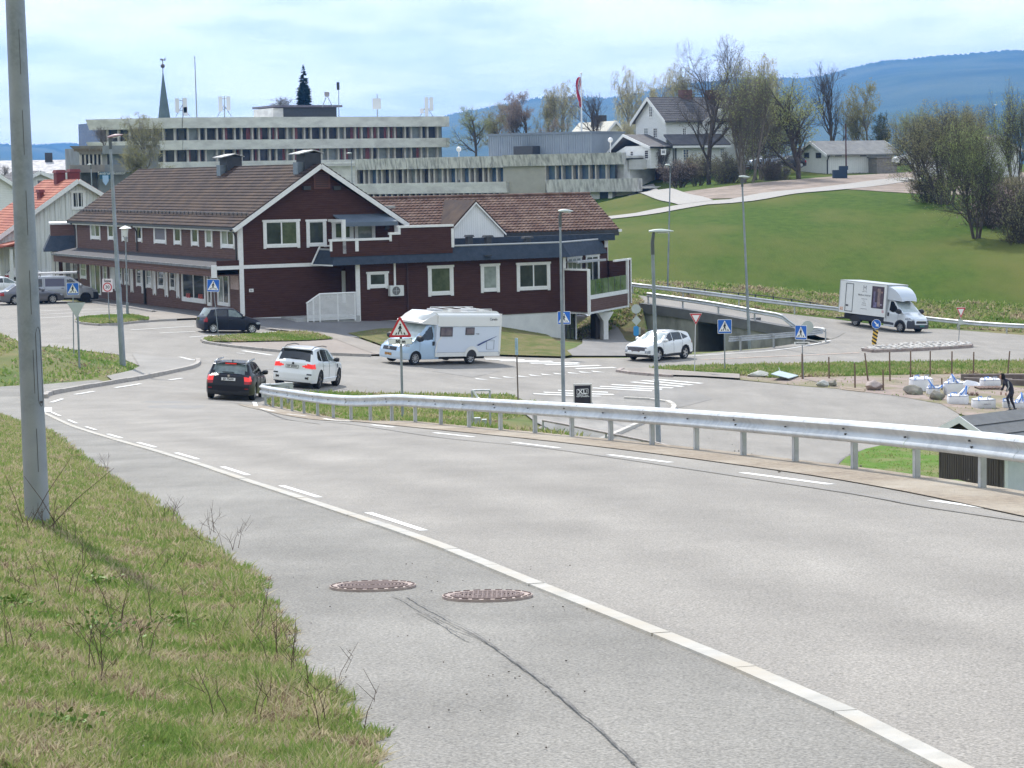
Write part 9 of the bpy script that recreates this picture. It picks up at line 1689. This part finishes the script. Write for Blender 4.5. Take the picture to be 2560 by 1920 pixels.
# spruce
b=at(762,330,385);sc=b.y/5600;H_=(330-163)*sc;r=empty('spruce_tree',b,label='dark narrow spruce rising behind the rooftop penthouse',cat='tree');mb=MB();mb.tube([(0,0,-2),(0,0,H_)],[.3,.03],6);mb.obj('trunk',BARKD,r);g=np.random.default_rng(5);V=[];nb_=0
for k in range(900):
    f=g.random()**.7;z=H_*(.05+.95*(1-f));rad=2.9*((H_-z)/H_)**.85*1.05+.1;t=g.random()*2*PI;L_n=rad*g.uniform(.65,1.1);d=np.array([math.cos(t),math.sin(t),-.28]);o=np.array([0,0,z]);s_=np.array([-math.sin(t),math.cos(t),0])*.22;e=o+d*L_n+np.array([0,0,.12*L_n]);V +=[o-s_*.3,o+d*L_n*.6-s_-np.array([0,0,.1]),e,o+d*L_n*.6+s_-np.array([0,0,.1])]
me=bpy.data.meshes.new('crown');tri_mesh(me,np.array(V),np.arange(len(V)).reshape(-1,4));me.materials.append(L_DARK);mobj('crown',me,r)
# ---------------------------------------------------------------- grass blades
GM=[M('blade_green',(.13,.22,.04),(.18,.27,.06),sc=1.5,rough=.7,spec=.2),M('blade_yellow_green',(.25,.29,.09),(.31,.33,.12),sc=1.5,rough=.7,spec=.2),M('blade_straw',(.52,.45,.28),(.42,.35,.21),sc=1.5,rough=.85,spec=.15),M('blade_brown',(.26,.19,.12),(.19,.14,.09),sc=1.5,rough=.9,spec=.1)]
for m in GM: translucent(m,.4)
def blades(name,X,Y,h,g,mix,label,wid=.007,lean=.5,zf=GZ,z0=0,two=True,noise_s=2.2):
    from mathutils import noise as mn
    n=len(X);Z=zf(X,Y)+z0;nv=np.array([mn.noise(Vector((x*noise_s,y*noise_s,0))) for x,y in zip(X,Y)]);nv2=np.array([mn.noise(Vector((x*noise_s*2.7+50,y*noise_s*2.7,3))) for x,y in zip(X,Y)])
    t=nv*.75+nv2*.45+g.normal(0,.22,n);q=np.quantile(t,np.cumsum(mix)[:-1]);mi=np.searchsorted(q,t).astype(np.int32)
    hh=h*(1+.55*nv2+.3*nv)*g.uniform(.5,1.25,n)*np.where(mi==2,.8,1)*np.where(mi==3,.6,1);a=g.uniform(0,2*PI,n);L=lean*g.uniform(.2,1.5,n)*np.where(mi>=2,1.9,1);dx,dy=np.cos(a)*L*hh,np.sin(a)*L*hh;b=g.uniform(0,2*PI,n);w=wid*g.uniform(.6,1.4,n)*(Y/14)**.5;wx,wy=np.cos(b)*w,np.sin(b)*w;hz=hh*np.clip(1-.28*L,.25,1)
    if two:
        V=np.stack([np.stack([X-wx,Y-wy,Z-.01],-1),np.stack([X+wx,Y+wy,Z-.01],-1),np.stack([X+dx*.35+wx*.8,Y+dy*.35+wy*.8,Z+hz*.6],-1),np.stack([X+dx*.35-wx*.8,Y+dy*.35-wy*.8,Z+hz*.6],-1),np.stack([X+dx,Y+dy,Z+hz],-1)],1);i=np.arange(n)[:,None]*5
        Fc=np.stack([i+np.array([0,1,2]),i+np.array([0,2,3]),i+np.array([3,2,4])],1).reshape(-1,3);m=np.repeat(mi,3)
    else:
        V=np.stack([np.stack([X-wx,Y-wy,Z-.02],-1),np.stack([X+wx,Y+wy,Z-.02],-1),np.stack([X+dx,Y+dy,Z+hz],-1)],1);Fc=np.arange(3*n).reshape(-1,3);m=mi
    me=bpy.data.meshes.new(name);tri_mesh(me,V.reshape(-1,3),Fc)
    for k in GM: me.materials.append(k)
    me.polygons.foreach_set('material_index',m.astype(np.int32));me.update();return mobj(name,me,label=label,cat='grass',kind='stuff')
g=np.random.default_rng(17);vy=np.array(VERGE)[:,1];vx=np.array(VERGE)[:,0]
N=170000;Y=1/(g.uniform(1/75.,1/8.8,N)**.92)**(1/.92);xr=np.interp(Y,vy,vx);xl=-.236*Y-.35;X=xl+(xr-xl+.03+.07*np.sin(Y*3.1)*np.cos(Y*1.3)+.05*np.sin(Y*11.))*g.random(N);ok=xr>xl;X,Y=X[ok],Y[ok];dd_=np.interp(Y,vy,vx)-X
blades('verge_grass',X,Y,.085+.05*np.exp(-((dd_-.25)/.25)**2)*(1+np.sin(Y*2.3)),g,[.24,.24,.38,.14],'rough grass of green and dry blades on the verge at lower left',.0055,.6)
sheet('verge_ground',[tuple(p) for p in VERGE if p[1]>4]+[(-30,85),(-30,4.5)],.012,M('verge_litter',(.27,.225,.13),(.15,.15,.07),sc=7,rough=.95,bump=.9,bsc=60,c3=(.24,.16,.11),sc3=.9,spec=.1,dist=.03),kind='structure')
def fill(poly,n,g):
    P=np.array(poly);lo,hi=P.min(0),P.max(0);out=[]
    while len(out)<n:
        x,y=g.uniform(lo[0],hi[0]),g.uniform(lo[1],hi[1])
        if inside((x,y),poly): out.append((x,y))
    A=np.array(out);return A[:,0],A[:,1]
sf=strip_far;strip_poly_=list(sf)+[(-.5,88),(.5,70),(1.5,58),(2.2,50)]+[tuple(p)[:2] for p in offset_line(smooth_line([(*p,0) for p in RAIL if 44<p[1]<79],2),.3)]
for nm,poly,n,h,mix,lab in (('roadside_grass',strip_poly_,30000,.17,[.3,.38,.22,.1],'grass strip between the guardrail and the junction'),('bank_grass',[tuple(p) for p in BANK]+[(-60,116)],26000,.2,[.42,.33,.17,.08],'grassy bank at left below the side street'),('strip_grass',gp([(1622,924),(1700,919.5),(1920,913),(2238,909),(2590,905),(2590,935),(2300,938),(2100,942),(1920,946),(1849,939),(1647,928)],80),26000,.24,[.36,.32,.22,.1],'uneven grass strip between the main road and the yard'),('island_grass',isl1,4500,.1,[.45,.4,.1,.05],'short grass on the small kerbed island'),('island_grass',isl2,5500,.1,[.3,.35,.25,.1],'short grass on the long island by the black car'),('mound_tufts',gp([(870,838),(950,826),(1180,822),(1244,797),(1290,808),(1400,866),(1420,890),(1242,891),(1100,890),(960,870)],80),16000,.17,[.22,.26,.34,.18],'patchy dry grass on the mound beside the white foundation'),('lawn_tufts',gp([(2180,1125),(2290,1100),(2420,1078)],60)+[(22,74.5),(14,71.5)]+gp([(2120,1180),(2125,1150)],60),9000,.12,[.6,.34,.04,.02],'bright green lawn left of the brown shed'),('yard_tufts',yard_poly,2500,.14,[.5,.3,.1,.1],'scattered weeds in the gravel yard'),('embankment_grass',[(3,147),(8.9,151.5),(9.3,157),(8.5,166),(4,166)],8000,.3,[.15,.2,.35,.3],'brown dead grass on the slope left of the underpass'),('slope_grass',[(9,162.5),(16,161),(23,161),(29,159.3),(35,154),(42,149),(46,156),(36,166),(20,172),(9,172)],26000,.3,[.22,.28,.34,.16],'rough tan grass along the foot of the green slope')):
    x,y=fill(poly,n,g);ff={'strip_grass': .0,'island_grass': .17}.get(nm,.0);blades(nm,x,y,h,g,mix,lab,.022 if h<.2 else .03,.7,z0=ff,two=False,noise_s=.35 if nm !='field_tufts' else .12)
# weeds and dry stalks on the verge
STK=M('stalk_dark',(.07,.045,.035),(.12,.08,.055),sc=6,rough=.9);rs_=random.Random(9);st=MB()
def stalk(mb,x,y,h,lx,ly,nb=3):
    p=Vector((x,y,gz(x,y)));q=[p,p+Vector((lx*.3,ly*.3,h*.5)),p+Vector((lx,ly,h))];mb.tube(q,[.003,.0022,.001],4,False)
    for k in range(nb): f=rs_.uniform(.4,.9);c=q[0].lerp(q[2],f);mb.tube([c,c+Vector((rs_.uniform(-.09,.09),rs_.uniform(-.08,.08),rs_.uniform(.04,.12)))],[.002,.001],3,False)
for u,v,n in ((265,1700,9),(330,1640,6),(275,1560,4),(420,1300,5),(450,1310,5),(500,1340,5),(560,1380,7),(640,1590,4),(715,1660,5),(760,1700,5),(790,1760,5),(180,1500,5),(60,1480,4),(350,1560,4),(520,1600,3),(250,1180,5),(130,1330,9),(80,1340,7),(170,1360,6),(590,1820,5),(860,1850,4),(20,1640,4),(400,1450,3),(230,1430,3)):
    (x,y),=gp([(u,v)],6)
    for k in range((n+1)//2+1): stalk(st,x+rs_.uniform(-.12,.12),y+rs_.uniform(-.2,.2),rs_.uniform(.12,.36),rs_.uniform(-.15,.15),rs_.uniform(-.15,.15))
for u0,v0,u1,v1 in ((60,1340,180,1140),(100,1345,285,1170),(150,1330,60,1190),(70,1345,10,1180),(120,1350,240,1330)):
    p=at(u0,v0,21.6);q=at(u1,v1,21.2);m_=p.lerp(q,.5)+Vector((0,0,.04));st.tube([p,m_,q],[.006,.004,.002],4,False)
st.obj('dry_stalks',STK,label='dark dead stalks standing in the verge grass',cat='weeds',kind='stuff')
LW=M('weed_leaf',(.10,.20,.025),(.15,.25,.05),sc=9,rough=.6,spec=.3)
for u,v,s_,lab in ((25,1530,.16,'bright leafy weed at the left edge of the verge'),(235,1470,.12,'small bright green weed in the middle of the verge'),(250,1600,.2,'bushy yellow green weed low on the verge'),(430,1575,.13,'low leafy weed right of the bushy one'),(140,1830,.12,'leafy weed among the red brown soil at the bottom left'),(500,1480,.1,'small weed near the footpath edge')):
    b=ong(u,v,6);r=empty('weed_plant',b,label=lab,cat='weed',group='leafy weeds on the verge');C=np.random.default_rng(u).normal(0,1,(150,3))*np.array([s_,s_,s_*.35])*.6+np.array([0,0,s_*.35]);C[:,2]=np.abs(C[:,2]);me=leaf_mesh('leaves',C,.035,g);me.materials.append(LW);mobj('leaves',me,r);mb=MB();[mb.tube([(0,0,0),tuple(C[k])],.002,3,False) for k in range(0,90,6)];mb.obj('stems',STK,r,kind='stuff')
SOIL=M('red_soil',(.20,.085,.05),(.13,.10,.085),sc=12,rough=.95,bump=.8,bsc=60,c3=(.26,.25,.24),sc3=4)
for u,v,rx,ry in ((60,1800,.35,.5),(120,1880,.4,.4),(230,1860,.25,.25),(300,1880,.2,.25),(15,1700,.2,.3),(205,1180,.35,1.6),(320,1260,.22,.7),(250,1220,.2,.9),(30,1230,.3,.8),(455,1345,.12,.4)):
    (x,y),=gp([(u,v)],6);sheet('soil_patch',[(x+rx*math.cos(a)*rs_.uniform(.6,1.2),y+ry*math.sin(a)*rs_.uniform(.6,1.2)) for a in np.linspace(0,2*PI,14)[:-1]],.02+.05*0,SOIL,kind='structure')
# small loose things on the asphalt
pb=MB()
for k in range(170):
    if k<60: u,v=rs_.uniform(600,1500),rs_.uniform(1400,1915)
    else: u,v=rs_.uniform(1500,2560),rs_.uniform(1040,1260)
    (x,y),=gp([(u,v)],6);d_=float(sdist(np.array([x]),np.array([y]),RAIL)[0])
    if k>=60 and d_<-1.1: continue
    s_=rs_.uniform(.004,.008) if k<60 else rs_.uniform(.01,.022);pb.box((x,y,gz(x,y)+.03+s_*.3),(s_*1.5,s_,s_),Matrix.Rotation(rs_.uniform(0,3),3,'Z'))
pb.obj('pebbles',M('pebble_dark',(.06,.05,.045),(.2,.17,.14),sc=20),label='small loose pebbles scattered on the asphalt and shoulder',cat='pebbles',kind='stuff')
# ---------------------------------------------------------------- air
hz=MB();hz.bx(-5600,5600,-420,6300,-60,345);ho=hz.obj('haze',[],kind='stuff');hm=bpy.data.materials.new('haze_air');hm.use_nodes=True;N,L,b=nodes_of(hm);N.remove(b);pv=N.new('ShaderNodeVolumePrincipled');pv.inputs['Color'].default_value=(.14,.42,1.0,1);pv.inputs['Density'].default_value=.00014;pv.inputs['Anisotropy'].default_value=.55
L.new(pv.outputs[0],N['Material Output'].inputs['Volume']);ho.data.materials.append(hm)
